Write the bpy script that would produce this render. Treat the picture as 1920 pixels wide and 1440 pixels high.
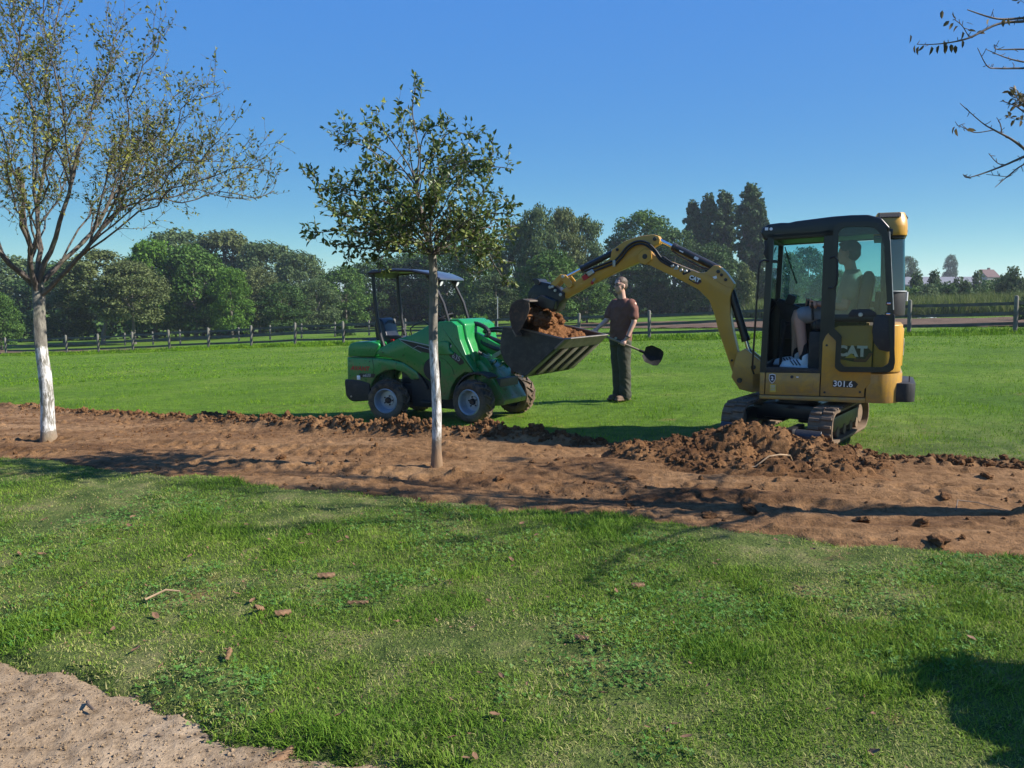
import bpy, bmesh, math, random
import numpy as np
from mathutils import Vector, Matrix, Euler, noise as mnoise

for _o in list(bpy.data.objects):
    bpy.data.objects.remove(_o)
SC = bpy.context.scene
COL = SC.collection
R = math.radians
random.seed(7)

# ------------------------------------------------------------------ camera
CAM_H, FPX, HOR = 1.6, 1450.0, 550.0            # camera height, focal length and horizon row for a 1920 x 1440 picture
cam_d = bpy.data.cameras.new('camera')
cam = bpy.data.objects.new('camera', cam_d)
COL.objects.link(cam)
cam_d.sensor_fit = 'HORIZONTAL'
cam_d.sensor_width = 36.0
cam_d.lens = 36.0 * FPX / 1920.0
cam_d.clip_start, cam_d.clip_end = 0.05, 6000.0
PITCH = math.atan((720.0 - HOR) / FPX)
cam.location = (0, 0, CAM_H)
cam.rotation_euler = (math.pi / 2 - PITCH, 0, 0)
SC.camera = cam

# ------------------------------------------------------------------ sky, sun, exposure
SUN_EL, SUN_AZ = R(37), R(99)                     # azimuth clockwise from +Y (view direction): sun on the right, a little behind us
world = bpy.data.worlds.new('World')
SC.world = world
world.use_nodes = True
wn, wl = world.node_tree.nodes, world.node_tree.links
bg = wn['Background']
sky = wn.new('ShaderNodeTexSky')
sky.sky_type = 'NISHITA'
sky.sun_disc = False
sky.sun_elevation, sky.sun_rotation = SUN_EL, SUN_AZ
sky.air_density, sky.dust_density, sky.ozone_density = 1.0, 0.0, 6.0
# one even tone curve for the whole sky: the camera held the blue level and deepened the colour
sep = wn.new('ShaderNodeSeparateColor')
wl.new(sky.outputs[0], sep.inputs[0])
mx = wn.new('ShaderNodeMath'); mx.operation = 'MAXIMUM'; mx.inputs[1].default_value = 0.2
wl.new(sep.outputs[2], mx.inputs[0])
inv = wn.new('ShaderNodeMath'); inv.operation = 'DIVIDE'; inv.inputs[0].default_value = 1.0
wl.new(mx.outputs[0], inv.inputs[1])
sc1 = wn.new('ShaderNodeVectorMath'); sc1.operation = 'SCALE'
wl.new(sky.outputs[0], sc1.inputs[0]); wl.new(inv.outputs[0], sc1.inputs['Scale'])
gam = wn.new('ShaderNodeGamma'); gam.inputs[1].default_value = 1.5
wl.new(sc1.outputs[0], gam.inputs[0])
sc2 = wn.new('ShaderNodeVectorMath'); sc2.operation = 'SCALE'; sc2.inputs['Scale'].default_value = 3.0
wl.new(gam.outputs[0], sc2.inputs[0])
tint = wn.new('ShaderNodeVectorMath'); tint.operation = 'MULTIPLY'; tint.inputs[1].default_value = (.82, 1.10, 1.06)
wl.new(sc2.outputs[0], tint.inputs[0])
wl.new(tint.outputs[0], bg.inputs['Color'])
bg.inputs['Strength'].default_value = 0.12
sun_d = bpy.data.lights.new('sun', 'SUN')
sun_d.energy, sun_d.angle, sun_d.color = 5.0, R(0.53), (1.0, 0.94, 0.85)
sun = bpy.data.objects.new('sun', sun_d)
COL.objects.link(sun)
_sd = Vector((math.sin(SUN_AZ) * math.cos(SUN_EL), math.cos(SUN_AZ) * math.cos(SUN_EL), math.sin(SUN_EL)))
sun.rotation_euler = _sd.to_track_quat('Z', 'Y').to_euler()
sun.location = _sd * 60
SC.view_settings.view_transform = 'Standard'
SC.view_settings.look = 'None'
SC.view_settings.exposure = 0.95
SC.view_settings.gamma = 1.0
SC.cycles.max_bounces = 4
SC.cycles.diffuse_bounces = 2
SC.cycles.glossy_bounces = 2
SC.cycles.transmission_bounces = 2
SC.cycles.transparent_max_bounces = 10
SC.cycles.sample_clamp_indirect = 6.0
SC.cycles.use_denoising = True

# ------------------------------------------------------------------ noise and ground shape
def _hash(ix, iy, seed):
    n = (ix.astype(np.int64) * 374761393 + iy.astype(np.int64) * 668265263 + seed * 1442695041) & 0xffffffff
    n = ((n ^ (n >> 13)) * 1274126177) & 0xffffffff
    return (n ^ (n >> 16)) / 4294967295.0

def vnoise(x, y, seed=0):
    x, y = np.asarray(x, float), np.asarray(y, float)
    ix, iy = np.floor(x), np.floor(y)
    fx, fy = x - ix, y - iy
    def grad(a, b):
        an = _hash(ix + a, iy + b, seed) * 6.2831853
        return np.cos(an) * (fx - a) + np.sin(an) * (fy - b)
    u, v = fx * fx * fx * (fx * (fx * 6 - 15) + 10), fy * fy * fy * (fy * (fy * 6 - 15) + 10)
    n0 = grad(0, 0) * (1 - u) + grad(1, 0) * u
    n1 = grad(0, 1) * (1 - u) + grad(1, 1) * u
    return (n0 * (1 - v) + n1 * v) * 1.5

def fbm(x, y, oct=4, seed=0, gain=.5):
    s, a, f = 0.0, 1.0, 1.0
    for k in range(oct):
        s = s + a * vnoise(np.asarray(x) * f, np.asarray(y) * f, seed + k * 17)
        a *= gain
        f *= 2.03
    return s

def sm(a, b, x):
    t = np.clip((np.asarray(x, float) - a) / (b - a), 0, 1)
    return t * t * (3 - 2 * t)

def g(x, y):
    """large shape of the land: falls gently to the left and away"""
    x, y = np.asarray(x, float), np.asarray(y, float)
    w = .6 + .4 * sm(5, 12, y)
    X = 90 * np.tanh(x / 90)
    Y = 100 * np.tanh(np.where(y < 8, 0, np.minimum(y, 400) - 8) / 100)
    return .0376 * w * X - .0251 * Y - .4 * sm(8, 35, -x) * sm(20, 45, y)

def gz(x, y):
    return float(g(x, y))

FAR_E = np.array([(-30, 28.5), (-16, 19), (-10.04, 15.01), (-6.77, 12.78), (-4.71, 11.43), (-2.52, 10.02), (-.83, 9.09), (.25, 8.75),
                  (1.07, 8.07), (2.1, 7.69), (3.36, 7.24), (4.6, 6.82), (9, 5.4), (20, 1.5)])
NEAR_E = np.array([(-30, 23), (-16, 14.5), (-9, 10.2), (-5.55, 8.23), (-4.82, 7.98), (-3.32, 7.14), (-2.03, 6.54), (-.94, 6.01),
                   (-.41, 5.79), (.47, 5.51), (1.4, 5.06), (2.24, 4.62), (2.98, 4.35), (9, 2.0), (20, -2.5)])
PATH_E = np.array([(-12, 8.4), (-6, 5.4), (-2.28, 3.46), (-1.94, 3.27), (-1.62, 3.08), (-1.24, 2.88), (-.99, 2.77), (-.75, 2.67), (-.50, 2.58), (0.4, 2.1), (3, .6)])

def strip_in(x, y):
    """positive inside the stripped strip of soil, in metres from its edge"""
    n = .13 * fbm(np.asarray(x) * 1.3, np.asarray(y) * 1.3, 3, 5) + .05 * vnoise(np.asarray(x) * 7, np.asarray(y) * 7, 9)
    return np.minimum(y - np.interp(x, NEAR_E[:, 0], NEAR_E[:, 1]), np.interp(x, FAR_E[:, 0], FAR_E[:, 1]) - y) * .88 + n

def path_in(x, y):
    n = .07 * fbm(np.asarray(x) * 1.6, np.asarray(y) * 1.6, 3, 31) + .03 * vnoise(np.asarray(x) * 11, np.asarray(y) * 11, 33)
    return (np.interp(x, PATH_E[:, 0], PATH_E[:, 1]) - y) * .85 + n

def lawn_z(x, y):
    x, y = np.asarray(x, float), np.asarray(y, float)
    near = sm(60, 20, y)
    z = g(x, y) + near * (.018 * fbm(x * .9, y * .9, 3, 3) + .012 * vnoise(x * 4, y * 4, 4))
    return z - .16 * sm(-.02, .16, strip_in(x, y)) - .10 * sm(-.02, .14, path_in(x, y))

# ------------------------------------------------------------------ node helpers
MAT = {}

def nt(name):
    m = bpy.data.materials.new(name)
    m.use_nodes = True
    MAT[name] = m
    t = m.node_tree
    return m, t.nodes, t.links, t.nodes['Principled BSDF']

def _set(b, **k):
    for n, v in k.items():
        b.inputs[n].default_value = v

def rgb(c):
    return (c[0], c[1], c[2], 1.0)

def noise_node(N, L, scale, detail=4, rough=.55, coords=None, dist=0.0):
    t = N.new('ShaderNodeTexNoise')
    t.inputs['Scale'].default_value = scale
    t.inputs['Detail'].default_value = detail
    t.inputs['Roughness'].default_value = rough
    t.inputs['Distortion'].default_value = dist
    if coords is not None:
        L.new(coords, t.inputs['Vector'])
    return t

def ramp(N, L, src, stops):
    r = N.new('ShaderNodeValToRGB')
    e = r.color_ramp.elements
    while len(e) < len(stops):
        e.new(.5)
    for q, (p, c) in zip(e, stops):
        q.position = p
        q.color = rgb(c)
    L.new(src, r.inputs[0])
    return r

def mixc(N, L, fac, a, b, mode='MIX'):
    m = N.new('ShaderNodeMix')
    m.data_type = 'RGBA'
    m.blend_type = mode
    for sock, v in ((m.inputs[0], fac), (m.inputs[6], a), (m.inputs[7], b)):
        if isinstance(v, (int, float)):
            sock.default_value = v
        elif isinstance(v, tuple):
            sock.default_value = rgb(v)
        else:
            L.new(v, sock)
    return m.outputs[2]

def bump(N, L, b, src, strength=.3, dist=.01):
    u = N.new('ShaderNodeBump')
    u.inputs['Strength'].default_value = strength
    u.inputs['Distance'].default_value = dist
    L.new(src, u.inputs['Height'])
    L.new(u.outputs[0], b.inputs['Normal'])

def mat_plain(name, col, rough=.5, metal=0.0, var=.12, scale=6.0, coat=0.0, dust=None, dust_amt=.35, bmp=0.0, spec=.5, mud=None):
    """paint, plastic or metal with uneven tone, uneven gloss and, where asked, dust"""
    m, N, L, b = nt(name)
    co = N.new('ShaderNodeTexCoord').outputs['Object']
    n1 = noise_node(N, L, scale, 5, .6, co)
    lo = tuple(c * (1 - var) for c in col)
    hi = tuple(min(1, c * (1 + var)) for c in col)
    c = ramp(N, L, n1.outputs[0], [(.3, lo), (.7, hi)]).outputs[0]
    if dust:
        n2 = noise_node(N, L, scale * 2.3, 6, .7, co, .4)
        f = ramp(N, L, n2.outputs[0], [(.48, (0, 0, 0)), (.78, (dust_amt,) * 3)]).outputs[0]
        c = mixc(N, L, f, c, dust)
    if mud:
        # mud and dust thrown up from the ground, thinning out upwards in ragged splashes
        sx = N.new('ShaderNodeSeparateXYZ'); L.new(co, sx.inputs[0])
        n6 = noise_node(N, L, 9, 6, .75, co, .5)
        ma = N.new('ShaderNodeMath'); ma.operation = 'MULTIPLY_ADD'; ma.inputs[1].default_value = -1.5
        L.new(n6.outputs[0], ma.inputs[0]); L.new(sx.outputs[2], ma.inputs[2])
        mr = N.new('ShaderNodeMapRange')
        mr.inputs['From Min'].default_value = mud - 1.05; mr.inputs['From Max'].default_value = mud - .45
        mr.inputs['To Min'].default_value = .8; mr.inputs['To Max'].default_value = .0
        L.new(ma.outputs[0], mr.inputs[0])
        c = mixc(N, L, mr.outputs[0], c, (.20, .13, .075))
    L.new(c, b.inputs['Base Color'])
    n3 = noise_node(N, L, scale * 5, 4, .6, co)
    r = N.new('ShaderNodeMapRange')
    r.inputs['To Min'].default_value = max(.03, rough - .1)
    r.inputs['To Max'].default_value = min(1, rough + .14)
    L.new(n3.outputs[0], r.inputs[0])
    L.new(r.outputs[0], b.inputs['Roughness'])
    _set(b, **{'Metallic': metal, 'Coat Weight': coat, 'Specular IOR Level': spec})
    if bmp:
        bump(N, L, b, n3.outputs[0], .4, bmp)
    return m

def mat_leaf(name, c1, c2, c3, trans=.28, rough=.5, scale=.35, spec=.12):
    """foliage: colour varies leaf by leaf (attribute 'rnd') and clump by clump; a little light passes through"""
    m, N, L, b = nt(name)
    at = N.new('ShaderNodeAttribute')
    at.attribute_name = 'rnd'
    co = N.new('ShaderNodeNewGeometry').outputs['Position']
    n1 = noise_node(N, L, scale, 2, .5, co)
    c = ramp(N, L, at.outputs['Fac'], [(.0, c1), (.55, c2), (.93, c3), (1.0, c3)]).outputs[0]
    k = ramp(N, L, n1.outputs[0], [(.3, (.78, .80, .80)), (.7, (1.18, 1.16, 1.05))]).outputs[0]
    c = mixc(N, L, 1.0, c, k, 'MULTIPLY')
    L.new(c, b.inputs['Base Color'])
    _set(b, Roughness=rough)
    b.inputs['Specular IOR Level'].default_value = spec
    t = N.new('ShaderNodeBsdfTranslucent')
    L.new(c, t.inputs['Color'])
    x = N.new('ShaderNodeMixShader')
    x.inputs[0].default_value = trans
    L.new(b.outputs[0], x.inputs[1])
    L.new(t.outputs[0], x.inputs[2])
    L.new(x.outputs[0], N['Material Output'].inputs['Surface'])
    return m

# ------------------------------------------------------------------ mesh helpers: a shape is (verts, faces)
def _out(bm):
    bm.verts.index_update()
    V = [tuple(v.co) for v in bm.verts]
    F = [[v.index for v in f.verts] for f in bm.faces]
    bm.free()
    return V, F

def _bev(bm, bev, seg):
    if bev > 0:
        bmesh.ops.bevel(bm, geom=list(bm.edges), offset=bev, segments=seg, profile=.6, affect='EDGES', clamp_overlap=True)

def box(c, s, bev=.01, seg=2, rot=None):
    bm = bmesh.new()
    bmesh.ops.create_cube(bm, size=1.0)
    for v in bm.verts:
        v.co = Vector((v.co.x * s[0], v.co.y * s[1], v.co.z * s[2]))
    _bev(bm, min(bev, min(s) * .45), seg)
    M = Matrix.Translation(c)
    if rot:
        M = M @ Euler(rot).to_matrix().to_4x4()
    bm.transform(M)
    return _out(bm)

def prism(pts, a, b, bev=.01, seg=2, plane='xz'):
    """polygon in a plane, thickened between a and b on the third axis"""
    bm = bmesh.new()
    def P(p, d):
        return {'xz': (p[0], d, p[1]), 'xy': (p[0], p[1], d), 'yz': (d, p[0], p[1])}[plane]
    n = len(pts)
    A = [bm.verts.new(P(p, a)) for p in pts]
    Bv = [bm.verts.new(P(p, b)) for p in pts]
    bm.faces.new(A)
    bm.faces.new(Bv[::-1])
    for i in range(n):
        j = (i + 1) % n
        bm.faces.new((A[j], A[i], Bv[i], Bv[j]))
    bmesh.ops.recalc_face_normals(bm, faces=list(bm.faces))
    _bev(bm, bev, seg)
    return _out(bm)

def frame_of(d):
    d = Vector(d).normalized()
    u = d.orthogonal().normalized()
    if abs(d.z) < .95:
        u = Vector((0, 0, 1)).cross(d).normalized()
    return d, u, d.cross(u)

def tube(path, r, n=8, caps=True, flat=1.0):
    P = [Vector(p) for p in path]
    k = len(P)
    rr = list(r) if hasattr(r, '__len__') else [r] * k
    V, F = [], []
    d0, u, w = frame_of(P[1] - P[0])
    for i in range(k):
        d = (P[min(i + 1, k - 1)] - P[max(i - 1, 0)]).normalized()
        u = (u - d * u.dot(d))
        u = u.normalized() if u.length > 1e-6 else frame_of(d)[1]
        w = d.cross(u)
        for j in range(n):
            a = 2 * math.pi * j / n
            V.append(tuple(P[i] + (u * math.cos(a) + w * math.sin(a) * flat) * rr[i]))
    for i in range(k - 1):
        for j in range(n):
            q = (j + 1) % n
            F.append([i * n + j, i * n + q, (i + 1) * n + q, (i + 1) * n + j])
    if caps:
        F.append([j for j in range(n)][::-1])
        F.append([(k - 1) * n + j for j in range(n)])
    return V, F

def cyl(p0, p1, r, r2=None, n=16, bev=0.0):
    r2 = r if r2 is None else r2
    p0, p1 = Vector(p0), Vector(p1)
    if bev:
        d = (p1 - p0).normalized()
        return tube([p0, p0 + d * .0001, p0 + d * bev, p1 - d * bev, p1 - d * .0001, p1], [r - bev, r - bev, r, r2, r2 - bev, r2 - bev], n)
    return tube([p0, p1], [r, r2], n)

def lathe(prof, n=24, M=None):
    """profile of (radius, along) turned about local y"""
    V, F = [], []
    k = len(prof)
    for j in range(n):
        a = 2 * math.pi * j / n
        for r, y in prof:
            V.append((r * math.cos(a), y, r * math.sin(a)))
    for j in range(n):
        q = (j + 1) % n
        for i in range(k - 1):
            F.append([j * k + i, j * k + i + 1, q * k + i + 1, q * k + i])
    s = (V, F)
    return xf(s, M) if M is not None else s

def xf(s, M):
    return [tuple(M @ Vector(v)) for v in s[0]], s[1]

def loft(rings, caps=True):
    n = len(rings[0])
    V = [tuple(p) for r in rings for p in r]
    F = []
    for i in range(len(rings) - 1):
        for j in range(n):
            q = (j + 1) % n
            F.append([i * n + j, i * n + q, (i + 1) * n + q, (i + 1) * n + j])
    if caps:
        F.append(list(range(n))[::-1])
        F.append([(len(rings) - 1) * n + j for j in range(n)])
    return V, F

def sphere(c, r, seg=12, M=None):
    bm = bmesh.new()
    bmesh.ops.create_uvsphere(bm, u_segments=seg, v_segments=max(6, seg * 2 // 3), radius=1)
    rr = r if hasattr(r, '__len__') else (r, r, r)
    for v in bm.verts:
        v.co = Vector((v.co.x * rr[0], v.co.y * rr[1], v.co.z * rr[2]))
    if M is not None:
        bm.transform(M)
    bm.transform(Matrix.Translation(c))
    return _out(bm)

def lump(c, r, seed=0, amp=.25, sub=3, freq=1.6, flat_bottom=False):
    """irregular clod of soil"""
    bm = bmesh.new()
    bmesh.ops.create_icosphere(bm, subdivisions=sub, radius=1)
    rr = r if hasattr(r, '__len__') else (r, r, r)
    off = Vector((seed * 3.7, seed * 1.3, seed * 7.1))
    for v in bm.verts:
        p = v.co.copy()
        d = mnoise.noise(p * freq + off) * amp + mnoise.noise(p * freq * 2.7 + off) * amp * .6 + mnoise.noise(p * freq * 6 + off) * amp * .35
        p = p * (1 + d)
        v.co = Vector((p.x * rr[0], p.y * rr[1], p.z * rr[2]))
        if flat_bottom and v.co.z < -rr[2] * .3:
            v.co.z = -rr[2] * .3
    bm.transform(Matrix.Translation(c))
    return _out(bm)

def text(s, size, depth=.002, M=None, shear=0.0, bold=0.0):
    cu = bpy.data.curves.new('lettering', 'FONT')
    cu.body = s
    cu.size = size
    cu.extrude = depth
    cu.shear = shear
    cu.offset = bold
    cu.resolution_u = 3
    cu.align_x, cu.align_y = 'CENTER', 'CENTER'
    o = bpy.data.objects.new('lettering', cu)
    me = bpy.data.meshes.new_from_object(o)
    V = [tuple(v.co) for v in me.vertices]
    F = [list(p.vertices) for p in me.polygons]
    bpy.data.objects.remove(o)
    bpy.data.curves.remove(cu)
    bpy.data.meshes.remove(me)
    return xf((V, F), M) if M is not None else (V, F)

def plane_M(o, ux, uy):
    """matrix putting drawing axes x, y on directions ux, uy at point o"""
    ux, uy = Vector(ux).normalized(), Vector(uy).normalized()
    n = ux.cross(uy)
    M = Matrix((ux, uy, n)).transposed().to_4x4()
    M.translation = Vector(o)
    return M

def merge(shapes):
    V, F = [], []
    for v, f in shapes:
        o = len(V)
        V.extend(v)
        F.extend([[i + o for i in q] for q in f])
    return V, F

def build(name, shapes, mat, parent=None, M=None, sharp=35, smooth=True):
    """shapes -> ONE linked mesh object"""
    if isinstance(shapes, tuple):
        shapes = [shapes]
    V, F = merge(shapes)
    if M is not None:
        V = [tuple(M @ Vector(v)) for v in V]
    me = bpy.data.meshes.new(name)
    me.from_pydata(V, [], F)
    me.validate()
    me.materials.append(MAT[mat] if isinstance(mat, str) else mat)
    if smooth:
        me.polygons.foreach_set('use_smooth', [True] * len(me.polygons))
        me.set_sharp_from_angle(angle=R(sharp))
    o = bpy.data.objects.new(name, me)
    COL.objects.link(o)
    if parent is not None:
        o.parent = parent
    return o

def each(name, shapes, mat, parent=None, M=None, sharp=35, smooth=True):
    """one object for every shape (pairs of posts, panels, lamps)"""
    return [build(name, s, mat, parent, M, sharp, smooth) for s in shapes]

def np_mesh(name, V, F, mat, parent=None, smooth=True, attrs=None):
    """fast mesh from arrays (all faces with the same corner count)"""
    V, F = np.asarray(V, np.float32), np.asarray(F, np.int32)
    me = bpy.data.meshes.new(name)
    n, k = F.shape
    me.vertices.add(len(V))
    me.vertices.foreach_set('co', V.ravel())
    me.loops.add(n * k)
    me.loops.foreach_set('vertex_index', F.ravel())
    me.polygons.add(n)
    me.polygons.foreach_set('loop_start', np.arange(0, n * k, k, dtype=np.int32))
    me.polygons.foreach_set('loop_total', np.full(n, k, np.int32))
    me.polygons.foreach_set('use_smooth', np.full(n, smooth))
    me.update(calc_edges=True)
    for an, arr in (attrs or {}).items():
        a = me.attributes.new(an, 'FLOAT', 'POINT')
        a.data.foreach_set('value', np.asarray(arr, np.float32))
    me.materials.append(MAT[mat] if isinstance(mat, str) else mat)
    o = bpy.data.objects.new(name, me)
    COL.objects.link(o)
    if parent is not None:
        o.parent = parent
    return o

def tag(o, label=None, cat=None, group=None, kind=None):
    if label: o['label'] = label
    if cat: o['category'] = cat
    if group: o['group'] = group
    if kind: o['kind'] = kind
    return o

def empty(name, loc, rz=0.0, label=None, cat=None, group=None):
    o = bpy.data.objects.new(name, None)
    o.empty_display_size = .2
    o.location = loc
    o.rotation_euler = (0, 0, rz)
    COL.objects.link(o)
    return tag(o, label, cat, group)

def grid_faces(nx, ny):
    i = np.arange(nx * ny).reshape(ny, nx)
    return np.stack([i[:-1, :-1], i[:-1, 1:], i[1:, 1:], i[1:, :-1]], -1).reshape(-1, 4)

def hidden(o):
    """take an object out of the scene (kept as a source for scattering)"""
    COL.objects.unlink(o)
    return o

def scatter(name, pts, rots, scl, idx, sources, mat=None):
    """points that each carry one of the source meshes"""
    me = bpy.data.meshes.new(name)
    n = len(pts)
    me.vertices.add(n)
    me.vertices.foreach_set('co', np.asarray(pts, np.float32).ravel())
    a = me.attributes.new('rot', 'FLOAT_VECTOR', 'POINT'); a.data.foreach_set('vector', np.asarray(rots, np.float32).ravel())
    a = me.attributes.new('scl', 'FLOAT_VECTOR', 'POINT'); a.data.foreach_set('vector', np.asarray(scl, np.float32).ravel())
    a = me.attributes.new('idx', 'INT', 'POINT'); a.data.foreach_set('value', np.asarray(idx, np.int32))
    o = bpy.data.objects.new(name, me)
    COL.objects.link(o)
    c = bpy.data.collections.new(name + '_pieces')
    for s in sources:
        c.objects.link(s)
    ng = bpy.data.node_groups.new(name, 'GeometryNodeTree')
    ng.interface.new_socket(name='Geometry', in_out='INPUT', socket_type='NodeSocketGeometry')
    ng.interface.new_socket(name='Geometry', in_out='OUTPUT', socket_type='NodeSocketGeometry')
    N, L = ng.nodes, ng.links
    gi, go = N.new('NodeGroupInput'), N.new('NodeGroupOutput')
    ci = N.new('GeometryNodeCollectionInfo')
    ci.inputs['Collection'].default_value = c
    ci.inputs['Separate Children'].default_value = True
    ci.inputs['Reset Children'].default_value = True
    ip = N.new('GeometryNodeInstanceOnPoints')
    ip.inputs['Pick Instance'].default_value = True
    def na(nm, ty):
        q = N.new('GeometryNodeInputNamedAttribute')
        q.data_type = ty
        q.inputs['Name'].default_value = nm
        return q.outputs['Attribute']
    L.new(gi.outputs[0], ip.inputs['Points'])
    L.new(ci.outputs[0], ip.inputs['Instance'])
    L.new(na('idx', 'INT'), ip.inputs['Instance Index'])
    L.new(na('rot', 'FLOAT_VECTOR'), ip.inputs['Rotation'])
    L.new(na('scl', 'FLOAT_VECTOR'), ip.inputs['Scale'])
    L.new(ip.outputs[0], go.inputs[0])
    md = o.modifiers.new('scatter', 'NODES')
    md.node_group = ng
    return o
# ------------------------------------------------------------------ materials
def mat_ground():
    m, N, L, b = nt('lawn_turf')
    co = N.new('ShaderNodeNewGeometry').outputs['Position']
    n1 = noise_node(N, L, .35, 5, .6, co)
    n2 = noise_node(N, L, 5, 7, .75, co)
    n3 = noise_node(N, L, 55, 3, .7, co)
    c = ramp(N, L, n1.outputs[0], [(.3, (.068, .140, .010)), (.52, (.112, .196, .016)), (.75, (.175, .232, .040))]).outputs[0]
    d = ramp(N, L, n2.outputs[0], [(.35, (.55, .6, .55)), (.65, (1.15, 1.12, 1.1))]).outputs[0]
    c = mixc(N, L, 1.0, c, d, 'MULTIPLY')
    e = ramp(N, L, n3.outputs[0], [(.35, (.6, .62, .6)), (.62, (1.1, 1.1, 1.1))]).outputs[0]
    c = mixc(N, L, .8, c, e, 'MULTIPLY')
    # older turf in front of the strip: dry thatch and bare earth show between the blades
    sx = N.new('ShaderNodeSeparateXYZ'); L.new(co, sx.inputs[0])
    ny = N.new('ShaderNodeMapRange')
    ny.inputs['From Min'].default_value = 7.0; ny.inputs['From Max'].default_value = 9.5
    ny.inputs['To Min'].default_value = .85; ny.inputs['To Max'].default_value = .0
    L.new(sx.outputs[1], ny.inputs[0])
    n5 = noise_node(N, L, 3.2, 6, .7, co)
    th = ramp(N, L, n5.outputs[0], [(.36, (.022, .036, .010)), (.52, (.090, .115, .030)), (.70, (.210, .175, .085))]).outputs[0]
    c = mixc(N, L, ny.outputs[0], c, mixc(N, L, .75, th, e, 'MULTIPLY'))
    # scuffed brown patches in the field close to the digging
    n6 = noise_node(N, L, .9, 6, .72, co)
    f6 = N.new('ShaderNodeMapRange')
    f6.inputs['From Min'].default_value = 9.0; f6.inputs['From Max'].default_value = 14.0
    f6.inputs['To Min'].default_value = 1.0; f6.inputs['To Max'].default_value = .0
    L.new(sx.outputs[1], f6.inputs[0])
    m6 = N.new('ShaderNodeMath'); m6.operation = 'MULTIPLY'
    L.new(f6.outputs[0], m6.inputs[0])
    L.new(ramp(N, L, n6.outputs[0], [(.58, (0, 0, 0)), (.68, (.8, .8, .8))]).outputs[0], m6.inputs[1])
    c = mixc(N, L, m6.outputs[0], c, (.22, .13, .065))
    L.new(c, b.inputs['Base Color'])
    _set(b, Roughness=.9)
    b.inputs['Specular IOR Level'].default_value = .15
    bump(N, L, b, n3.outputs[0], .8, .03)
    return m

def mat_grass(name, greens, dry):
    """blades: attribute 'rnd' gives the single blade its tone, position noise gives patches"""
    m, N, L, b = nt(name)
    at = N.new('ShaderNodeAttribute'); at.attribute_name = 'rnd'
    co = N.new('ShaderNodeNewGeometry').outputs['Position']
    n1 = noise_node(N, L, .8, 4, .6, co)
    n2 = noise_node(N, L, 2.6, 5, .65, co)
    c = ramp(N, L, at.outputs['Fac'], [(0, greens[0]), (.5, greens[1]), (.9, greens[2]), (1, greens[2])]).outputs[0]
    p = ramp(N, L, n1.outputs[0], [(.32, (.66, .78, .70)), (.68, (1.32, 1.14, 1.2))]).outputs[0]
    c = mixc(N, L, 1.0, c, p, 'MULTIPLY')
    th = N.new('ShaderNodeMath'); th.operation = 'ADD'
    L.new(at.outputs['Fac'], th.inputs[0]); L.new(n2.outputs[0], th.inputs[1])
    f = ramp(N, L, th.outputs[0], [(.0, (0, 0, 0)), (1.0, (0, 0, 0))])
    f.color_ramp.elements[0].position = dry[1]
    f.color_ramp.elements[1].position = min(1.0, dry[1] + .22)
    f.color_ramp.elements[1].color = (1, 1, 1, 1)
    sc = N.new('ShaderNodeMath'); sc.operation = 'MULTIPLY'; sc.inputs[1].default_value = .5
    L.new(th.outputs[0], sc.inputs[0]); L.new(sc.outputs[0], f.inputs[0])
    c = mixc(N, L, f.outputs[0], c, dry[0])
    L.new(c, b.inputs['Base Color'])
    _set(b, Roughness=.65)
    b.inputs['Specular IOR Level'].default_value = .12
    t = N.new('ShaderNodeBsdfTranslucent'); L.new(c, t.inputs['Color'])
    x = N.new('ShaderNodeMixShader'); x.inputs[0].default_value = .3
    L.new(b.outputs[0], x.inputs[1]); L.new(t.outputs[0], x.inputs[2])
    L.new(x.outputs[0], N['Material Output'].inputs['Surface'])
    return m

def mat_soil(name, dark, mid, light, scale=1.0, stretch=False, bmp=.012):
    m, N, L, b = nt(name)
    co = N.new('ShaderNodeNewGeometry').outputs['Position']
    if stretch:
        mp = N.new('ShaderNodeMapping')
        mp.inputs['Rotation'].default_value = (0, 0, R(25))
        mp.inputs['Scale'].default_value = (.45, 1.6, 1.0)
        L.new(co, mp.inputs['Vector'])
        co2 = mp.outputs[0]
    else:
        co2 = co
    n1 = noise_node(N, L, 1.3 * scale, 6, .62, co2, .3)
    n2 = noise_node(N, L, 14 * scale, 6, .7, co)
    n3 = noise_node(N, L, 90 * scale, 4, .7, co)
    c = ramp(N, L, n1.outputs[0], [(.28, dark), (.5, mid), (.72, light)]).outputs[0]
    k = ramp(N, L, n2.outputs[0], [(.32, (.52, .49, .46)), (.56, (1.0, 1.0, 1.0)), (.75, (1.2, 1.2, 1.2))]).outputs[0]
    c = mixc(N, L, 1.0, c, k, 'MULTIPLY')
    k = ramp(N, L, n3.outputs[0], [(.3, (.75, .75, .75)), (.65, (1.1, 1.1, 1.1))]).outputs[0]
    c = mixc(N, L, .8, c, k, 'MULTIPLY')
    L.new(c, b.inputs['Base Color'])
    _set(b, Roughness=.95)
    b.inputs['Specular IOR Level'].default_value = .12
    ad = N.new('ShaderNodeMath'); ad.operation = 'MULTIPLY_ADD'; ad.inputs[1].default_value = .35
    L.new(n3.outputs[0], ad.inputs[0]); L.new(n2.outputs[0], ad.inputs[2])
    bump(N, L, b, ad.outputs[0], .9, bmp)
    return m

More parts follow.
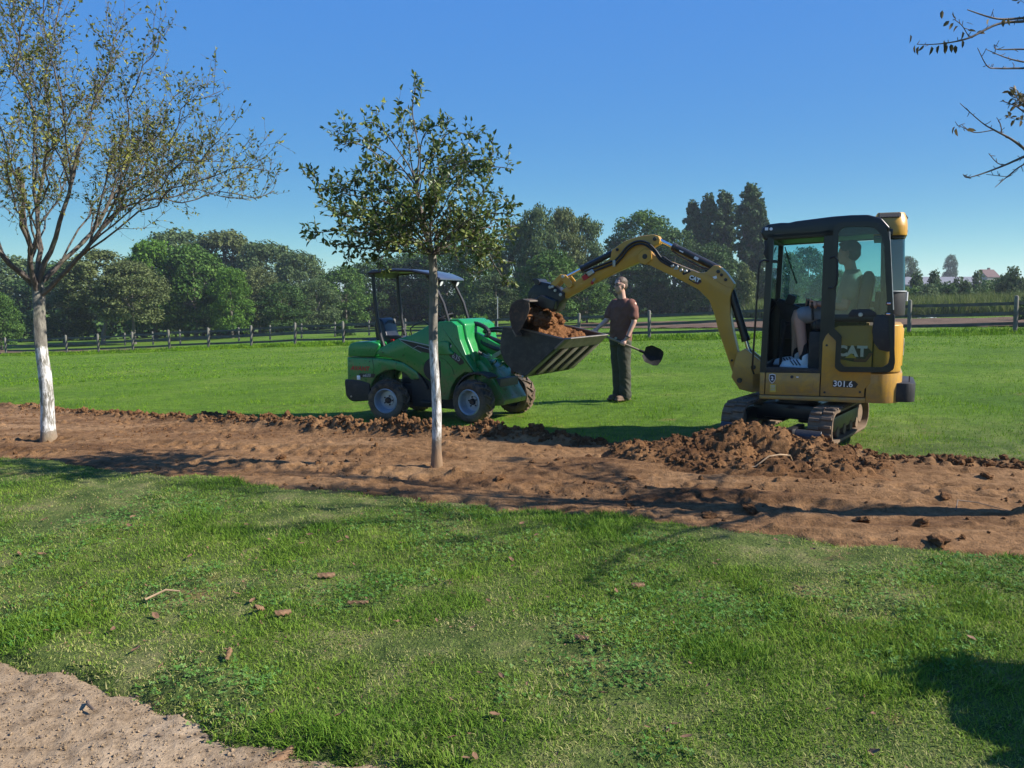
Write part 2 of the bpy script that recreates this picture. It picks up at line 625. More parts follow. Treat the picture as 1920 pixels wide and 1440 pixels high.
def mat_glass(name, tint, refl=1.0, rough=.02):
    """thin pane: tinted see-through with a surface reflection that grows towards grazing view"""
    m, N, L, b = nt(name)
    N.remove(b)
    tr = N.new('ShaderNodeBsdfTransparent'); tr.inputs[0].default_value = rgb(tint)
    gl = N.new('ShaderNodeBsdfGlossy'); gl.inputs['Roughness'].default_value = rough
    fr = N.new('ShaderNodeFresnel'); fr.inputs[0].default_value = 1.5
    mu = N.new('ShaderNodeMath'); mu.operation = 'MULTIPLY'; mu.inputs[1].default_value = refl; mu.use_clamp = True
    L.new(fr.outputs[0], mu.inputs[0])
    x = N.new('ShaderNodeMixShader')
    L.new(mu.outputs[0], x.inputs[0]); L.new(tr.outputs[0], x.inputs[1]); L.new(gl.outputs[0], x.inputs[2])
    L.new(x.outputs[0], N['Material Output'].inputs['Surface'])
    return m

def mat_bark(name, base, whitewash=None):
    """bark with lichen greys; lime wash is painted on between two heights above the foot"""
    m, N, L, b = nt(name)
    co = N.new('ShaderNodeTexCoord').outputs['Object']
    mp = N.new('ShaderNodeMapping'); mp.inputs['Scale'].default_value = (1, 1, .35)
    L.new(co, mp.inputs['Vector'])
    n1 = noise_node(N, L, 24, 6, .7, mp.outputs[0], .3)
    n2 = noise_node(N, L, 5, 4, .6, co)
    c = ramp(N, L, n1.outputs[0], [(.3, tuple(v * .45 for v in base)), (.52, base), (.75, tuple(min(1, v * 1.7) for v in base))]).outputs[0]
    c = mixc(N, L, ramp(N, L, n2.outputs[0], [(.5, (0, 0, 0)), (.7, (.5, .5, .5))]).outputs[0], c, (.16, .17, .10))
    if whitewash:
        z0, z1 = whitewash
        sx = N.new('ShaderNodeSeparateXYZ'); L.new(co, sx.inputs[0])
        n3 = noise_node(N, L, 16, 4, .6, co)
        ad = N.new('ShaderNodeMath'); ad.operation = 'MULTIPLY_ADD'; ad.inputs[1].default_value = .16
        L.new(n3.outputs[0], ad.inputs[0]); L.new(sx.outputs[2], ad.inputs[2])
        def step(edge, flip):
            q = N.new('ShaderNodeMapRange')
            q.inputs['From Min'].default_value = edge - .015 + .05
            q.inputs['From Max'].default_value = edge + .015 + .05
            q.inputs['To Min'].default_value = 1.0 if flip else 0.0
            q.inputs['To Max'].default_value = 0.0 if flip else 1.0
            L.new(ad.outputs[0], q.inputs[0])
            return q.outputs[0]
        a = N.new('ShaderNodeMath'); a.operation = 'MULTIPLY'
        L.new(step(z0, False), a.inputs[0]); L.new(step(z1, True), a.inputs[1])
        mp2 = N.new('ShaderNodeMapping'); mp2.inputs['Scale'].default_value = (1, 1, .25)
        L.new(co, mp2.inputs['Vector'])
        n4 = noise_node(N, L, 26, 5, .65, mp2.outputs[0], .6)
        chip = ramp(N, L, n4.outputs[0], [(.42, (.0, .0, .0)), (.54, (1, 1, 1))]).outputs[0]
        a2 = N.new('ShaderNodeMath'); a2.operation = 'MULTIPLY'
        L.new(a.outputs[0], a2.inputs[0]); L.new(chip, a2.inputs[1])
        n8 = noise_node(N, L, 40, 4, .7, mp2.outputs[0], .4)
        lime = ramp(N, L, n8.outputs[0], [(.34, (.30, .28, .25)), (.58, (.66, .65, .62))]).outputs[0]
        c = mixc(N, L, a2.outputs[0], c, lime)
        # soil rubbed up the foot of the stem
        q = N.new('ShaderNodeMapRange')
        q.inputs['From Min'].default_value = z0 - .10; q.inputs['From Max'].default_value = z0 + .08
        q.inputs['To Min'].default_value = .75; q.inputs['To Max'].default_value = 0
        L.new(ad.outputs[0], q.inputs[0])
        c = mixc(N, L, q.outputs[0], c, (.23, .135, .068))
    L.new(c, b.inputs['Base Color'])
    _set(b, Roughness=.85)
    b.inputs['Specular IOR Level'].default_value = .2
    bump(N, L, b, n1.outputs[0], .8, .012)
    return m

mat_ground()
mat_grass('grass_blades', ((.075, .165, .014), (.148, .260, .026), (.245, .325, .060)), ((.42, .36, .17), .60))
mat_grass('field_blades', ((.060, .152, .004), (.122, .268, .007), (.200, .338, .018)), ((.30, .28, .08), .72))
mat_grass('clover_leaves', ((.055, .150, .025), (.090, .215, .038), (.150, .270, .075)), ((.30, .26, .13), .82))
mat_grass('tall_weeds', ((.060, .100, .022), (.110, .155, .035), (.170, .200, .060)), ((.28, .24, .11), .78))
mat_soil('soil_strip', (.110, .056, .026), (.228, .126, .058), (.330, .200, .102), .8, True, .035)
mat_soil('soil_loose', (.085, .041, .018), (.178, .090, .039), (.275, .150, .068), 1.6, False, .035)
mat_soil('soil_fresh', (.110, .050, .021), (.185, .084, .034), (.250, .120, .050), 2.0, False, .025)
mat_soil('sandy_path', (.235, .165, .100), (.310, .225, .140), (.370, .280, .185), 1.0, False, .014)
mat_soil('riding_track', (.085, .055, .036), (.130, .085, .056), (.180, .120, .080), .6, False, .03)
mat_plain('yellow_paint', (.51, .268, .024), .38, 0, .07, 3, .25, (.27, .19, .10), .28, mud=.55)
mat_plain('green_paint', (.010, .200, .040), .28, 0, .08, 3, .35, (.20, .17, .09), .06, mud=.50)
mat_plain('black_paint', (.012, .012, .013), .38, 0, .3, 4, .1, (.10, .08, .06), .25)
mat_plain('black_plastic', (.016, .016, .017), .55, 0, .25, 6, 0, (.12, .095, .07), .22)
mat_plain('cab_steel', (.0045, .005, .006), .34, 0, .2, 5, .1, (.04, .035, .03), .12)
mat_plain('rubber', (.016, .015, .014), .82, 0, .25, 9, 0, (.16, .11, .07), .6, .002, mud=.36)
mat_plain('track_rubber', (.022, .021, .020), .75, 0, .25, 9, 0, (.25, .17, .10), .8, .003, mud=.5)
mat_plain('lug_dusty', (.050, .042, .034), .9, 0, .3, 14, 0, (.24, .16, .10), .8, .003, mud=.42)
mat_plain('rim_steel', (.42, .45, .50), .38, .55, .10, 6, 0, (.2, .15, .1), .3)
mat_plain('bare_steel', (.45, .44, .42), .35, .8, .2, 12, 0, (.2, .15, .1), .4)
mat_plain('chrome', (.75, .75, .76), .12, 1.0, .04, 6)
mat_plain('bucket_paint', (.014, .018, .021), .40, .1, .35, 5, 0, (.15, .14, .13), .40)
mat_plain('bucket_worn', (.185, .165, .140), .55, .3, .30, 8, 0, (.24, .15, .09), .6)
mat_plain('bucket_dirty', (.045, .034, .026), .7, .1, .35, 8, 0, (.22, .12, .06), .6)
mat_plain('roof_plate', (.050, .060, .085), .32, .1, .15, 4, .2)
mat_plain('seat_vinyl', (.014, .015, .022), .35, 0, .2, 8)
mat_plain('lamp_lens', (.82, .84, .86), .15, 0, .1, 20)
mat_plain('red_reflector', (.70, .030, .015), .3, 0, .1, 20)
mat_plain('red_decal', (.42, .015, .020), .4, 0, .15, 30)
mat_plain('white_decal', (.78, .78, .76), .45, 0, .06, 20)
mat_plain('grey_decal', (.40, .42, .42), .45, 0, .08, 20)
mat_plain('black_decal', (.010, .010, .012), .4, 0, .1, 20)
mat_plain('maroon_decal', (.14, .030, .025), .4, 0, .2, 20)
mat_plain('navy_decal', (.020, .022, .045), .4, 0, .1, 20)
mat_plain('yellow_decal', (.60, .42, .05), .4, 0, .1, 20)
mat_plain('paper', (.55, .60, .72), .6, 0, .04, 10)
mat_plain('hose', (.014, .014, .014), .45, 0, .2, 10)
mat_plain('fence_wood', (.085, .080, .068), .85, 0, .45, 2.2, 0, (.10, .12, .075), .5, .006)
mat_plain('post_wood', (.125, .118, .098), .85, 0, .40, 3, 0, (.14, .16, .10), .5, .008)
mat_plain('skin', (.52, .30, .215), .5, 0, .08, 9)
mat_plain('hair', (.085, .055, .035), .6, 0, .35, 40)
mat_plain('brown_cotton', (.150, .062, .042), .9, 0, .15, 12, 0, None, 0, .003)
mat_plain('olive_trousers', (.042, .044, .030), .9, 0, .22, 10, 0, (.12, .085, .05), .35, .004)
mat_plain('grey_shirt', (.27, .29, .22), .9, 0, .1, 12, 0, None, 0, .003)
mat_plain('grey_shorts', (.23, .25, .27), .9, 0, .12, 12)
mat_plain('boot_leather', (.105, .062, .036), .75, 0, .3, 14, 0, (.25, .15, .08), .5)
mat_plain('white_leather', (.70, .72, .74), .5, 0, .06, 14)
mat_plain('dark_sock', (.010, .010, .012), .9)
mat_plain('shovel_black', (.010, .010, .010), .7, 0, .3, 9, 0, (.10, .065, .04), .3, 0, .2)
mat_plain('ash_handle', (.22, .165, .11), .65, 0, .25, 14)
mat_plain('root_bark', (.34, .23, .13), .8, 0, .3, 20)
mat_plain('dead_leaf', (.150, .078, .038), .75, 0, .35, 30)
mat_plain('dead_bark', (.160, .088, .042), .85, 0, .4, 25, 0, (.23, .155, .095), .5, .003)
mat_plain('twig_dead', (.12, .085, .06), .85, 0, .3, 30)
mat_plain('barn_roof', (.17, .17, .175), .6, 0, .1, 1)
mat_plain('barn_wall', (.10, .11, .12), .8, 0, .2, 1)
mat_plain('red_tiles', (.075, .030, .027), .8, 0, .15, 2)
mat_plain('house_wall', (.25, .24, .235), .8, 0, .1, 2)
mat_plain('white_sheet', (.78, .78, .80), .4, 0, .05, 3)
mat_plain('pole_grey', (.32, .33, .33), .5, .3, .1, 5)
mat_glass('glass_clear', (.86, .93, .93), 1.0)
mat_glass('glass_tint', (.58, .82, .86), 1.0)
mat_glass('glass_door', (.84, .90, .88), 1.0)
mat_glass('glass_rear', (.72, .88, .90), 1.3)
mat_bark('bark_limed', (.185, .170, .140), (.16, 1.22))
mat_bark('bark_limed_thin', (.185, .165, .135), (.28, 1.21))
mat_bark('bark_twig', (.125, .102, .085))
mat_bark('bark_far', (.15, .135, .11))
mat_leaf('leaf_fruit', (.042, .075, .020), (.085, .130, .032), (.220, .245, .065), .30, .40, 1.5, .3)
mat_leaf('leaf_fruit_sparse', (.075, .090, .028), (.155, .180, .045), (.350, .340, .080), .35, .42, 1.5)
mat_leaf('leaf_autumn', (.050, .050, .026), (.085, .072, .032), (.190, .140, .070), .30, .45, 1.5)
mat_leaf('leaf_dark', (0.026, 0.060, 0.017), (0.046, 0.094, 0.024), (0.079, 0.138, 0.038), .22, .6, .25)
mat_leaf('leaf_mid', (0.037, 0.085, 0.018), (0.062, 0.131, 0.025), (0.112, 0.194, 0.040), .25, .6, .25)
mat_leaf('leaf_bright', (0.052, 0.121, 0.016), (0.086, 0.184, 0.023), (0.138, 0.241, 0.037), .28, .6, .25)
mat_leaf('leaf_olive', (0.067, 0.091, 0.031), (0.108, 0.139, 0.048), (0.168, 0.198, 0.079), .25, .65, .25)
mat_leaf('leaf_greygreen', (0.050, 0.088, 0.033), (0.083, 0.131, 0.050), (0.138, 0.188, 0.077), .25, .65, .25)
mat_leaf('leaf_poplar', (0.036, 0.072, 0.031), (0.060, 0.109, 0.044), (0.104, 0.163, 0.072), .22, .6, .25)
mat_leaf('leaf_willow', (0.083, 0.116, 0.033), (0.127, 0.165, 0.053), (0.182, 0.220, 0.083), .3, .65, .3)
# ------------------------------------------------------------------ the land: one sheet to the horizon
def axis_pts(lo, a, b, hi, step, grow=1.16):
    mid = list(np.arange(a, b + 1e-6, step))
    s, p, left = step, a, []
    while p > lo:
        s *= grow; p -= s; left.append(p)
    s, p, right = step, b, []
    while p < hi:
        s *= grow; p += s; right.append(p)
    return np.array(left[::-1] + mid + right)

gx = axis_pts(-1900, -9, 7.2, 1900, .07)
gy = axis_pts(-60, 1.2, 14, 1800, .07)
GX, GY = np.meshgrid(gx, gy)
lawn = np_mesh('lawn', np.stack([GX, GY, lawn_z(GX, GY)], -1).reshape(-1, 3), grid_faces(len(gx), len(gy)), 'lawn_turf')
tag(lawn, kind='structure')

# ------------------------------------------------------------------ stripped strip of soil
ST_D = np.array([-.93, .367])       # direction the strip runs

def bank_h(x, y, ins):
    """low bank of turned turf along the far edge"""
    dfar = np.interp(x, FAR_E[:, 0], FAR_E[:, 1]) - y
    along = .35 + .65 * sm(-5.4, -3.6, x) * sm(.9, .0, x) + .25 * sm(4.2, 5.2, x)
    k = .55 + .9 * np.clip(fbm(x * 1.9, y * 1.9, 3, 71) + .15, 0, 1)
    return .17 * along * k * np.exp(-((dfar - .22) / .17) ** 2)

def soil_relief(x, y):
    u = x * ST_D[0] + y * ST_D[1]
    v = -x * ST_D[1] + y * ST_D[0]
    r = .030 * fbm(u * .4, v * 1.6, 3, 41) + .016 * fbm(u * .9, v * 8, 4, 43) + .006 * fbm(x * 7, y * 7, 5, 45, .65)
    rough = sm(.1, .6, fbm(u * .45, v * .9, 3, 47))
    r = r + rough * .026 * np.clip(fbm(x * 8, y * 8, 4, 49, .65), 0, 2)
    for v0 in (-6.02, -6.86):            # tyre lugs pressed into the damp soil
        vv = v - v0 + .10 * vnoise(u * .35, u * 0 + v0, 57)
        inside = sm(.15, .11, np.abs(vv)) * sm(-.15, .25, vnoise(u * .5, u * 0 + v0 * 3, 59) + .2)
        r = r - inside * (.014 + .012 * np.sign(np.sin(u * 26 + np.abs(vv) * 22)))
    # scraped furrows left by the bucket, running with the strip
    for v0, wd, dp in ((-6.4, .10, .030), (-7.15, .07, .022), (-5.75, .06, .018), (-7.7, .09, .02)):
        vv = v + .12 * vnoise(u * .6, u * 0 + v0, 53)
        r = r - dp * np.exp(-((vv - v0) / wd) ** 2) + dp * .8 * np.exp(-((vv - v0 - wd * 2.2) / wd) ** 2)
    return r

def stamp(x0, y0, step, Z, cx, cy, rad, hgt):
    ny, nx = Z.shape
    k = int(rad / step) + 2
    i, j = int((cx - x0) / step), int((cy - y0) / step)
    a, b2, c, d = max(0, i - k), min(nx, i + k), max(0, j - k), min(ny, j + k)
    if a >= b2 or c >= d:
        return
    X, Y = np.meshgrid(x0 + np.arange(a, b2) * step, y0 + np.arange(c, d) * step)
    q = np.sqrt((X - cx) ** 2 + (Y - cy) ** 2) / rad
    q = q + .35 * vnoise(X / rad * 1.3 + cx * 9, Y / rad * 1.3 + cy * 9, 61)
    Z[c:d, a:b2] += hgt * np.sqrt(np.clip(1 - q * q, 0, 1))

def soil_sheet():
    step = .025
    # sheared grid: rows follow the strip
    u = np.arange(-13.5, 6.2, step)
    v = np.arange(-.35, 4.3, step)
    X = np.broadcast_to(u[None, :], (len(v), len(u))).copy()
    mid = np.interp(u, NEAR_E[:, 0], NEAR_E[:, 1])
    wid = np.interp(u, FAR_E[:, 0], FAR_E[:, 1]) - mid
    T = np.linspace(-.12, 1.10, len(v))
    Y = mid[None, :] + T[:, None] * wid[None, :]
    ins = strip_in(X, Y)
    rel = soil_relief(X, Y) + bank_h(X, Y, ins) * (1 + .0 * X)
    lum = np.zeros_like(X)
    rg = np.random.default_rng(5)
    bw = np.clip(bank_h(X, Y, ins) / .12, 0, 1)
    rel = rel + bw * (.055 * np.clip(fbm(X * 6, Y * 6, 4, 77, .62), -.3, 1.5)) + bw * .03 * np.abs(fbm(X * 14, Y * 14, 3, 79))
    Z = g(X, Y) - .015 + rel - .20 * sm(.10, -.16, ins)
    # clods pressed into the surface
    for k in range(1500):
        i, j = rg.integers(8, len(u) - 8), rg.integers(8, len(v) - 8)
        if ins[j, i] < .08:
            continue
        near_far = bw[j, i]
        if rg.random() > .30 + .7 * near_far:
            continue
        rad = rg.uniform(.015, .05) * (1 + 1.2 * near_far)
        sx, sy = step, wid[i] * (T[1] - T[0])
        ki, kj = int(rad / sx) + 1, int(rad / sy) + 1
        a, b2, c, d = max(0, i - ki), min(len(u), i + ki + 1), max(0, j - kj), min(len(v), j + kj + 1)
        q = ((X[c:d, a:b2] - X[j, i]) ** 2 + (Y[c:d, a:b2] - Y[j, i]) ** 2) ** .5 / rad
        Z[c:d, a:b2] += rad * .75 * np.sqrt(np.clip(1 - q * q, 0, 1))
    o = np_mesh('soil_strip', np.stack([X, Y, Z], -1).reshape(-1, 3), grid_faces(len(u), len(v)), 'soil_strip')
    tag(o, kind='structure')
    return X, Y, Z

SX, SY, SZ = soil_sheet()

def soil_z(x, y):
    """height of the strip's surface at a point (nearest sample)"""
    i = int(np.clip((x - SX[0, 0]) / .025, 0, SX.shape[1] - 1))
    j = int(np.argmin(np.abs(SY[:, i] - y)))
    return float(SZ[j, i])

# ------------------------------------------------------------------ sandy path in the near corner
def sandy_path():
    x = np.arange(-4.5, .4, .02)
    T = np.linspace(-.14, 1.9, 100)
    e = np.interp(x, PATH_E[:, 0], PATH_E[:, 1])
    X = np.broadcast_to(x[None, :], (len(T), len(x)))
    Y = e[None, :] - T[:, None]
    ins = path_in(X, Y)
    Z = g(X, Y) - .03 + .010 * fbm(X * 3, Y * 3, 4, 91) + .006 * fbm(X * 18, Y * 18, 3, 93, .6) - .12 * sm(.06, -.12, ins)
    tag(np_mesh('sandy_path', np.stack([X, Y, Z], -1).reshape(-1, 3), grid_faces(len(x), len(T)), 'sandy_path'), kind='structure')

sandy_path()

# riding track behind the paddock fence (a sandy band) and the edge of the field road on the far left
def band(name, near, far, mat, dz=.03, n=120):
    t = np.linspace(0, 1, n)
    def along(P):
        P = np.array(P, float)
        s = np.linspace(0, 1, len(P))
        return np.stack([np.interp(t, s, P[:, 0]), np.interp(t, s, P[:, 1])], -1)
    A, B_ = along(near), along(far)
    w = np.linspace(0, 1, 18)[:, None, None]
    P = A[None] * (1 - w) + B_[None] * w
    P[..., 1] += .5 * vnoise(P[..., 0] * .4, P[..., 1] * .4, 15)
    Z = g(P[..., 0], P[..., 1]) + dz + .05 * fbm(P[..., 0] * .7, P[..., 1] * .7, 3, 19)
    o = np_mesh(name, np.concatenate([P, Z[..., None]], -1).reshape(-1, 3), grid_faces(n, 18), mat)
    return tag(o, kind='structure')

band('riding_track', [(4.0, 58), (9, 50), (15, 41), (21.3, 33), (27, 26)], [(6.7, 73), (14, 65), (21.3, 57), (29, 45), (36, 34)], 'riding_track', .06)
band('field_road', [(-60, 68), (-45, 61), (-33, 55.5), (-24, 50.5)], [(-60, 73), (-45, 66), (-32, 59), (-22, 53)], 'riding_track', .06)

# ------------------------------------------------------------------ paddock fence: posts and rails are parts
def fence(name, p0, p1, n, post_h, rails, label, rail_t=(.05, .11), pr=.075, wave=.04):
    rg = random.Random(n)
    root = empty(name, (p0[0], p0[1], gz(*p0)), 0, label, 'fence')
    base = Vector(root.location)
    posts = []
    for i in range(n):
        t = i / (n - 1)
        x, y = p0[0] + (p1[0] - p0[0]) * t, p0[1] + (p1[1] - p0[1]) * t
        posts.append(Vector((x, y, gz(x, y))) + Vector((rg.uniform(-wave, wave), rg.uniform(-wave, wave), rg.uniform(-.03, .03))))
    d = (posts[-1] - posts[0]).normalized()
    ang = math.atan2(d.y, d.x)
    pm = None
    for i, q in enumerate(posts):
        h = post_h + rg.uniform(-.04, .04)
        if pm is None:
            s = tube([(0, 0, -.3), (0, 0, post_h * .5), (0, 0, post_h - .05), (0, 0, post_h - .01), (0, 0, post_h + .01)],
                     [pr, pr * .97, pr * .95, pr * .75, pr * .3], 10)
            o = build('post', s, 'post_wood', root)
            pm = o.data
        else:
            o = bpy.data.objects.new('post', pm)
            COL.objects.link(o)
            o.parent = root
        o.location = q - base
        o.rotation_euler = (rg.uniform(-.025, .025), rg.uniform(-.025, .025), rg.uniform(0, 6))
        o.scale = (1, 1, h / post_h)
    side = Vector((d.y, -d.x, 0)) * (pr + rail_t[0] * .4)      # nailed on the side facing us
    for i in range(n - 1):
        for hz in rails:
            a = posts[i] + side + Vector((0, 0, hz + rg.uniform(-.025, .025)))
            b = posts[i + 1] + side + Vector((0, 0, hz + rg.uniform(-.025, .025)))
            m = (a + b) / 2 + Vector((0, 0, -.012))
            ext = (b - a).normalized() * .004
            a2, b2 = a + ext, b - ext
            rings = []
            for c in (a2, m, b2):
                hw = Vector((d.y, -d.x, 0)) * rail_t[0] * .5
                hv = Vector((0, 0, rail_t[1] * .5))
                rings.append([c - base - hw - hv, c - base + hw - hv, c - base + hw + hv * .9, c - base - hw + hv])
            build('rail', loft(rings), 'fence_wood', root, smooth=False)
    return root

fence('paddock_fence', (20.95, 26.2), (-35.9, 54.8), 20, 1.30, (1.08, .70, .33), 'long weathered wooden paddock fence with three rails behind the lawn')
fence('back_fence', (-8.0, 58.0), (-34.0, 68.0), 10, 1.15, (.95, .5), 'low two-rail wooden fence in front of the wood, behind the paddock fence')

# ------------------------------------------------------------------ trees far off
def leaf_cards(C, N, size, rg, jitter=.5):
    """small leaf-clump faces: centres C, normals N -> arrays of bent quads"""
    n = len(C)
    N = N + rg.normal(0, jitter, (n, 3))
    N /= np.linalg.norm(N, axis=1, keepdims=True) + 1e-9
    A = np.cross(N, rg.normal(0, 1, (n, 3)))
    A /= np.linalg.norm(A, axis=1, keepdims=True) + 1e-9
    B_ = np.cross(N, A)
    s = (size * rg.uniform(.6, 1.3, n))[:, None]
    k = rg.uniform(.45, .8, n)[:, None]
    V = np.stack([C - A * s, C - B_ * s * k + N * s * .15, C + A * s, C + B_ * s * k + N * s * .15], 1).reshape(-1, 3)
    F = np.arange(n * 4).reshape(n, 4)
    return V, F, np.repeat(rg.random(n), 4)

def crown_cloud(kind, seed, n, size):
    """unit crown (x, y in -1..1, z 0..1) filled with leaf clumps"""
    rg = np.random.default_rng(seed)
    cl = []
    if kind == 'round':
        for k in range(150):
            z = rg.uniform(.05, 1)
            a = rg.uniform(0, 6.283)
            prof = math.sqrt(max(.02, 1 - ((z - .42) / .60) ** 2)) if z > .42 else .78 + .22 * z / .42
            r = prof * rg.uniform(.25, .95) ** .5
            cl.append((r * math.cos(a) * .84, r * math.sin(a) * .84, .05 + z * .87, rg.uniform(.09, .26), rg.uniform(.04, .095)))
        cl.append((0, 0, .92, .24, .08))
    elif kind == 'poplar':
        for k in range(300):
            z = (k + rg.random()) / 300
            a = rg.uniform(0, 6.283)
            prof = min(1, (1.04 - z) * 5.5) ** .7 * min(1, .62 + z * 1.6)
            r = rg.uniform(.1, .80) * prof
            cl.append((r * math.cos(a), r * math.sin(a), z * .97, rg.uniform(.16, .30) * (.5 + .5 * prof), rg.uniform(.018, .040)))
    elif kind == 'willow':
        m = 55
        for k in range(m):
            a = rg.uniform(0, 6.283)
            r = rg.uniform(.1, .95)
            zt = .95 - .45 * r * r
            for q in range(4):
                cl.append((r * math.cos(a), r * math.sin(a), max(.03, zt - q * .15 - rg.uniform(0, .08)), .13, .09))
    else:   # bush
        m = 40
        for k in range(m):
            a = rg.uniform(0, 6.283)
            r = rg.uniform(.0, .9)
            z = rg.uniform(.02, .85) * (1 - .5 * r)
            cl.append((r * math.cos(a), r * math.sin(a), z, rg.uniform(.18, .30), rg.uniform(.12, .2)))
    cl = np.array(cl)
    w = cl[:, 3] ** 2
    pick = rg.choice(len(cl), n, p=w / w.sum())
    d = rg.normal(0, 1, (n, 3))
    d /= np.linalg.norm(d, axis=1, keepdims=True)
    rad = rg.uniform(.55, 1.08, n)[:, None]
    c = cl[pick]
    P = c[:, :3] + d * rad * np.stack([c[:, 3], c[:, 3], c[:, 4]], -1)
    P[:, 2] = np.maximum(P[:, 2], .01)
    N = d + np.array([0, 0, .35])
    return P, N, rg

CROWN = {}
REF = {'round': (5.0, 10.0, 13000, .17), 'poplar': (1.5, 11.0, 13000, .16), 'willow': (1.5, 4.0, 5000, .10), 'bush': (1.6, 2.6, 3600, .10)}
def crown_mesh(kind, var, mat):
    """a crown of fine leaf clumps, shared (scaled) between trees of one look"""
    key = (kind, var, mat)
    if key not in CROWN:
        hw, ht, n, size = REF[kind]
        P, N, rg = crown_cloud(kind, var * 13 + 5 + len(mat), n, size)
        V, F, rn = leaf_cards(P * np.array([hw, hw, ht]), N, size, rg, .75)
        o = np_mesh('crown', V, F, mat, smooth=False, attrs={'rnd': rn})
        CROWN[key] = (o.data, hw, ht)
        bpy.data.objects.remove(o)
    return CROWN[key]

WIDE = {'round': 1.42, 'poplar': 1.35, 'willow': 1.15, 'bush': 1.25}
def far_tree(name, px, D, top, hwpx, kind, mat, label, group=None, cat='tree', low=.12, lean=0.0, size=None, trunk=True, base_drop=0.0):
    x = (px - 960) / FPX * D
    z0 = gz(x, D) - base_drop
    zt = CAM_H + D * (HOR - top) / FPX
    ht, hw = max(.6, zt - z0), hwpx / FPX * D * WIDE.get(kind, 1.0)
    root = empty(name, (x, D, z0), random.uniform(0, 6.28), label, cat, group)
    cz = ht * low
    me, mw, mh = crown_mesh(kind, random.randint(0, 1), mat)
    c = bpy.data.objects.new('crown', me)
    COL.objects.link(c)
    c.parent = root
    c.location = (0, 0, cz)
    c.scale = (hw / mw, hw / mw, (ht - cz) / mh)
    if trunk:
        r = max(.08, ht * .018)
        b = Vector((math.cos(-root.rotation_euler.z) * lean, math.sin(-root.rotation_euler.z) * lean, 0))
        p = [(0, 0, -.3), (b.x * .1, b.y * .1, ht * .12), (b.x * .45, b.y * .45, ht * .35), (b.x * .8, b.y * .8, ht * .6), (b.x, b.y, ht * .8)]
        sh = [tube(p, [r * 1.5, r * 1.1, r * .85, r * .5, r * .15], 7)]
        for k in range(4):
            a = k * 1.7 + px
            q = Vector(p[2])
            e = q + Vector((math.cos(a) * hw * .5, math.sin(a) * hw * .5, ht * .28))
            sh.append(tube([q, (q + e) / 2 + Vector((0, 0, ht * .05)), e], [r * .5, r * .35, r * .12], 5))
        build('trunk', sh, 'bark_far', root)
    return root

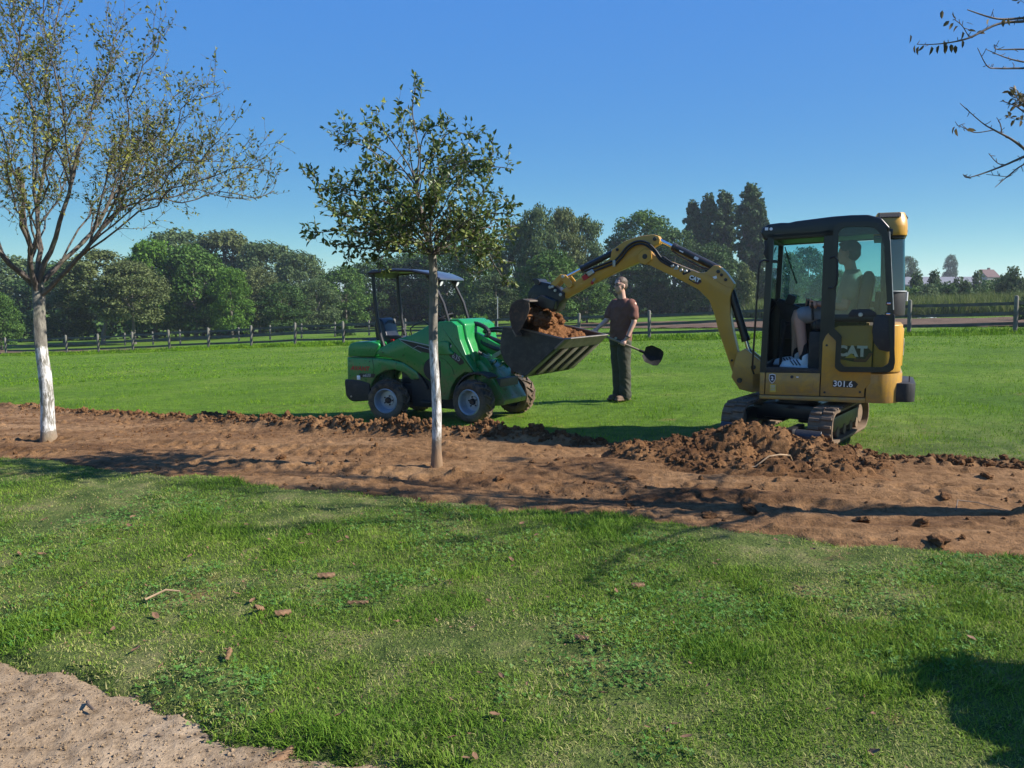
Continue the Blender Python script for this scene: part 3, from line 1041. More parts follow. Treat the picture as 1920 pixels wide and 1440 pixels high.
FT = [  # name, px, depth, top row, half width px, kind, material, label, extra
    ('wood_tree', 2, 66, 545, 30, 'round', 'leaf_mid', 'rounded green tree at the left edge of the photo, behind the fence end', dict(low=.03)),
    ('wood_tree', 30, 104, 478, 75, 'round', 'leaf_greygreen', 'dark far tree behind the limed trunk at the left edge', dict(low=.02)),
    ('wood_tree', 118, 98, 490, 68, 'round', 'leaf_dark', 'dark shaded tree just right of the large limed trunk', dict(low=.02)),
    ('wood_tree', 120, 74, 545, 48, 'round', 'leaf_olive', 'low olive green tree behind the limed trunk on the left', dict(low=.06)),
    ('wood_tree', 192, 72, 468, 62, 'round', 'leaf_olive', 'open olive coloured tree with a pale leaning trunk', dict(low=.30, lean=1.5)),
    ('wood_tree', 252, 71, 488, 52, 'round', 'leaf_olive', 'drooping olive tree with a straight grey trunk beside the leaning one', dict(low=.22)),
    ('wood_tree', 292, 80, 447, 48, 'round', 'leaf_bright', 'bright green tree behind the olive trees on the left', dict(low=.05)),
    ('wood_tree', 368, 79, 458, 58, 'round', 'leaf_mid', 'broad dark green tree in the middle of the left wood', dict(low=.03)),
    ('wood_tree', 436, 77, 500, 34, 'round', 'leaf_bright', 'small yellowish green tree at the foot of the left wood', dict(low=.05)),
    ('wood_tree', 345, 112, 428, 70, 'round', 'leaf_greygreen', 'tall greyish tree at the crest of the left wood', dict(low=.05)),
    ('wood_tree', 425, 110, 433, 70, 'round', 'leaf_olive', 'olive grey crown at the top of the left wood, near its middle', dict(low=.05)),
    ('wood_tree', 505, 106, 450, 62, 'round', 'leaf_greygreen', 'greyish crown on the falling right shoulder of the left wood', dict(low=.05)),
    ('wood_tree', 565, 100, 468, 48, 'round', 'leaf_greygreen', 'greyish tree ending the left wood beside the gap of sky', dict(low=.03)),
    ('wood_tree', 488, 86, 500, 40, 'round', 'leaf_olive', 'willowy olive tree before the right part of the left wood', dict(low=.05)),
    ('wood_tree', 530, 80, 528, 40, 'round', 'leaf_dark', 'low dark green tree above the fence, left of the loader', dict(low=.03)),
    ('wood_tree', 596, 84, 520, 36, 'round', 'leaf_greygreen', 'small dark tree right below the gap of sky', dict(low=.03)),
    ('wood_tree', 650, 90, 497, 42, 'round', 'leaf_mid', 'green rounded tree just left of the loader canopy', dict(low=.03)),
    ('wood_tree', 712, 98, 478, 52, 'round', 'leaf_dark', 'dark tree seen through the left half of the loader canopy', dict(low=.02)),
    ('wood_tree', 775, 100, 468, 52, 'round', 'leaf_dark', 'dark tree behind the thin limed trunk', dict(low=.02)),
    ('wood_tree', 838, 98, 452, 50, 'round', 'leaf_mid', 'green tree behind the right half of the loader canopy', dict(low=.02)),
    ('wood_tree', 900, 92, 440, 48, 'round', 'leaf_mid', 'tree behind the drooping branch right of the loader canopy', dict(low=.02)),
    ('wood_tree', 930, 76, 512, 42, 'round', 'leaf_greygreen', 'low greyish tree above the excavator bucket', dict(low=.03)),
    ('wood_tree', 972, 80, 412, 40, 'round', 'leaf_greygreen', 'left shoulder tree of the tall clump above the excavator bucket', dict(low=.05)),
    ('wood_tree', 1010, 78, 383, 36, 'round', 'leaf_greygreen', 'tallest tree of the clump above the excavator bucket', dict(low=.05)),
    ('wood_tree', 1056, 79, 391, 34, 'round', 'leaf_olive', 'middle tree of the tall clump above the excavator bucket', dict(low=.05)),
    ('wood_tree', 1096, 80, 404, 36, 'round', 'leaf_greygreen', 'right tree of the tall clump, beside the gap of sky', dict(low=.05)),
    ('wood_tree', 1030, 70, 470, 52, 'round', 'leaf_mid', 'wide lower tree before the tall clump', dict(low=.03)),
    ('wood_tree', 1100, 72, 520, 44, 'round', 'leaf_mid', 'low bushy tree behind the standing man', dict(low=.02)),
    ('wood_tree', 1206, 100, 397, 56, 'round', 'leaf_mid', 'broad tree above the top of the excavator boom', dict(low=.25)),
    ('wood_tree', 1180, 92, 470, 52, 'round', 'leaf_dark', 'dark shaded tree under the excavator boom, left half', dict(low=.01)),
    ('wood_tree', 1262, 90, 430, 44, 'round', 'leaf_dark', 'dark shaded tree under the excavator boom, right half', dict(low=.01)),
    ('wood_tree', 1330, 88, 455, 46, 'round', 'leaf_dark', 'dark tree at the foot of the poplars', dict(low=.01)),
    ('poplar', 1293, 104, 379, 17, 'poplar', 'leaf_poplar', 'leftmost and lowest of the columnar poplars', dict(low=.03)),
    ('poplar', 1321, 103, 366, 17, 'poplar', 'leaf_poplar', 'second columnar poplar from the left, beside the stick cylinder', dict(low=.03)),
    ('poplar', 1350, 102, 361, 21, 'poplar', 'leaf_poplar', 'wide columnar poplar left of the narrow gap of sky', dict(low=.03)),
    ('poplar', 1398, 98, 348, 22, 'poplar', 'leaf_poplar', 'tallest columnar poplar, nearest to the excavator cab', dict(low=.02)),
    ('poplar', 1421, 97, 392, 12, 'poplar', 'leaf_poplar', 'short columnar poplar against the front of the excavator cab', dict(low=.02)),
    ('weeping_willow', 1392, 74, 497, 25, 'willow', 'leaf_willow', 'pale green weeping willow at the foot of the tallest poplar', dict(low=.02)),
    ('wood_tree', 1462, 92, 472, 36, 'round', 'leaf_greygreen', 'tree seen through the front of the excavator cab', dict(low=.03)),
    ('wood_tree', 1510, 100, 462, 34, 'round', 'leaf_dark', 'dark tree seen through the side window of the cab', dict(low=.03)),
    ('wood_tree', 1556, 96, 505, 30, 'round', 'leaf_mid', 'green tree seen behind the cab door pillar', dict(low=.03)),
    ('wood_tree', 1694, 210, 480, 18, 'round', 'leaf_dark', 'far bluish tree directly behind the excavator rear window', dict(low=.05)),
    ('wood_tree', 1773, 270, 477, 11, 'round', 'leaf_dark', 'lone far rounded tree on the skyline at the right', dict(low=.05)),
]
for nm, px, D, top, hw, kd, mt, lb, ex in FT:
    far_tree(nm, px, D, top, hw, kd, mt, lb, 'trees beyond the paddock', **ex)

HB = [  # hedge bushes on the right
    (1700, 72, 524, 26, 'leaf_mid', 'green bush low behind the track, right beside the cab'),
    (1735, 70, 526, 26, 'leaf_greygreen', 'low grey green bush, second right of the cab'),
    (1770, 74, 520, 26, 'leaf_mid', 'rounded green bush below the gap between the roofs'),
    (1806, 72, 522, 26, 'leaf_dark', 'low dark bush in the middle of the right hedge'),
    (1842, 74, 518, 26, 'leaf_mid', 'green bush under the red roof'),
    (1876, 76, 516, 26, 'leaf_greygreen', 'low bush left of the feathery shrub'),
    (1640, 78, 520, 34, 'leaf_mid', 'hedge bush hidden mostly by the excavator rear window'),
    (1716, 82, 506, 30, 'leaf_dark', 'dark hedge bush just right of the excavator cab'),
    (1748, 84, 502, 26, 'leaf_dark', 'dark twiggy hedge bush below the low barn roof'),
    (1786, 80, 508, 28, 'leaf_greygreen', 'greyish hedge bush below the lone skyline tree'),
    (1822, 84, 494, 26, 'leaf_greygreen', 'taller greyish hedge bush left of the red roof'),
    (1858, 86, 508, 24, 'leaf_dark', 'dark hedge bush below the red roof'),
    (1888, 66, 492, 30, 'leaf_greygreen', 'feathery grey green shrub near the right edge'),
    (1922, 68, 502, 26, 'leaf_greygreen', 'shrub cut by the right edge of the photo'),
    (1930, 40, 540, 24, 'leaf_dark', 'dark shrub behind the last fence post at the right edge'),
    (648, 62, 590, 16, 'leaf_mid', 'small bush behind the fence left of the loader'),
    (855, 64, 578, 22, 'leaf_bright', 'bright sunlit bush behind the fence, under the loader canopy'),
    (900, 66, 575, 16, 'leaf_bright', 'small bright bush behind the fence, left of the excavator bucket'),
]
for px, D, top, hw, mt, lb in HB:
    far_tree('hedge_bush', px, D, top, hw, 'bush', mt, lb, 'bushes beyond the paddock', 'bush', low=0, trunk=False, size=D * .0026, base_drop=.25)

# distant hedgerows that close the view, one mass of leaves each
def hedgerow(name, a, b, h, mat, seed, n=9000, size=.5):
    rg = np.random.default_rng(seed)
    t = rg.random(n)
    L_ = math.hypot(b[0] - a[0], b[1] - a[1])
    hh = h * (.65 + .5 * np.clip(fbm(t * L_ / 9, t * 0 + seed, 3, seed), -.6, 1))
    x = a[0] + (b[0] - a[0]) * t + rg.normal(0, 1.2, n)
    y = a[1] + (b[1] - a[1]) * t + rg.normal(0, 1.2, n)
    z = g(x, y) + hh * rg.random(n) ** .6
    V, F, rn = leaf_cards(np.stack([x, y, z], -1), rg.normal(0, 1, (n, 3)) + np.array([.1, -.4, .6]), size, rg, .6)
    return tag(np_mesh(name, V, F, mat, smooth=False, attrs={'rnd': rn}), kind='stuff')

hedgerow('distant_hedge', (30, 128), (150, 118), 3.4, 'leaf_greygreen', 3, 9000, .55)
hedgerow('distant_wood', (-40, 150), (260, 330), 7, 'leaf_dark', 4, 16000, 1.3)
hedgerow('side_wood', (-190, 120), (-60, 125), 9, 'leaf_mid', 8, 12000, .8)
hedgerow('wood_undergrowth', (-110, 84), (-28, 92), 4.5, 'leaf_dark', 5, 9000, .42)
hedgerow('wood_undergrowth', (-28, 98), (36, 102), 4.0, 'leaf_dark', 6, 12000, .42)
for _o in bpy.data.objects:
    if _o.name.startswith('distant_hedge'): tag(_o, 'far greyish hedgerow along the skyline at the right', 'hedge')
    if _o.name.startswith('distant_wood'): tag(_o, 'far dark line of woodland on the horizon', 'woodland')
    if _o.name.startswith('side_wood'): tag(_o, 'wood beyond the left edge, behind the wide fruit tree', 'woodland')
    if _o.name == 'wood_undergrowth': tag(_o, 'dark undergrowth along the foot of the left wood', 'undergrowth')
    if _o.name == 'wood_undergrowth.001': tag(_o, 'dark undergrowth along the foot of the middle trees', 'undergrowth')

# ------------------------------------------------------------------ low barn, house and small far things on the right
def gable(L_, W, h, rise, mat_w, mat_r, root, over=.4):
    build('wall', prism([(-W / 2, 0), (W / 2, 0), (W / 2, h), (0, h + rise), (-W / 2, h)], -L_ / 2, L_ / 2, 0, 1, 'yz'), mat_w, root, smooth=False)
    sl = rise / (W / 2)
    e = W / 2 + over
    for s in (-1, 1):
        build('roof_slope', prism([(0, h + rise + .12), (s * e, h + rise - sl * e + .12), (s * e, h + rise - sl * e + .30), (0, h + rise + .30)], -L_ / 2 - .5, L_ / 2 + .5, 0, 1, 'yz'), mat_r, root, smooth=False)

b1 = empty('barn', (75.5, 140, gz(75.5, 140) - .3), R(-4), 'long low barn with a light grey roof behind the hedge', 'barn')
gable(13, 9, 3.1, 1.3, 'barn_wall', 'barn_roof', b1)
for k in range(2):
    build('door', box((-3.2 + k * 6, -4.55, 1.5), (3.2, .14, 3.0), .02), 'black_paint', b1)
b2 = empty('farm_house', (141, 232, gz(141, 232) - .3), R(20), 'small far house with a red tiled roof at the right', 'house')
gable(4.6, 4.4, 6.0, 2.0, 'house_wall', 'red_tiles', b2, .25)
for k in range(2):
    build('window', box((-1.2 + k * 2.4, -2.25, 4.4), (.9, .12, 1.2), .02), 'black_paint', b2)
build('chimney', box((1.2, .4, 8.2), (.6, .6, 1.2), .03), 'red_tiles', b2)

def sheet(px, D, w, d, seed, label):
    x = (px - 960) / FPX * D
    nx, ny = 26, 12
    X, Y = np.meshgrid(np.linspace(-w / 2, w / 2, nx), np.linspace(-d / 2, d / 2, ny))
    Z = .02 + .09 * np.abs(fbm(X * 2.3 + seed, Y * 2.3, 3, seed))
    o = np_mesh('plastic_sheet', np.stack([X, Y, Z], -1).reshape(-1, 3), grid_faces(nx, ny), 'white_sheet')
    o.modifiers.new('thick', 'SOLIDIFY').thickness = .03
    o.location = (x, D, gz(x, D) + .10)
    o.rotation_euler = (R(4), 0, R(8))
    tag(o, label, 'sheet', 'white sheets lying by the riding track')

sheet(1724, 50, 1.5, .9, 3, 'crumpled white plastic sheet lying beyond the riding track, near the excavator')
sheet(1814, 56, 1.2, .8, 8, 'smaller white plastic sheet right of the other, beyond the riding track')
pole = empty('lamp_post', ((933 - 960) / FPX * 52, 52, gz(-1, 52)), 0, 'thin grey lamp post beyond the fence, left of the excavator bucket', 'lamp post')
build('shaft', cyl((0, 0, -.2), (0, 0, 2.35), .035, .028, 10), 'pole_grey', pole)
build('head', box((0, 0, 2.40), (.10, .10, .10), .02), 'pole_grey', pole)
# ------------------------------------------------------------------ the fruit trees along the strip
class Wood:
    """collects tapered branches and leaves of one tree"""
    def __init__(s, seed):
        s.rg = random.Random(seed)
        s.shapes, s.leaves = [], []
    def branch(s, pts, r0, r1, n=6):
        k = len(pts)
        s.shapes.append(tube(pts, [r0 + (r1 - r0) * (i / (k - 1)) ** .8 for i in range(k)], n, caps=False))
    def rnd(s, a=1.0):
        return Vector((s.rg.gauss(0, a), s.rg.gauss(0, a), s.rg.gauss(0, a)))
    def curve(s, p0, p1, ctrl, k=9, wob=.03):
        out = []
        ph = s.rnd(3)
        for i in range(k + 1):
            t = i / k
            p = p0 * (1 - t) ** 2 + ctrl * 2 * t * (1 - t) + p1 * t * t
            w = Vector((mnoise.noise(p * 2.2 + ph), mnoise.noise(p * 2.2 + ph + Vector((9, 0, 0))), mnoise.noise(p * 2.2 + ph + Vector((0, 9, 0)))))
            out.append(p + w * wob * min(1, t * 3))
        return out
    def shoot(s, p, d, length, k=4, up=.25, wob=.18):
        pts = [p.copy()]
        d = d.normalized()
        for i in range(k):
            d = (d + s.rnd(wob) + Vector((0, 0, up / k))).normalized()
            p = p + d * length / k
            pts.append(p.copy())
        return pts
    def leaf_at(s, p, d, size):
        s.leaves.append((p, d, size))
    def leaf_along(s, pts, step, size, start=.0, prob=1.0):
        for a, b in zip(pts[:-1], pts[1:]):
            L_ = (b - a).length
            n = max(1, int(L_ / step + s.rg.random()))
            for i in range(n):
                if s.rg.random() < prob:
                    d = ((b - a).normalized() * .5 + s.rnd(.7) + Vector((0, 0, -.15))).normalized()
                    s.leaf_at(a.lerp(b, s.rg.random()), d, size * s.rg.uniform(.65, 1.25))
        if s.rg.random() < prob:
            for q in range(2):
                s.leaf_at(pts[-1], ((pts[-1] - pts[-2]).normalized() + s.rnd(.4)).normalized(), size * s.rg.uniform(.7, 1.2))
    def leaf_mesh(s, name, mat, parent, width=.5):
        rg = np.random.default_rng(3)
        n = len(s.leaves)
        P = np.array([l[0] for l in s.leaves]); D = np.array([l[1] for l in s.leaves]); S = np.array([l[2] for l in s.leaves])[:, None]
        A = np.cross(D, rg.normal(0, 1, (n, 3)) * .8 + np.array([0, 0, 1.0]))
        A /= np.linalg.norm(A, axis=1, keepdims=True) + 1e-9
        N = np.cross(A, D)
        curl = rg.uniform(-.05, .35, n)[:, None]
        fold = rg.uniform(.05, .30, n)[:, None]
        def q(t, w, lift):
            return P + D * S * t - N * S * curl * t * t + A * S * w * width + N * S * fold * abs(w) * lift
        V = np.stack([q(0.04, 0, 0), q(.32, .46, 1), q(.72, .36, 1), q(1.0, 0, 0), q(.72, -.36, 1), q(.32, -.46, 1), q(.5, 0, 0)], 1).reshape(-1, 3)
        b = np.arange(n)[:, None] * 7
        F = np.concatenate([b + np.array([[0, 1, 6]]), b + np.array([[1, 2, 6]]), b + np.array([[2, 3, 6]]), b + np.array([[3, 4, 6]]), b + np.array([[4, 5, 6]]), b + np.array([[5, 0, 6]])], 0)
        return np_mesh(name, V, F, mat, parent, smooth=False, attrs={'rnd': np.repeat(rg.random(n), 7)})

def trunk_path(h, lean, seed, k=12):
    return [Vector((lean[0] * (i / k) + .008 * math.sin(i * .9 + seed), lean[1] * (i / k) + .008 * math.cos(i * .7 + seed), h * i / k)) for i in range(k + 1)]

def trunk_shape(pts, r0, r1, flare, seed, n=16):
    rings = []
    k = len(pts) - 1
    zz = np.linspace(0, 1, 40)
    for t in zz:
        i = min(k - 1, int(t * k)); f = t * k - i
        c = pts[i].lerp(pts[i + 1], f)
        z = c.z
        r = r0 + (r1 - r0) * t + flare * math.exp(-z / .07)
        ring = []
        for j in range(n):
            a = 2 * math.pi * j / n
            d = Vector((math.cos(a), math.sin(a), 0))
            m = 1 + .10 * mnoise.noise(Vector((math.cos(a) * 1.6, math.sin(a) * 1.6, z * 2.5 + seed))) + .05 * mnoise.noise(Vector((math.cos(a) * 4, math.sin(a) * 4, z * 9 + seed)))
            ring.append(c + d * r * m + Vector((0, 0, -.06 if t == 0 else 0)))
        rings.append(ring)
    return loft(rings)

def fruit_tree(name, loc, label, tips, trunk_h, lean, r0, r1, seed, sub_n, sub_len, twig_n, leaf_step, leaf_size, leaf_prob, leaf_mat, bark, extra=None, low_hang=(), limb_r=.03, bend=.45, leader=None, wob=.05, sub_up=.35, sparse_above=99, scaffold=None):
    root = empty(name, loc, 0, label, 'tree', 'fruit trees along the soil strip')
    W = Wood(seed)
    tp = trunk_path(trunk_h, lean, seed)
    build('trunk', trunk_shape(tp, r0, r1, r0 * .35, seed), bark, root)
    top = tp[-1]
    axis = None
    if leader is not None:
        axis = W.curve(top, Vector(leader), top.lerp(Vector(leader), .5) + W.rnd(.05), 12, wob)
        W.branch([top - Vector((0, 0, .05))] + axis, r1 * .9, .005, 9)
    prim = []
    for q in (scaffold or ()):                # main scaffold limbs that everything else forks from
        a = Vector((lean[0], lean[1], trunk_h - W.rg.uniform(.02, .22)))
        b = Vector(q)
        c = W.curve(a, b, a.lerp(b, .5) + Vector((0, 0, -.10)) + W.rnd(.08), 10, .10)
        prim.append(c)
        W.branch(c, r1 * .55, r1 * .24, 8)
    for i, tip in enumerate(tips):
        tip = Vector(tip)
        if axis is not None:
            hor = math.hypot(tip.x, tip.y)
            zs = min(tip.z - .25 * hor - W.rg.uniform(.0, .35), leader[2] - .25)
            if i in low_hang:
                zs = trunk_h + W.rg.uniform(.0, .25)
            t = min(.9, max(0.0, (zs - trunk_h) / (leader[2] - trunk_h)))
            p0 = axis[int(t * 12)].lerp(axis[min(12, int(t * 12) + 1)], (t * 12) % 1)
        elif prim:
            best = max(prim, key=lambda c: (c[-1] - c[0]).normalized().dot((tip - c[0]).normalized()) + W.rg.uniform(0, .06))
            t = W.rg.uniform(.25, .98)
            p0 = best[int(t * 10)].lerp(best[min(10, int(t * 10) + 1)], (t * 10) % 1)
        else:
            h = trunk_h - W.rg.uniform(.0, .28) if abs(tip.x) + abs(tip.y) > .35 else trunk_h - .03
            p0 = Vector((lean[0], lean[1], h))
        out = tip - p0
        ctrl = p0 + Vector((out.x * bend, out.y * bend, out.z * (.62 if out.z > .6 else .9) + .10))
        if i in low_hang:
            ctrl = p0 + Vector((out.x * .6, out.y * .6, max(.40, out.z + .50)))
        L_ = out.length
        pts = W.curve(p0, tip, ctrl, 12, wob)
        rr = min(r1 * .62, limb_r * (.55 + .25 * L_))
        W.branch(pts, rr, .004, 7)
        ns = max(3, int(sub_n * L_ * (.45 if tip.z > sparse_above else 1)))
        for k in range(ns):
            t = .22 + .76 * (k + W.rg.random()) / ns
            q = pts[min(11, int(t * 12))].lerp(pts[min(12, int(t * 12) + 1)], (t * 12) % 1)
            tg = (pts[min(12, int(t * 12) + 1)] - pts[min(11, int(t * 12))]).normalized()
            d = (tg * .7 + W.rnd(.55) + Vector((0, 0, sub_up)) + Vector((out.x, out.y, 0)) * .12)
            sl = sub_len * W.rg.uniform(.45, 1.15) * (1.1 - .45 * t)
            sp = W.shoot(q, d, sl, 5, sub_up, .16)
            W.branch(sp, max(.0035, rr * .32 * (1.1 - t)), .0018, 4)
            W.leaf_along(sp[1:], leaf_step, leaf_size, 0, leaf_prob)
            for m in range(W.rg.randint(max(1, twig_n - 2), twig_n + 1)):
                j = W.rg.randint(1, 4)
                d2 = ((sp[j] - sp[j - 1]).normalized() * .6 + W.rnd(.6) + Vector((0, 0, .2)))
                tw = W.shoot(sp[j], d2, sl * W.rg.uniform(.25, .55), 3, .2, .2)
                W.branch(tw, .0026, .0013, 3)
                W.leaf_along(tw, leaf_step, leaf_size, 0, leaf_prob)
        W.leaf_along(pts[8:], leaf_step * 1.2, leaf_size, 0, leaf_prob)
    if extra:
        extra(W)
    build('branches', W.shapes, 'bark_twig', root, sharp=60)
    W.leaf_mesh('crown', leaf_mat, root)
    return root

def tips_px(pts, sx, sz, bx, by):
    return [((a - bx) * sx, d, (by - b) * sz) for a, b, d in pts]

# the slender tree in the middle: limb tips as (column, row, depth offset)
MT = [(a * .95, b, 2.0 + (c - 2.0) * .86) for a, b, c in tips_px([(582, 335, .05), (606, 428, -.35), (625, 455, .30), (645, 222, .20), (690, 212, -.25), (668, 262, -.5), (738, 200, .35), (787, 122, .0), (842, 215, -.2),
              (866, 205, .30), (882, 290, .6), (925, 288, -.55), (965, 292, .1), (978, 392, -.2), (985, 412, .35), (942, 462, -.5), (958, 545, -.15), (900, 492, .35),
              (722, 500, -.35), (655, 478, .1), (700, 440, -.75), (760, 400, -.9), (830, 380, -.85), (770, 380, .85), (860, 400, .8), (690, 400, .75), (905, 372, .15),
              (735, 300, .1), (800, 270, .2), (608, 378, .3), (640, 405, -.5), (955, 432, .2), (930, 400, -.6), (690, 470, .45), (765, 470, -.6), (862, 478, -.5), (820, 450, .7), (900, 430, .6), (640, 330, .2), (700, 330, -.3), (880, 340, -.4), (820, 330, -.5)], .00507, .00500, 820, 868)]
fruit_tree('fruit_tree', (-.715, 7.271, soil_z(-.715, 7.271) - .01), 'slender young fruit tree with limed stem standing in front of the green loader', MT, 1.98, (-.03, .02), .047, .038, 11,
           10.5, .34, 5, .026, .052, .80, 'leaf_fruit', 'bark_limed_thin', low_hang=(16, 17, 18, 19), limb_r=.010, leader=(-.14, .0, 2.85), wob=.08, sparse_above=2.95)

# the larger, half bare tree on the left
LT = tips_px([(533, 303, -.2), (522, 352, .5), (498, 290, -.9), (427, 170, .3), (405, 255, 1.1), (372, 118, -.6), (330, 150, .9), (284, 48, .1), (205, 30, -.8), (140, -50, .4),
              (92, -90, -.2), (25, -60, .7), (-70, 20, -.5), (-150, 120, .3), (-195, 245, -.4), (-165, 345, .6), (300, 285, -1.6), (240, 190, 1.7), (170, 230, -2.0), (120, 140, 1.4),
              (60, 230, -2.0), (30, 250, 2.0), (-60, 200, -1.4), (180, 300, 2.1), (345, 340, -1.3), (440, 345, 1.0), (380, 300, -.2), (150, 120, -.9), (60, 60, -.8),
              (250, 330, -2.1), (10, 340, -1.8), (-90, 330, 1.4), (330, 230, .3), (220, 110, .5)], .00676, .0067, 95, 820)
fruit_tree('fruit_tree', (-5.95, 9.8, soil_z(-5.95, 9.8) - .01), 'wide half-bare fruit tree with thick limed trunk at the left edge', LT, 2.02, (-.04, .03), .083, .068, 23,
           10.0, .74, 6, .055, .048, .55, 'leaf_fruit_sparse', 'bark_limed', limb_r=.0115, bend=.50, wob=.18, sub_up=.70,
           scaffold=[(1.15, -.15, 2.95), (.75, .75, 3.25), (.35, -.8, 3.3), (.10, .25, 3.7), (-.55, .7, 3.3), (-.95, -.1, 3.1), (-.5, -.75, 3.0), (.75, -.2, 3.6)])

# the next tree of the row: its stem stands right of the picture, some twigs reach in
def flow(P, k=6):
    """smooth curve through the points"""
    out = []
    for i in range(len(P) - 1):
        p0, p1, p2, p3 = P[max(0, i - 1)], P[i], P[i + 1], P[min(len(P) - 1, i + 2)]
        for q in range(k):
            t = q / k
            out.append(.5 * ((2 * p1) + (p2 - p0) * t + (2 * p0 - 5 * p1 + 4 * p2 - p3) * t * t + (3 * p1 - p0 - 3 * p2 + p3) * t ** 3))
    return out + [P[-1]]

def right_extra(W):
    o = Vector((4.4, 5.15, gz(4.4, 5.15)))
    def pt(px, py, d):
        c, s_ = math.cos(PITCH), math.sin(PITCH)
        x, y = (px - 960) / FPX, (720 - py) / FPX
        dirv = Vector((x, c + y * s_, -s_ + y * c))
        return Vector((0, 0, CAM_H)) + dirv * (d / dirv.y) - o
    def br(pts, d, r0, r1, hub):
        P = [Vector(hub)] + [pt(a, b, d + .04 * math.sin(i * 1.3)) for i, (a, b) in enumerate(pts)]
        W.branch(flow(P), r0, r1, 6)
        for i in range(1, len(P) - 1):            # short fruiting spurs
            for k in range(3):
                q = P[i].lerp(P[i + 1], W.rg.random())
                W.branch(W.shoot(q, W.rnd(1) + Vector((0, 0, .3)), W.rg.uniform(.015, .05), 2), .0028, .0018, 4)
        return P
    up = (-.12, .0, 2.55)
    md = (-.05, .0, 2.05)
    def lv(px, py, d, ang, s=.05):
        p = pt(px, py, d)
        W.leaf_at(p, Vector((math.cos(ang), W.rg.uniform(-.3, .3), -math.sin(ang))), s)
    br([(1960, 14), (1920, 16), (1870, 17), (1815, 0)], 5.1, .016, .003, up)
    br([(1960, 20), (1920, 22), (1872, 27), (1820, 52), (1785, 61), (1750, 65), (1720, 65)], 5.05, .014, .002, up)
    br([(1820, 52), (1805, 30), (1790, 18)], 5.05, .004, .002, pt(1830, 47, 5.05))
    br([(1970, 80), (1920, 75), (1872, 75), (1865, 66)], 5.2, .010, .002, up)
    br([(1970, 105), (1920, 99), (1885, 90), (1850, 75)], 5.3, .010, .002, up)
    br([(1970, 112), (1920, 110), (1872, 110), (1852, 105), (1834, 71)], 5.0, .011, .002, md)
    br([(1970, 300), (1920, 260), (1895, 242), (1865, 226), (1842, 212), (1801, 176)], 5.1, .013, .002, md)
    br([(1830, 231), (1808, 222), (1795, 217)], 5.1, .004, .0015, pt(1865, 226, 5.1))
    br([(1877, 215), (1870, 203)], 5.1, .004, .002, pt(1880, 234, 5.1))
    br([(1970, 262), (1920, 277), (1885, 292), (1845, 307), (1815, 315), (1807, 309)], 4.95, .012, .002, md)
    br([(1872, 288), (1855, 270)], 4.95, .004, .002, pt(1888, 291, 4.95))
    br([(1970, 270), (1920, 292), (1895, 310), (1867, 334)], 5.2, .011, .002, md)
    br([(1890, 314), (1850, 310)], 5.2, .004, .002, pt(1897, 308, 5.2))
    for a in ((1708, 46, 1.2), (1716, 66, 1.7), (1724, 68, 1.8), (1735, 66, 2.3), (1748, 68, 1.6), (1762, 66, 1.9), (1770, 58, 1.3), (1776, 66, 1.7), (1784, 64, 1.5), (1792, 66, 1.3),
              (1806, 40, 1.4), (1806, 56, 1.5), (1782, 20, 2.4), (1790, 24, 2.3), (1798, 30, 2.3), (1812, 24, .2), (1815, 38, .1), (1768, 0, 1.5), (1788, 2, 1.6), (1856, 16, 1.9), (1884, 16, 1.7), (1892, 14, 1.4), (1832, 42, .1)):
        lv(a[0], a[1], 5.05, a[2], .052)
    for a in ((1792, 219, 2.0), (1794, 222, 1.4), (1812, 226, .0)):
        lv(a[0], a[1], 5.1, a[2], .056)

RT = [(1.6, .3, 3.6), (1.2, -1.0, 3.2), (.9, 1.2, 3.4), (.2, .3, 4.6), (-.3, .9, 4.4), (.4, -1.1, 3.9), (1.9, -.2, 2.8), (-.2, 1.7, 3.2), (.0, -1.6, 3.0), (.6, .5, 4.4), (1.3, 1.0, 2.9),
      (-.55, .3, 4.9), (-.7, 1.2, 4.7), (-.2, -.9, 4.6), (-.9, .6, 4.9)]
fruit_tree('fruit_tree', (4.4, 5.15, soil_z(4.4, 5.15) - .01), 'fruit tree right of the photo whose nearly bare twigs hang into the upper right corner', RT, 1.95, (.0, .0), .085, .07, 31,
           5.0, .55, 3, .05, .058, .85, 'leaf_autumn', 'bark_limed', extra=right_extra, limb_r=.026)

# dense shrub just outside the right edge: it throws the round shade on the near lawn
sh = empty('garden_shrub', (4.05, 2.45, gz(4.05, 2.45)), 0, 'dense shrub outside the right edge, throwing the round shade in the lower right', 'shrub')
_P, _N, _rg = crown_cloud('bush', 77, 11000, .05)
_P = _P * np.array([1.15, 1.05, 1.82])
_V, _F, _rn = leaf_cards(_P, _N, .085, _rg, .6)
np_mesh('crown', _V, _F, 'leaf_dark', sh, False, {'rnd': _rn})
build('stem', [tube([(0, 0, -.1), (.03 * k, .05 * (k - 2), .5), (.12 * (k - 2), .1 * (k - 2), 1.0)], [.03, .022, .008], 6) for k in range(5)], 'bark_twig', sh)
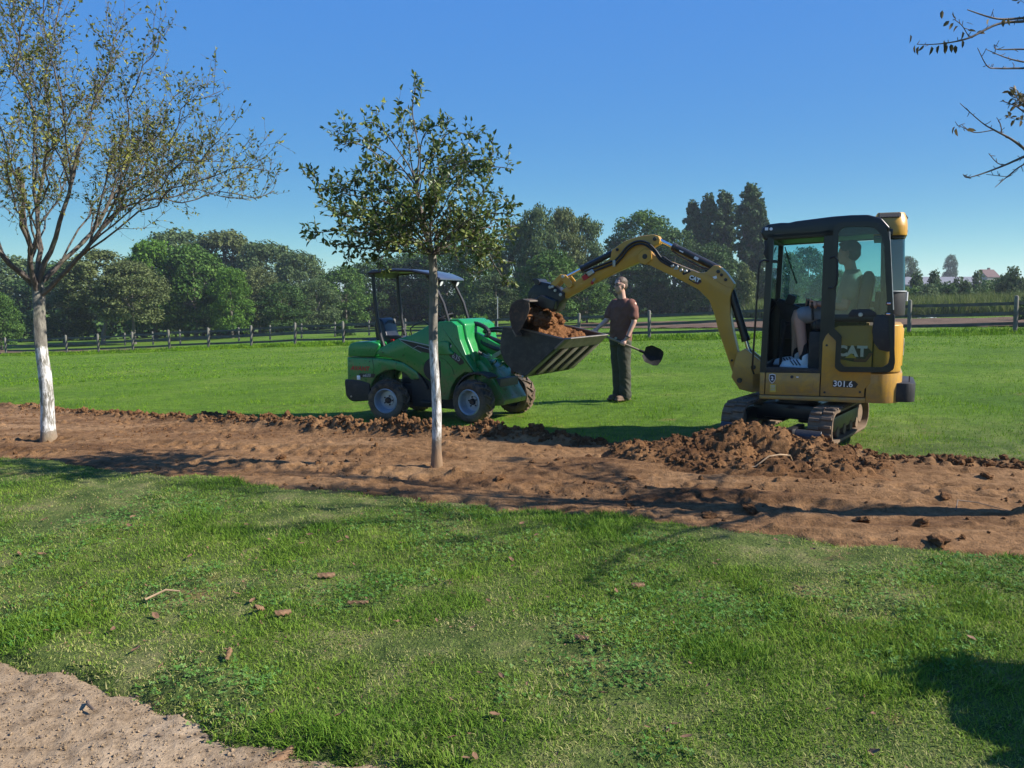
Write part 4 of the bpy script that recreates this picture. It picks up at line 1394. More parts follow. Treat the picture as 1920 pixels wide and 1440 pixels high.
# ------------------------------------------------------------------ green articulated loader
def wheel(root, M, side, name='tyre'):
    """agricultural tyre with chevron lugs; local y is the axle, side = +1 / -1 is the outer face"""
    Rr, Wd = .262, .125
    prof = [(.165, -Wd * .80), (.175, -Wd * .92), (.205, -Wd), (.235, -Wd * .98), (.256, -Wd * .86), (.264, -Wd * .5), (.266, 0),
            (.264, Wd * .5), (.256, Wd * .86), (.235, Wd * .98), (.205, Wd), (.175, Wd * .92), (.165, Wd * .80)]
    ty = [lathe(prof, 40)]
    lugs = []
    nl = 15
    for k in range(nl):
        for s in (-1, 1):
            th0 = 2 * math.pi * (k + (.5 if s > 0 else 0)) / nl
            rings = []
            for i in range(5):
                t = i / 4
                y = s * (-.012 + t * (Wd + .004))
                th = th0 + .34 * t ** .9
                rb = .258 - .018 * t * t - (.028 if i == 4 else 0)
                hh = .034 - .006 * t
                w = .036 - .004 * t
                ring = []
                for (dr, dw) in ((0, -1.1), (hh, -.8), (hh, .8), (0, 1.1)):
                    a = th + dw * w
                    ring.append(((rb + dr) * math.cos(a), y, (rb + dr) * math.sin(a)))
                rings.append(ring)
            lugs.append(loft(rings))
    o = build(name, ty, 'rubber', root, M, 40)
    build('tread_lugs', lugs, 'lug_dusty', o, M, 30)
    s = side
    rim = [lathe([(.168, -s * .09), (.172, s * .108), (.160, s * .116), (.150, s * .104), (.142, s * .060), (.138, s * .020), (.125, s * .000), (.075, s * .004), (.072, s * .018), (.0, s * .018)], 32)]
    build('rim', rim, 'rim_steel', o, M, 30)
    hb = [cyl((0, s * .018, 0), (0, s * .055, 0), .045, .038, 16, .006)]
    build('hub', hb, 'black_paint', o, M)
    bl = []
    for k in range(5):
        a = 2 * math.pi * k / 5 + .3
        c = (.062 * math.cos(a), s * .002, .062 * math.sin(a))
        bl.append(cyl(c, (c[0], s * .030, c[2]), .011, .011, 6))
    build('wheel_nuts', bl, 'black_paint', o, M)
    return o

LZ = gz(-1.53, 10.92)
LD = empty('compact_loader', (-1.53, 10.92, LZ), R(-17), 'green compact articulated wheel loader with black canopy holding a bucket of soil', 'loader')
MF = Matrix.Translation((1.438, -.224, .060)) @ Matrix.Rotation(R(-16), 4, 'Z')

for y, s in ((-.50, -1), (.50, 1)):
    wheel(LD, Matrix.Translation((0, y, .285)) @ Matrix.Rotation(.3, 4, 'Y'), s)
    wheel(LD, MF @ Matrix.Translation((0, y, .285)) @ Matrix.Rotation(1.1, 4, 'Y'), s)
# axles and chassis
build('chassis', [box((.02, 0, .36), (.62, .56, .26), .02), box((.45, 0, .50), (.75, .50, .46), .02), cyl((0, -.45, .285), (0, .45, .285), .06), cyl((.72, 0, .25), (.72, 0, .95), .07)], 'black_paint', LD)
build('front_axle', [cyl((0, -.45, .285), (0, .45, .285), .06), box((-.15, 0, .42), (.75, .44, .30), .02)], 'black_paint', LD, MF)

build('belly_shade_panel', [prism([(.30, .20), (.28, .62), (.95, .66), (1.02, .24), (.9, .18)], -.40, .40, .02, 2)], 'black_plastic', LD)  # black panel added under the body to darken the gap between the wheels
build('step', [box((.60, -.43, .27), (.30, .10, .03), .008), box((.60, .43, .27), (.30, .10, .03), .008)], 'black_plastic', LD)
# rear body: engine hood, lower body with wheel arches, ballast bumper
hood = [(-.640, .862), (-.628, .99), (-.600, 1.035), (-.545, 1.060), (-.26, 1.078), (-.17, 1.060), (-.145, 1.02), (-.225, .862)]
build('engine_hood', prism(hood, -.455, .455, .035, 3), 'green_paint', LD)
each('hood_vent', [box((-.42 + .0 * k, .0 + (k - 3) * .07, 1.081), (.22, .03, .012), .004) for k in range(7)], 'black_plastic', LD)
low = [(-.648, .50), (-.645, .852), (-.20, .852), (.02, .832), (.20, .80), (.40, .68), (.44, .58), (.31, .57), (.21, .66), (.07, .70), (-.07, .68), (-.20, .61), (-.275, .50), (-.30, .40), (-.50, .40)]
each('rear_fender', [prism(low, -.462, -.30, .022, 3), prism(low, .30, .462, .022, 3)], 'green_paint', LD)
build('rear_panel', prism([(-.648, .45), (-.645, .852), (-.25, .852), (-.30, .45)], -.32, .32, .01), 'green_paint', LD)
bmp = [(-.69, .50), (-.685, .545), (-.56, .545), (-.42, .53), (-.30, .50), (-.29, .26), (-.56, .235), (-.625, .26), (-.675, .32)]
build('ballast_bumper', prism(bmp, -.475, .475, .03, 3), 'black_plastic', LD)
build('bumper_bolt', cyl((-.585, -.488, .31), (-.585, -.46, .31), .012, .012, 10), 'bare_steel', LD)
build('tail_lamp', [box((-.47, -.468, .575), (.05, .02, .06), .008)], 'lamp_lens', LD)
# black inner mudguard sweeping under the side panel
arch = []
for i in range(15):
    a = R(178 - i * 11.5)
    arch.append((.05 + .50 * math.cos(a) * 1.05, .315 + .47 * math.sin(a)))
arch_in = [(.05 + (x - .05) * .9, .315 + (z - .315) * .9) for x, z in arch]
each('inner_mudguard', [prism(arch[3:] + arch_in[3:][::-1], -.452, -.25, .004, 1), prism(arch[3:] + arch_in[3:][::-1], .25, .452, .004, 1)], 'black_plastic', LD)

build('hood_seam', [tube([(-.64, -.4565, .857), (-.42, -.4635, .857), (-.21, -.4635, .857)], .0035, 5)], 'black_decal', LD)
build('panel_seam', [tube([(-.26, -.4640, .845), (-.235, -.4640, .70), (-.255, -.4640, .58)], .0025, 5)], 'black_decal', LD)
each('panel_bolt', [cyl((x, -.456, z), (x, -.4695, z), .008, .008, 8) for x, z in ((-.60, .80), (-.60, .60), (-.30, .80), (.10, .79))], 'black_paint', LD)
# side panels with the operator's step, black accent band and articulation cover
up = [(-.205, .915), (-.15, .985), (.0, 1.065), (.127, 1.122), (.30, 1.165), (.45, 1.235), (.60, 1.325), (.665, 1.300), (.655, .90), (.625, .56), (.58, .555), (.457, .64), (.30, .745), (.161, .815), (.0, .85), (-.13, .872)]
each('side_panel', [prism(up, -.455, -.375, .018, 2), prism(up, .375, .455, .018, 2)], 'green_paint', LD)
acc = [(.16, 1.105), (.33, 1.075), (.60, 1.02), (.60, .93), (.46, .955), (.34, 1.015)]
build('accent_band', prism(acc, -.462, -.45, .003, 1), 'black_decal', LD)
build('accent_line', [tube([(.15, -.464, 1.117), (.33, -.464, 1.087), (.61, -.464, 1.034)], .006, 6), tube([(.36, -.464, 1.00), (.42, -.464, 1.03), (.60, -.464, .985)], .004, 6), tube([(.16, -.464, 1.10), (.34, -.464, 1.0), (.47, -.464, .94)], .003, 6)], 'grey_decal', LD)
build('pivot_cover', cyl((.655, -.43, .72), (.655, -.475, .72), .165, .155, 28, .01), 'black_plastic', LD)
each('panel_bolt', [cyl((x, -.452, z), (x, -.4625, z), .008, .008, 8) for x, z in ((-.10, .93), (.20, .90), (.52, .72), (.60, 1.24))], 'black_paint', LD)
build('grab_handle', tube([(.30, -.40, 1.17), (.30, -.42, 1.26), (.36, -.42, 1.31), (.50, -.42, 1.36), (.56, -.40, 1.31)], .010, 8), 'black_paint', LD)
build('floor_plate', box((.35, 0, .86), (.62, .74, .03), .005), 'black_plastic', LD)

# seat, console, steering wheel
build('seat', [prism([(-.33, 1.06), (-.36, 1.30), (-.335, 1.375), (-.27, 1.385), (-.215, 1.33), (-.16, 1.13), (.08, 1.125), (.115, 1.09), (.10, 1.035), (-.30, 1.02)], -.20, .20, .035, 3)], 'seat_vinyl', LD)
build('seat_back_ridge', tube([(-.21, -.14, 1.30), (-.20, -.08, 1.345), (-.20, .08, 1.345), (-.21, .14, 1.30)], .010, 6), 'black_plastic', LD)
build('seat_base', box((-.10, 0, .99), (.42, .44, .12), .02), 'black_plastic', LD)
build('seat_belt_buckle', box((-.06, -.24, 1.08), (.05, .02, .035), .006), 'red_decal', LD)
build('armrest', [box((-.02, -.27, 1.13), (.26, .05, .05), .018), cyl((.10, -.27, 1.14), (.115, -.27, 1.22), .012), sphere((.118, -.27, 1.235), (.022, .022, .028), 10)], 'black_plastic', LD)
each('lever', [cyl((.20 + .035 * k, -.33, 1.13), (.205 + .035 * k, -.33, 1.20), .008, .006, 8) for k in range(4)], 'black_plastic', LD)
build('steering_column', tube([(.74, 0, 1.02), (.66, 0, 1.22), (.60, 0, 1.33)], [.05, .04, .03], 10), 'black_plastic', LD)
SW = Matrix.Translation((.585, 0, 1.36)) @ Matrix.Rotation(R(-32), 4, 'Y')
ring = [(.17 * math.cos(2 * math.pi * k / 24), .17 * math.sin(2 * math.pi * k / 24), 0) for k in range(25)]
build('steering_wheel', [tube(ring, .013, 8)] + [cyl((0, 0, -.02), (.165 * math.cos(a), .165 * math.sin(a), 0), .010, .008, 6) for a in (.3, 2.4, 4.5)], 'black_plastic', LD, SW)

# canopy: four posts and a curved roof
for y in (-.385, .385):
    build('canopy_post', tube([(-.115, y, 1.00), (-.165, y, 1.15), (-.21, y, 1.37), (-.245, y, 1.70), (-.262, y, 2.00)], .027, 10), 'black_paint', LD)
    build('canopy_post', tube([(.86, y * .98, 1.26), (.845, y * .98, 1.32), (.76, y * .98, 1.60), (.62, y * .98, 1.87), (.50, y * .98, 2.00)], .023, 10), 'black_paint', LD)
rp = [(-.305, 1.945), (-.30, 2.025), (-.25, 2.048), (.10, 2.060), (.34, 2.050), (.58, 2.005), (.745, 1.935), (.755, 1.905), (.72, 1.905), (.56, 1.965), (.32, 2.018), (.0, 2.022), (-.24, 2.010), (-.265, 1.945)]
build('canopy_roof', prism(rp, -.45, .45, .016, 2), 'roof_plate', LD)
each('canopy_rim', [tube([(-.29, y, 2.0), (.1, y, 2.035), (.34, y, 2.025), (.58, y, 1.98), (.74, y, 1.915)], .018, 8) for y in (-.455, .455)], 'black_paint', LD)
each('work_lamp', [cyl((.66, -.30, 1.885), (.70, -.30, 1.865), .040, .045, 16, .006), cyl((.66, .30, 1.885), (.70, .30, 1.865), .040, .045, 16, .006)], 'black_plastic', LD)
each('work_lamp_glass', [cyl((.702, -.30, 1.864), (.708, -.30, 1.861), .038), cyl((.702, .30, 1.864), (.708, .30, 1.861), .038)], 'lamp_lens', LD)

# front body
fb = [(-.66, .26), (-.70, .70), (-.70, 1.235), (-.62, 1.295), (-.40, 1.305), (-.31, 1.25), (-.27, 1.07), (-.15, .82), (-.03, .64), (.10, .62), (.10, .59), (-.05, .655), (-.20, .645), (-.33, .56), (-.42, .43), (-.47, .26)]
each('front_fender', [prism(fb, -.43, -.30, .02, 3), prism(fb, .30, .43, .02, 3)], 'green_paint', LD, MF)
build('front_cowl', prism([(-.68, .70), (-.68, 1.25), (-.60, 1.325), (-.38, 1.335), (-.28, 1.27), (-.24, 1.08), (-.12, .84), (-.12, .45), (-.62, .45)], -.31, .31, .03, 3), 'green_paint', LD, MF)
each('lamp_pod', [prism([(-.66, .92), (-.64, 1.02), (-.50, 1.05), (-.43, 1.03), (-.42, .93), (-.36, .90), (-.36, .87), (-.62, .86)], y - .06, y + .06, .025, 3) for y in (-.405, .405)], 'green_paint', LD, MF)
for y in (-.405, .405):
    h = build('headlight', cyl((-.440, y, .985), (-.415, y, .980), .046, .044, 18, .005), 'black_plastic', LD, MF)
    build('headlight_glass', [cyl((-.416, y, .980), (-.409, y, .979), .034, .030, 16), ], 'lamp_lens', h, MF)
fa = []
for i in range(13):
    a = R(172 - i * 9.5)
    fa.append((.0 + .385 * math.cos(a), .275 + .385 * math.sin(a)))
fin = [(x * .93, .275 + (z - .275) * .93) for x, z in fa]
each('arch_shade_liner', [prism(fa + fin[::-1], -.436, -.24, .004, 1), prism(fa + fin[::-1], .24, .436, .004, 1)], 'black_plastic', LD, MF)  # black liners added for the deep shade inside the front wheel arches
build('cowl_seam', [tube([(-.66, -.4325, .84), (-.52, -.4325, .80), (-.40, -.4325, .70), (-.36, -.4325, .60)], .0025, 5)], 'black_decal', LD, MF)
dc = [(-.46, .905), (-.36, .905), (-.21, .80), (-.20, .765), (-.27, .735), (-.44, .85)]
build('side_decal', prism(dc, -.4345, -.431, .0, 1), 'black_decal', LD, MF)
build('side_decal_lettering', text('635', .095, .0012, plane_M((-.325, -.4365, .835), (1, 0, -.42), (.38, 0, 1))), 'grey_decal', LD, MF)
# sloping front frame between the wheels
ff = [(-.16, .80), (-.05, .79), (.06, .70), (.33, .30), (.31, .235), (.10, .20), (-.10, .30)]
build('front_frame', prism(ff, -.27, .27, .02, 2), 'green_paint', LD, MF)
each('frame_rib', [prism([(-.12, .86), (.0, .82), (.09, .69), (.03, .62), (-.10, .72)], y - .012, y + .012, .004, 1) for y in (-.19, .19)], 'green_paint', LD, MF)
# lift arm with telescope, cylinders
def beam(p0, p1, h, w, bev=.012):
    p0, p1 = Vector(p0), Vector(p1)
    L_ = (p1 - p0).length
    a = math.atan2(p1.z - p0.z, p1.x - p0.x)
    s = box((0, 0, 0), (L_, w, h), bev)
    return xf(s, Matrix.Translation((p0 + p1) / 2) @ Matrix.Rotation(-a, 4, 'Y'))
build('lift_arm', [beam((-.66, 0, 1.24), (.22, 0, .86), .17, .20), beam((.10, -.0, .90), (.46, 0, .76), .13, .15)], 'green_paint', LD, MF)
build('arm_knee', prism([(.32, .88), (.46, .84), (.52, .72), (.50, .64), (.40, .66), (.26, .78)], -.10, .10, .012, 2), 'green_paint', LD, MF)
build('tool_plate', [box((.47, 0, .82), (.035, .70, .34), .008, 2, (0, R(-14), 0)), box((.45, -.25, .80), (.07, .03, .30), .006), box((.45, .25, .80), (.07, .03, .30), .006)], 'black_paint', LD, MF)
each('lift_cylinder', [cyl((-.28, -.13, .52), (-.02, -.13, .70), .035), cyl((-.28, .13, .52), (-.02, .13, .70), .035)], 'black_paint', LD, MF)
each('lift_rod', [cyl((-.02, -.13, .70), (.10, -.13, .79), .018), cyl((-.02, .13, .70), (.10, .13, .79), .018)], 'chrome', LD, MF)
build('tilt_cylinder', cyl((-.15, -.02, 1.10), (.28, -.02, .98), .032, .032, 12), 'black_paint', LD, MF)
# hoses
def hose(name, pts, r, corr=0.0, mat='hose'):
    P = [Vector(p) for p in pts]
    out = []
    for i in range(len(P) - 1):
        p0, p1, p2, p3 = P[max(0, i - 1)], P[i], P[i + 1], P[min(len(P) - 1, i + 2)]
        for k in range(8):
            t = k / 8
            out.append(.5 * ((2 * p1) + (p2 - p0) * t + (2 * p0 - 5 * p1 + 4 * p2 - p3) * t * t + (3 * p1 - p0 - 3 * p2 + p3) * t ** 3))
    out.append(P[-1])
    rr = [r * (1 + (corr if i % 2 else -corr)) for i in range(len(out))]
    return tube(out, rr, 9)
build('main_hose', [hose('h', [(-.90, -.10, 1.20), (-.82, -.12, 1.275), (-.70, -.15, 1.29), (-.58, -.18, 1.235), (-.48, -.20, 1.13), (-.38, -.20, 1.02), (-.25, -.18, .92), (-.12, -.16, .86)], .040, .10)], 'hose', LD, MF)
build('loop_hose', [hose('h', [(-.36, -.10, 1.03), (-.42, -.08, 1.15), (-.40, -.05, 1.235), (-.28, -.05, 1.265), (-.13, -.05, 1.215), (-.075, -.05, 1.13), (-.16, -.08, 1.03), (.02, -.10, .96), (.16, -.10, .93)], .030, .08),
                    hose('h', [(-.30, .06, 1.12), (-.10, .06, 1.17), (.12, .05, 1.16), (.34, .03, 1.10)], .022, .05), hose('h', [(-.30, .10, 1.15), (-.08, .10, 1.205), (.14, .10, 1.19), (.36, .08, 1.12)], .018, .05)], 'hose', LD, MF)
each('steel_pipe', [tube([(-.36, -.115 - .0 * k, .975 - k * .028), (-.20, -.13, .92 - k * .028), (-.04, -.135, .848 - k * .024), (.02, -.135, .845 - k * .022), (.18, -.13, .93 - k * .02)], .009, 8) for k in range(3)], 'bare_steel', LD, MF)

# bucket (a part of the loader) with side plates, shell, worn cutting edge and skid bars
BW = .56
prof = [(.50, 1.262), (.475, 1.12), (.462, .976), (.52, .84), (.65, .725), (.813, .677), (1.352, 1.132)]
def offs(p, d):
    out = []
    for i in range(len(p)):
        a = Vector((p[max(0, i - 1)][0], 0, p[max(0, i - 1)][1])); b = Vector((p[min(len(p) - 1, i + 1)][0], 0, p[min(len(p) - 1, i + 1)][1]))
        t = (b - a).normalized()
        out.append((p[i][0] - t.z * d, p[i][1] + t.x * d))
    return out
inner = offs(prof, .018)
bk = build('bucket', prism(prof + inner[::-1], -BW, BW, .0, 1), 'bucket_paint', LD, MF)
sp = [(.50, 1.262), (.80, 1.235), (1.352, 1.140), (1.330, 1.095), (.82, .672), (.65, .715), (.52, .835), (.455, .976), (.470, 1.12)]
for s in (-1, 1):
    build('side_plate', prism(sp, s * BW, s * (BW + .014), .003, 1), 'bucket_paint', bk, MF)
    build('side_edge', tube([(.50, s * (BW + .007), 1.262), (.80, s * (BW + .007), 1.238), (1.345, s * (BW + .007), 1.138)], .012, 6), 'bucket_worn', bk, MF)
def along(t, d):   # point on the bucket floor from heel (0) to lip (1), d metres below it
    a, b = Vector((.813, 0, .677)), Vector((1.352, 0, 1.132))
    n = Vector((.455, 0, -.539)).normalized()
    p = a.lerp(b, t) + n * d
    return (p.x, p.z)
build('cutting_edge', prism([along(.77, .002), along(1.035, .002), along(1.03, .016), along(.77, .024)], -BW - .018, BW + .018, .003, 1), 'bucket_worn', bk, MF)
for k in range(5):
    y = -BW + .02 + k * (2 * BW - .04) / 4
    build('skid_bar', prism([along(.02, .002), along(.76, .002), along(.75, .022), along(.03, .030)], y - .06, y + .06, .004, 1), 'bucket_worn' if k else 'bucket_paint', bk, MF)
build('heel_pipe', tube([(.795, -BW - .01, .672), (.795, BW + .01, .672)], .022, 10), 'bucket_paint', bk, MF)
build('heel_bolt', [sphere((.80, -BW - .03, .664), .016, 8)], 'bare_steel', bk, MF)
# side lettering at the tail
build('maker_lettering', text('AVANT', .085, .0015, plane_M((-.445, -.4645, .700), (1, 0, -.02), (.22, 0, 1)), 0, .0022), 'red_decal', LD)
build('model_plate', prism([(-.475, .580), (-.235, .580), (-.215, .634), (-.455, .634)], -.4655, -.4625, 0, 1), 'black_decal', LD)
build('model_lettering', text('e635', .062, .0012, plane_M((-.345, -.4668, .607), (1, 0, 0), (.30, 0, 1)), 0, .001), 'grey_decal', LD)

# soil heaped in the loader bucket
def soil_heap_field(cx, cy, rz, lx, ly, hfun, step, mat, name, z0, lift=None):
    nx, ny = int(lx / step), int(ly / step)
    X, Y = np.meshgrid(np.linspace(-lx / 2, lx / 2, nx), np.linspace(-ly / 2, ly / 2, ny))
    Z = hfun(X, Y)
    o = np_mesh(name, np.stack([X, Y, Z], -1).reshape(-1, 3), grid_faces(nx, ny), mat)
    o.location = (cx, cy, z0)
    o.rotation_euler = (0, 0, rz)
    return o

def load_h(X, Y):
    rim = 1.225 - .115 * (X - .55) / .8 - .02
    dome = .16 * np.exp(-((X - .80) / .30) ** 2 - ((Y + .02) / .42) ** 2) + .10 * np.exp(-((X - .68) / .2) ** 2 - ((Y - .15) / .3) ** 2)
    n = .05 * fbm(X * 7, Y * 7, 4, 201, .6) + .035 * np.abs(fbm(X * 13, Y * 13, 3, 203, .6))
    e = np.minimum(1, (BW - .01 - np.abs(Y)) * 9)
    f = np.minimum(1, np.maximum(0, 1.37 - X) * 6)
    floor = .69 + np.abs(X - .813) * np.where(X > .813, .846, .55)
    return np.maximum(rim - .05 + dome * e + n * np.clip(e, .2, 1) * np.clip(f, .3, 1) + .01, floor + .022 + .012 * fbm(X * 16, Y * 16, 2, 207))
nx, ny = 74, 90
_X, _Y = np.meshgrid(np.linspace(.52, 1.31, nx), np.linspace(-BW + .002, BW - .002, ny))
_Z = load_h(_X, _Y)
_top = np.stack([_X, _Y, _Z], -1).reshape(-1, 3)
_low = np.stack([_X, _Y, np.minimum(_Z - .004, .69 + np.abs(_X - .813) * np.where(_X > .813, .846, .55) + .004)], -1).reshape(-1, 3)
_F = grid_faces(nx, ny)
_i = np.arange(nx * ny).reshape(ny, nx)
_rim = np.concatenate([_i[0, :], _i[1:, -1], _i[-1, -2::-1], _i[-2:0:-1, 0]])
_side = np.stack([_rim, np.roll(_rim, -1), np.roll(_rim, -1) + nx * ny, _rim + nx * ny], -1)
_W = np.array([tuple(LD_M @ (MF @ Vector(p))) for LD_M in [Matrix.Translation((0, 0, 0))] for p in np.concatenate([_top, _low])])
soil = np_mesh('soil_load', _W, np.concatenate([_F, _F[:, ::-1] + nx * ny, _side]), 'soil_fresh')
soil.location = (-1.53, 10.92, LZ)
soil.rotation_euler = (0, 0, R(-17))
tag(soil, 'heap of reddish brown soil filling the raised loader bucket', 'soil')
# ------------------------------------------------------------------ yellow mini excavator
EX_P = (3.1, 8.3)
EZ = gz(*EX_P)
EX = empty('mini_excavator', (EX_P[0], EX_P[1], EZ), R(155), 'yellow tracked mini excavator with black glazed cab and raised arm', 'excavator')
MU = Matrix.Rotation(R(-102), 4, 'Z')          # undercarriage is swung against the house

def track(yc):
    r, L_ = .165, .60
    zc = .205
    def loop(rad, n=18):
        P = []
        for i in range(n + 1):
            a = -math.pi / 2 + math.pi * i / n
            P.append((L_ + rad * math.cos(a), zc + rad * math.sin(a)))
        for i in range(n + 1):
            a = math.pi / 2 + math.pi * i / n
            P.append((-L_ + rad * math.cos(a), zc + rad * math.sin(a)))
        return P
    W = .115
    out_, in_ = loop(r), loop(r - .024)
    V, F = [], []
    k = len(out_)
    for p, q in zip(out_, in_):
        V += [(p[0], yc - W, p[1]), (p[0], yc + W, p[1]), (q[0], yc + W, q[1]), (q[0], yc - W, q[1])]
    for i in range(k):
        j = (i + 1) % k
        for a in range(4):
            b = (a + 1) % 4
            F.append([i * 4 + a, i * 4 + b, j * 4 + b, j * 4 + a])
    t = build('track_belt', (V, F), 'track_rubber', EX, MU, 40)
    # lugs: two staggered blocks per pitch
    dense = []
    for i in range(k):
        a, b = Vector((out_[i][0], 0, out_[i][1])), Vector((out_[(i + 1) % k][0], 0, out_[(i + 1) % k][1]))
        n = max(1, int((b - a).length / .004))
        for q in range(n):
            dense.append((a.lerp(b, q / n), (b - a).normalized()))
    tot = len(dense)
    m = 44
    lug, lug2 = [], []
    for i in range(m):
        for s in (-1, 1):
            p, d = dense[int(tot * ((i + (.25 if s > 0 else 0)) % m) / m) % tot]
            nrm = Vector((d.z, 0, -d.x))
            M = Matrix((d, Vector((0, 1, 0)), nrm)).transposed().to_4x4()
            M.translation = p + nrm * .008 + Vector((0, yc + s * .056, 0))
            lug.append(xf(box((0, 0, 0), (.036, .105, .026), .006, 1), M))
    build('track_lugs', lug, 'lug_dusty', t, MU)
    # wheels inside
    inner = [lathe([(0, yc - .06), (.105, yc - .06), (.128, yc - .03), (.128, yc + .03), (.105, yc + .06), (0, yc + .06)], 20, Matrix.Translation((s * L_, 0, zc))) for s in (-1, 1)]
    for q in (-.34, -.08, .18, .42):
        inner.append(lathe([(0, yc - .07), (.055, yc - .07), (.055, yc + .07), (0, yc + .07)], 14, Matrix.Translation((q, 0, zc - .085))))
    build('track_rollers', inner, 'lug_dusty', t, MU)
    build('track_frame', [box((0, yc, zc + .005), (.98, .13, .15), .02), box((0, yc * .55, zc + .03), (.42, abs(yc) * .8, .16), .02)], 'black_paint', t, MU)

track(-.44)
track(.44)
build('centre_frame', [box((0, 0, .27), (.50, .62, .16), .03), cyl((0, 0, .30), (0, 0, .36), .26, .24, 24, .01)], 'black_paint', EX, MU)
build('swing_bearing', [cyl((0, 0, .34), (0, 0, .47), .205, .205, 30)], 'black_paint', EX)
# dozer blade on the side towards us
build('dozer_blade', [prism([(-.925, .02), (-.95, .08), (-.94, .15), (-.905, .205), (-.885, .205), (-.915, .15), (-.925, .08), (-.895, .02)], -.50, .50, .004, 1),
                      box((-.80, -.22, .17), (.40, .07, .09), .01), box((-.80, .22, .17), (.40, .07, .09), .01)], 'black_paint', EX, MU)

# ---- house: a dark core carries yellow panels with real gaps between them
build('house_core', [prism([(.32, .45), (.32, -.45), (-.60, -.45), (-.90, -.22), (-.92, 0), (-.90, .22), (-.60, .45)], .44, .70, .0, 1, 'xy'), prism([(-.26, .44), (-.26, -.44), (-.60, -.44), (-.88, -.22), (-.90, 0), (-.88, .22), (-.60, .44)], .69, 1.17, .0, 1, 'xy')], 'black_paint', EX)
def side(name, pts, y0=.455, y1=.492, mat='yellow_paint', bev=.007, par=None):
    return build(name, prism(pts, y0, y1, bev, 2), mat, par or EX)
side('front_corner_panel', [(.345, .470), (.345, .700), (.296, .700), (.296, .470)], .35)
side('skirt', [(.345, .425), (.345, .462), (-.662, .488), (-.662, .440), (-.60, .436)], .40, .494)
dp = side('storage_panel', [(.288, .472), (.288, .700), (-.236, .716), (-.236, .484)])
side('storage_door', [(.122, .518), (.122, .678), (-.175, .686), (-.175, .524)], .488, .4965, 'yellow_paint', .004, dp)
build('door_lock', cyl((.030, .492, .668), (.030, .502, .668), .016, .016, 14), 'black_plastic', dp)
build('door_tag', box((-.022, .496, .668), (.022, .006, .012), .002), 'white_decal', dp)
eng = [(-.246, .486), (-.246, 1.03), (-.275, 1.10), (-.335, 1.165), (-.39, 1.195), (-.655, 1.205), (-.655, .66), (-.60, .60), (-.655, .545), (-.655, .494)]
eng = [(-.246, .486), (-.246, 1.03), (-.275, 1.10), (-.335, 1.165), (-.39, 1.195), (-.700, 1.205), (-.700, .640), (-.650, .575), (-.650, .494)]
ep = side('engine_panel', eng)
for x, z in ((-.285, .525), (-.61, .545), (-.285, 1.0)):
    build('panel_bolt', cyl((x, .488, z), (x, .499, z), .011, .011, 10), 'black_plastic', ep)
# far side and front panels of the house
build('far_panel', prism([(.345, .44), (.345, .70), (-.25, .70), (-.30, 1.20), (-.66, 1.20), (-.66, .44)], -.492, -.455, .01, 2), 'yellow_paint', EX)
build('front_apron', box((.338, -.05, .57), (.03, .80, .24), .01), 'yellow_paint', EX)
# counterweight, rounded in plan
def rounded(x0, xr, yh, rad, n=10):
    P = [(x0, yh)]
    for i in range(n + 1):
        a = math.pi / 2 + (math.pi / 2) * i / n
        P.append((xr + rad + rad * math.cos(a), yh - rad + rad * math.sin(a)))
    for i in range(n + 1):
        a = math.pi + (math.pi / 2) * i / n
        P.append((xr + rad + rad * math.cos(a), -yh + rad + rad * math.sin(a)))
    P.append((x0, -yh))
    return P
build('counterweight', [prism(rounded(-.662, -.985, .490, .26), .440, .735, .012, 2, 'xy')], 'yellow_paint', EX)
build('engine_hood', prism(rounded(-.712, -.965, .486, .21), .742, 1.215, .022, 3, 'xy'), 'yellow_paint', EX)
build('hood_flap', [prism(rounded(-.80, -.978, .28, .06), .80, 1.17, .010, 2, 'xy')], 'yellow_paint', EX)
build('rear_bumper', prism(rounded(-.86, -1.105, .385, .12), .452, .640, .02, 2, 'xy'), 'black_plastic', EX)
build('bumper_post', cyl((-1.05, .22, .64), (-1.05, .22, .70), .006, .006, 8), 'black_plastic', EX)
rf = build('reflector', prism([(-.735, .600), (-.815, .662), (-.868, .666), (-.835, .604)], 0, .004, .001, 1), 'red_reflector', EX)
# the reflector sits on the rounded corner: turn it to that surface
rf.matrix_local = Matrix.Translation((-.765, .463, .0)) @ Matrix.Rotation(R(33), 4, 'Z') @ Matrix.Translation((.765, .006, 0))

# ---- lettering and signs (drawing x runs towards the tail, as read from this side)
def sideM(x, z, y=.497, tilt=0.0):
    return plane_M((x, y, z), (-math.cos(tilt), 0, math.sin(tilt)), (math.sin(tilt), 0, math.cos(tilt)))
pl = build('model_plate', prism([(-.358, .585), (-.358, .648), (-.560, .652), (-.590, .622), (-.570, .585)], .491, .4945, .0, 1), 'black_decal', EX)
build('model_lettering', text('301.6', .083, .0012, sideM(-.452, .6165, .4962), 0, .0012), 'white_decal', pl)
sh_o = [(-.030, .044), (0, .052), (.030, .044), (.034, .0), (.022, -.030), (0, -.050), (-.022, -.030), (-.034, .0)]
sd = build('shield_sticker', xf(prism(sh_o, 0, .0015, 0, 1, 'xy'), sideM(.222, .640, .494)), 'white_decal', EX)
build('shield_field', xf(prism([(x * .84, y * .84) for x, y in sh_o], 0, .001, 0, 1, 'xy'), sideM(.222, .640, .4958)), 'navy_decal', sd)
build('shield_digit', text('2', .052, .0008, sideM(.222, .642, .4975), 0, .002), 'white_decal', sd)
lb = build('warning_label', xf(prism([(-.030, -.042), (.030, -.042), (.030, .040), (-.030, .040)], 0, .001, 0, 1, 'xy'), sideM(.212, .543, .4945)), 'yellow_decal', EX)
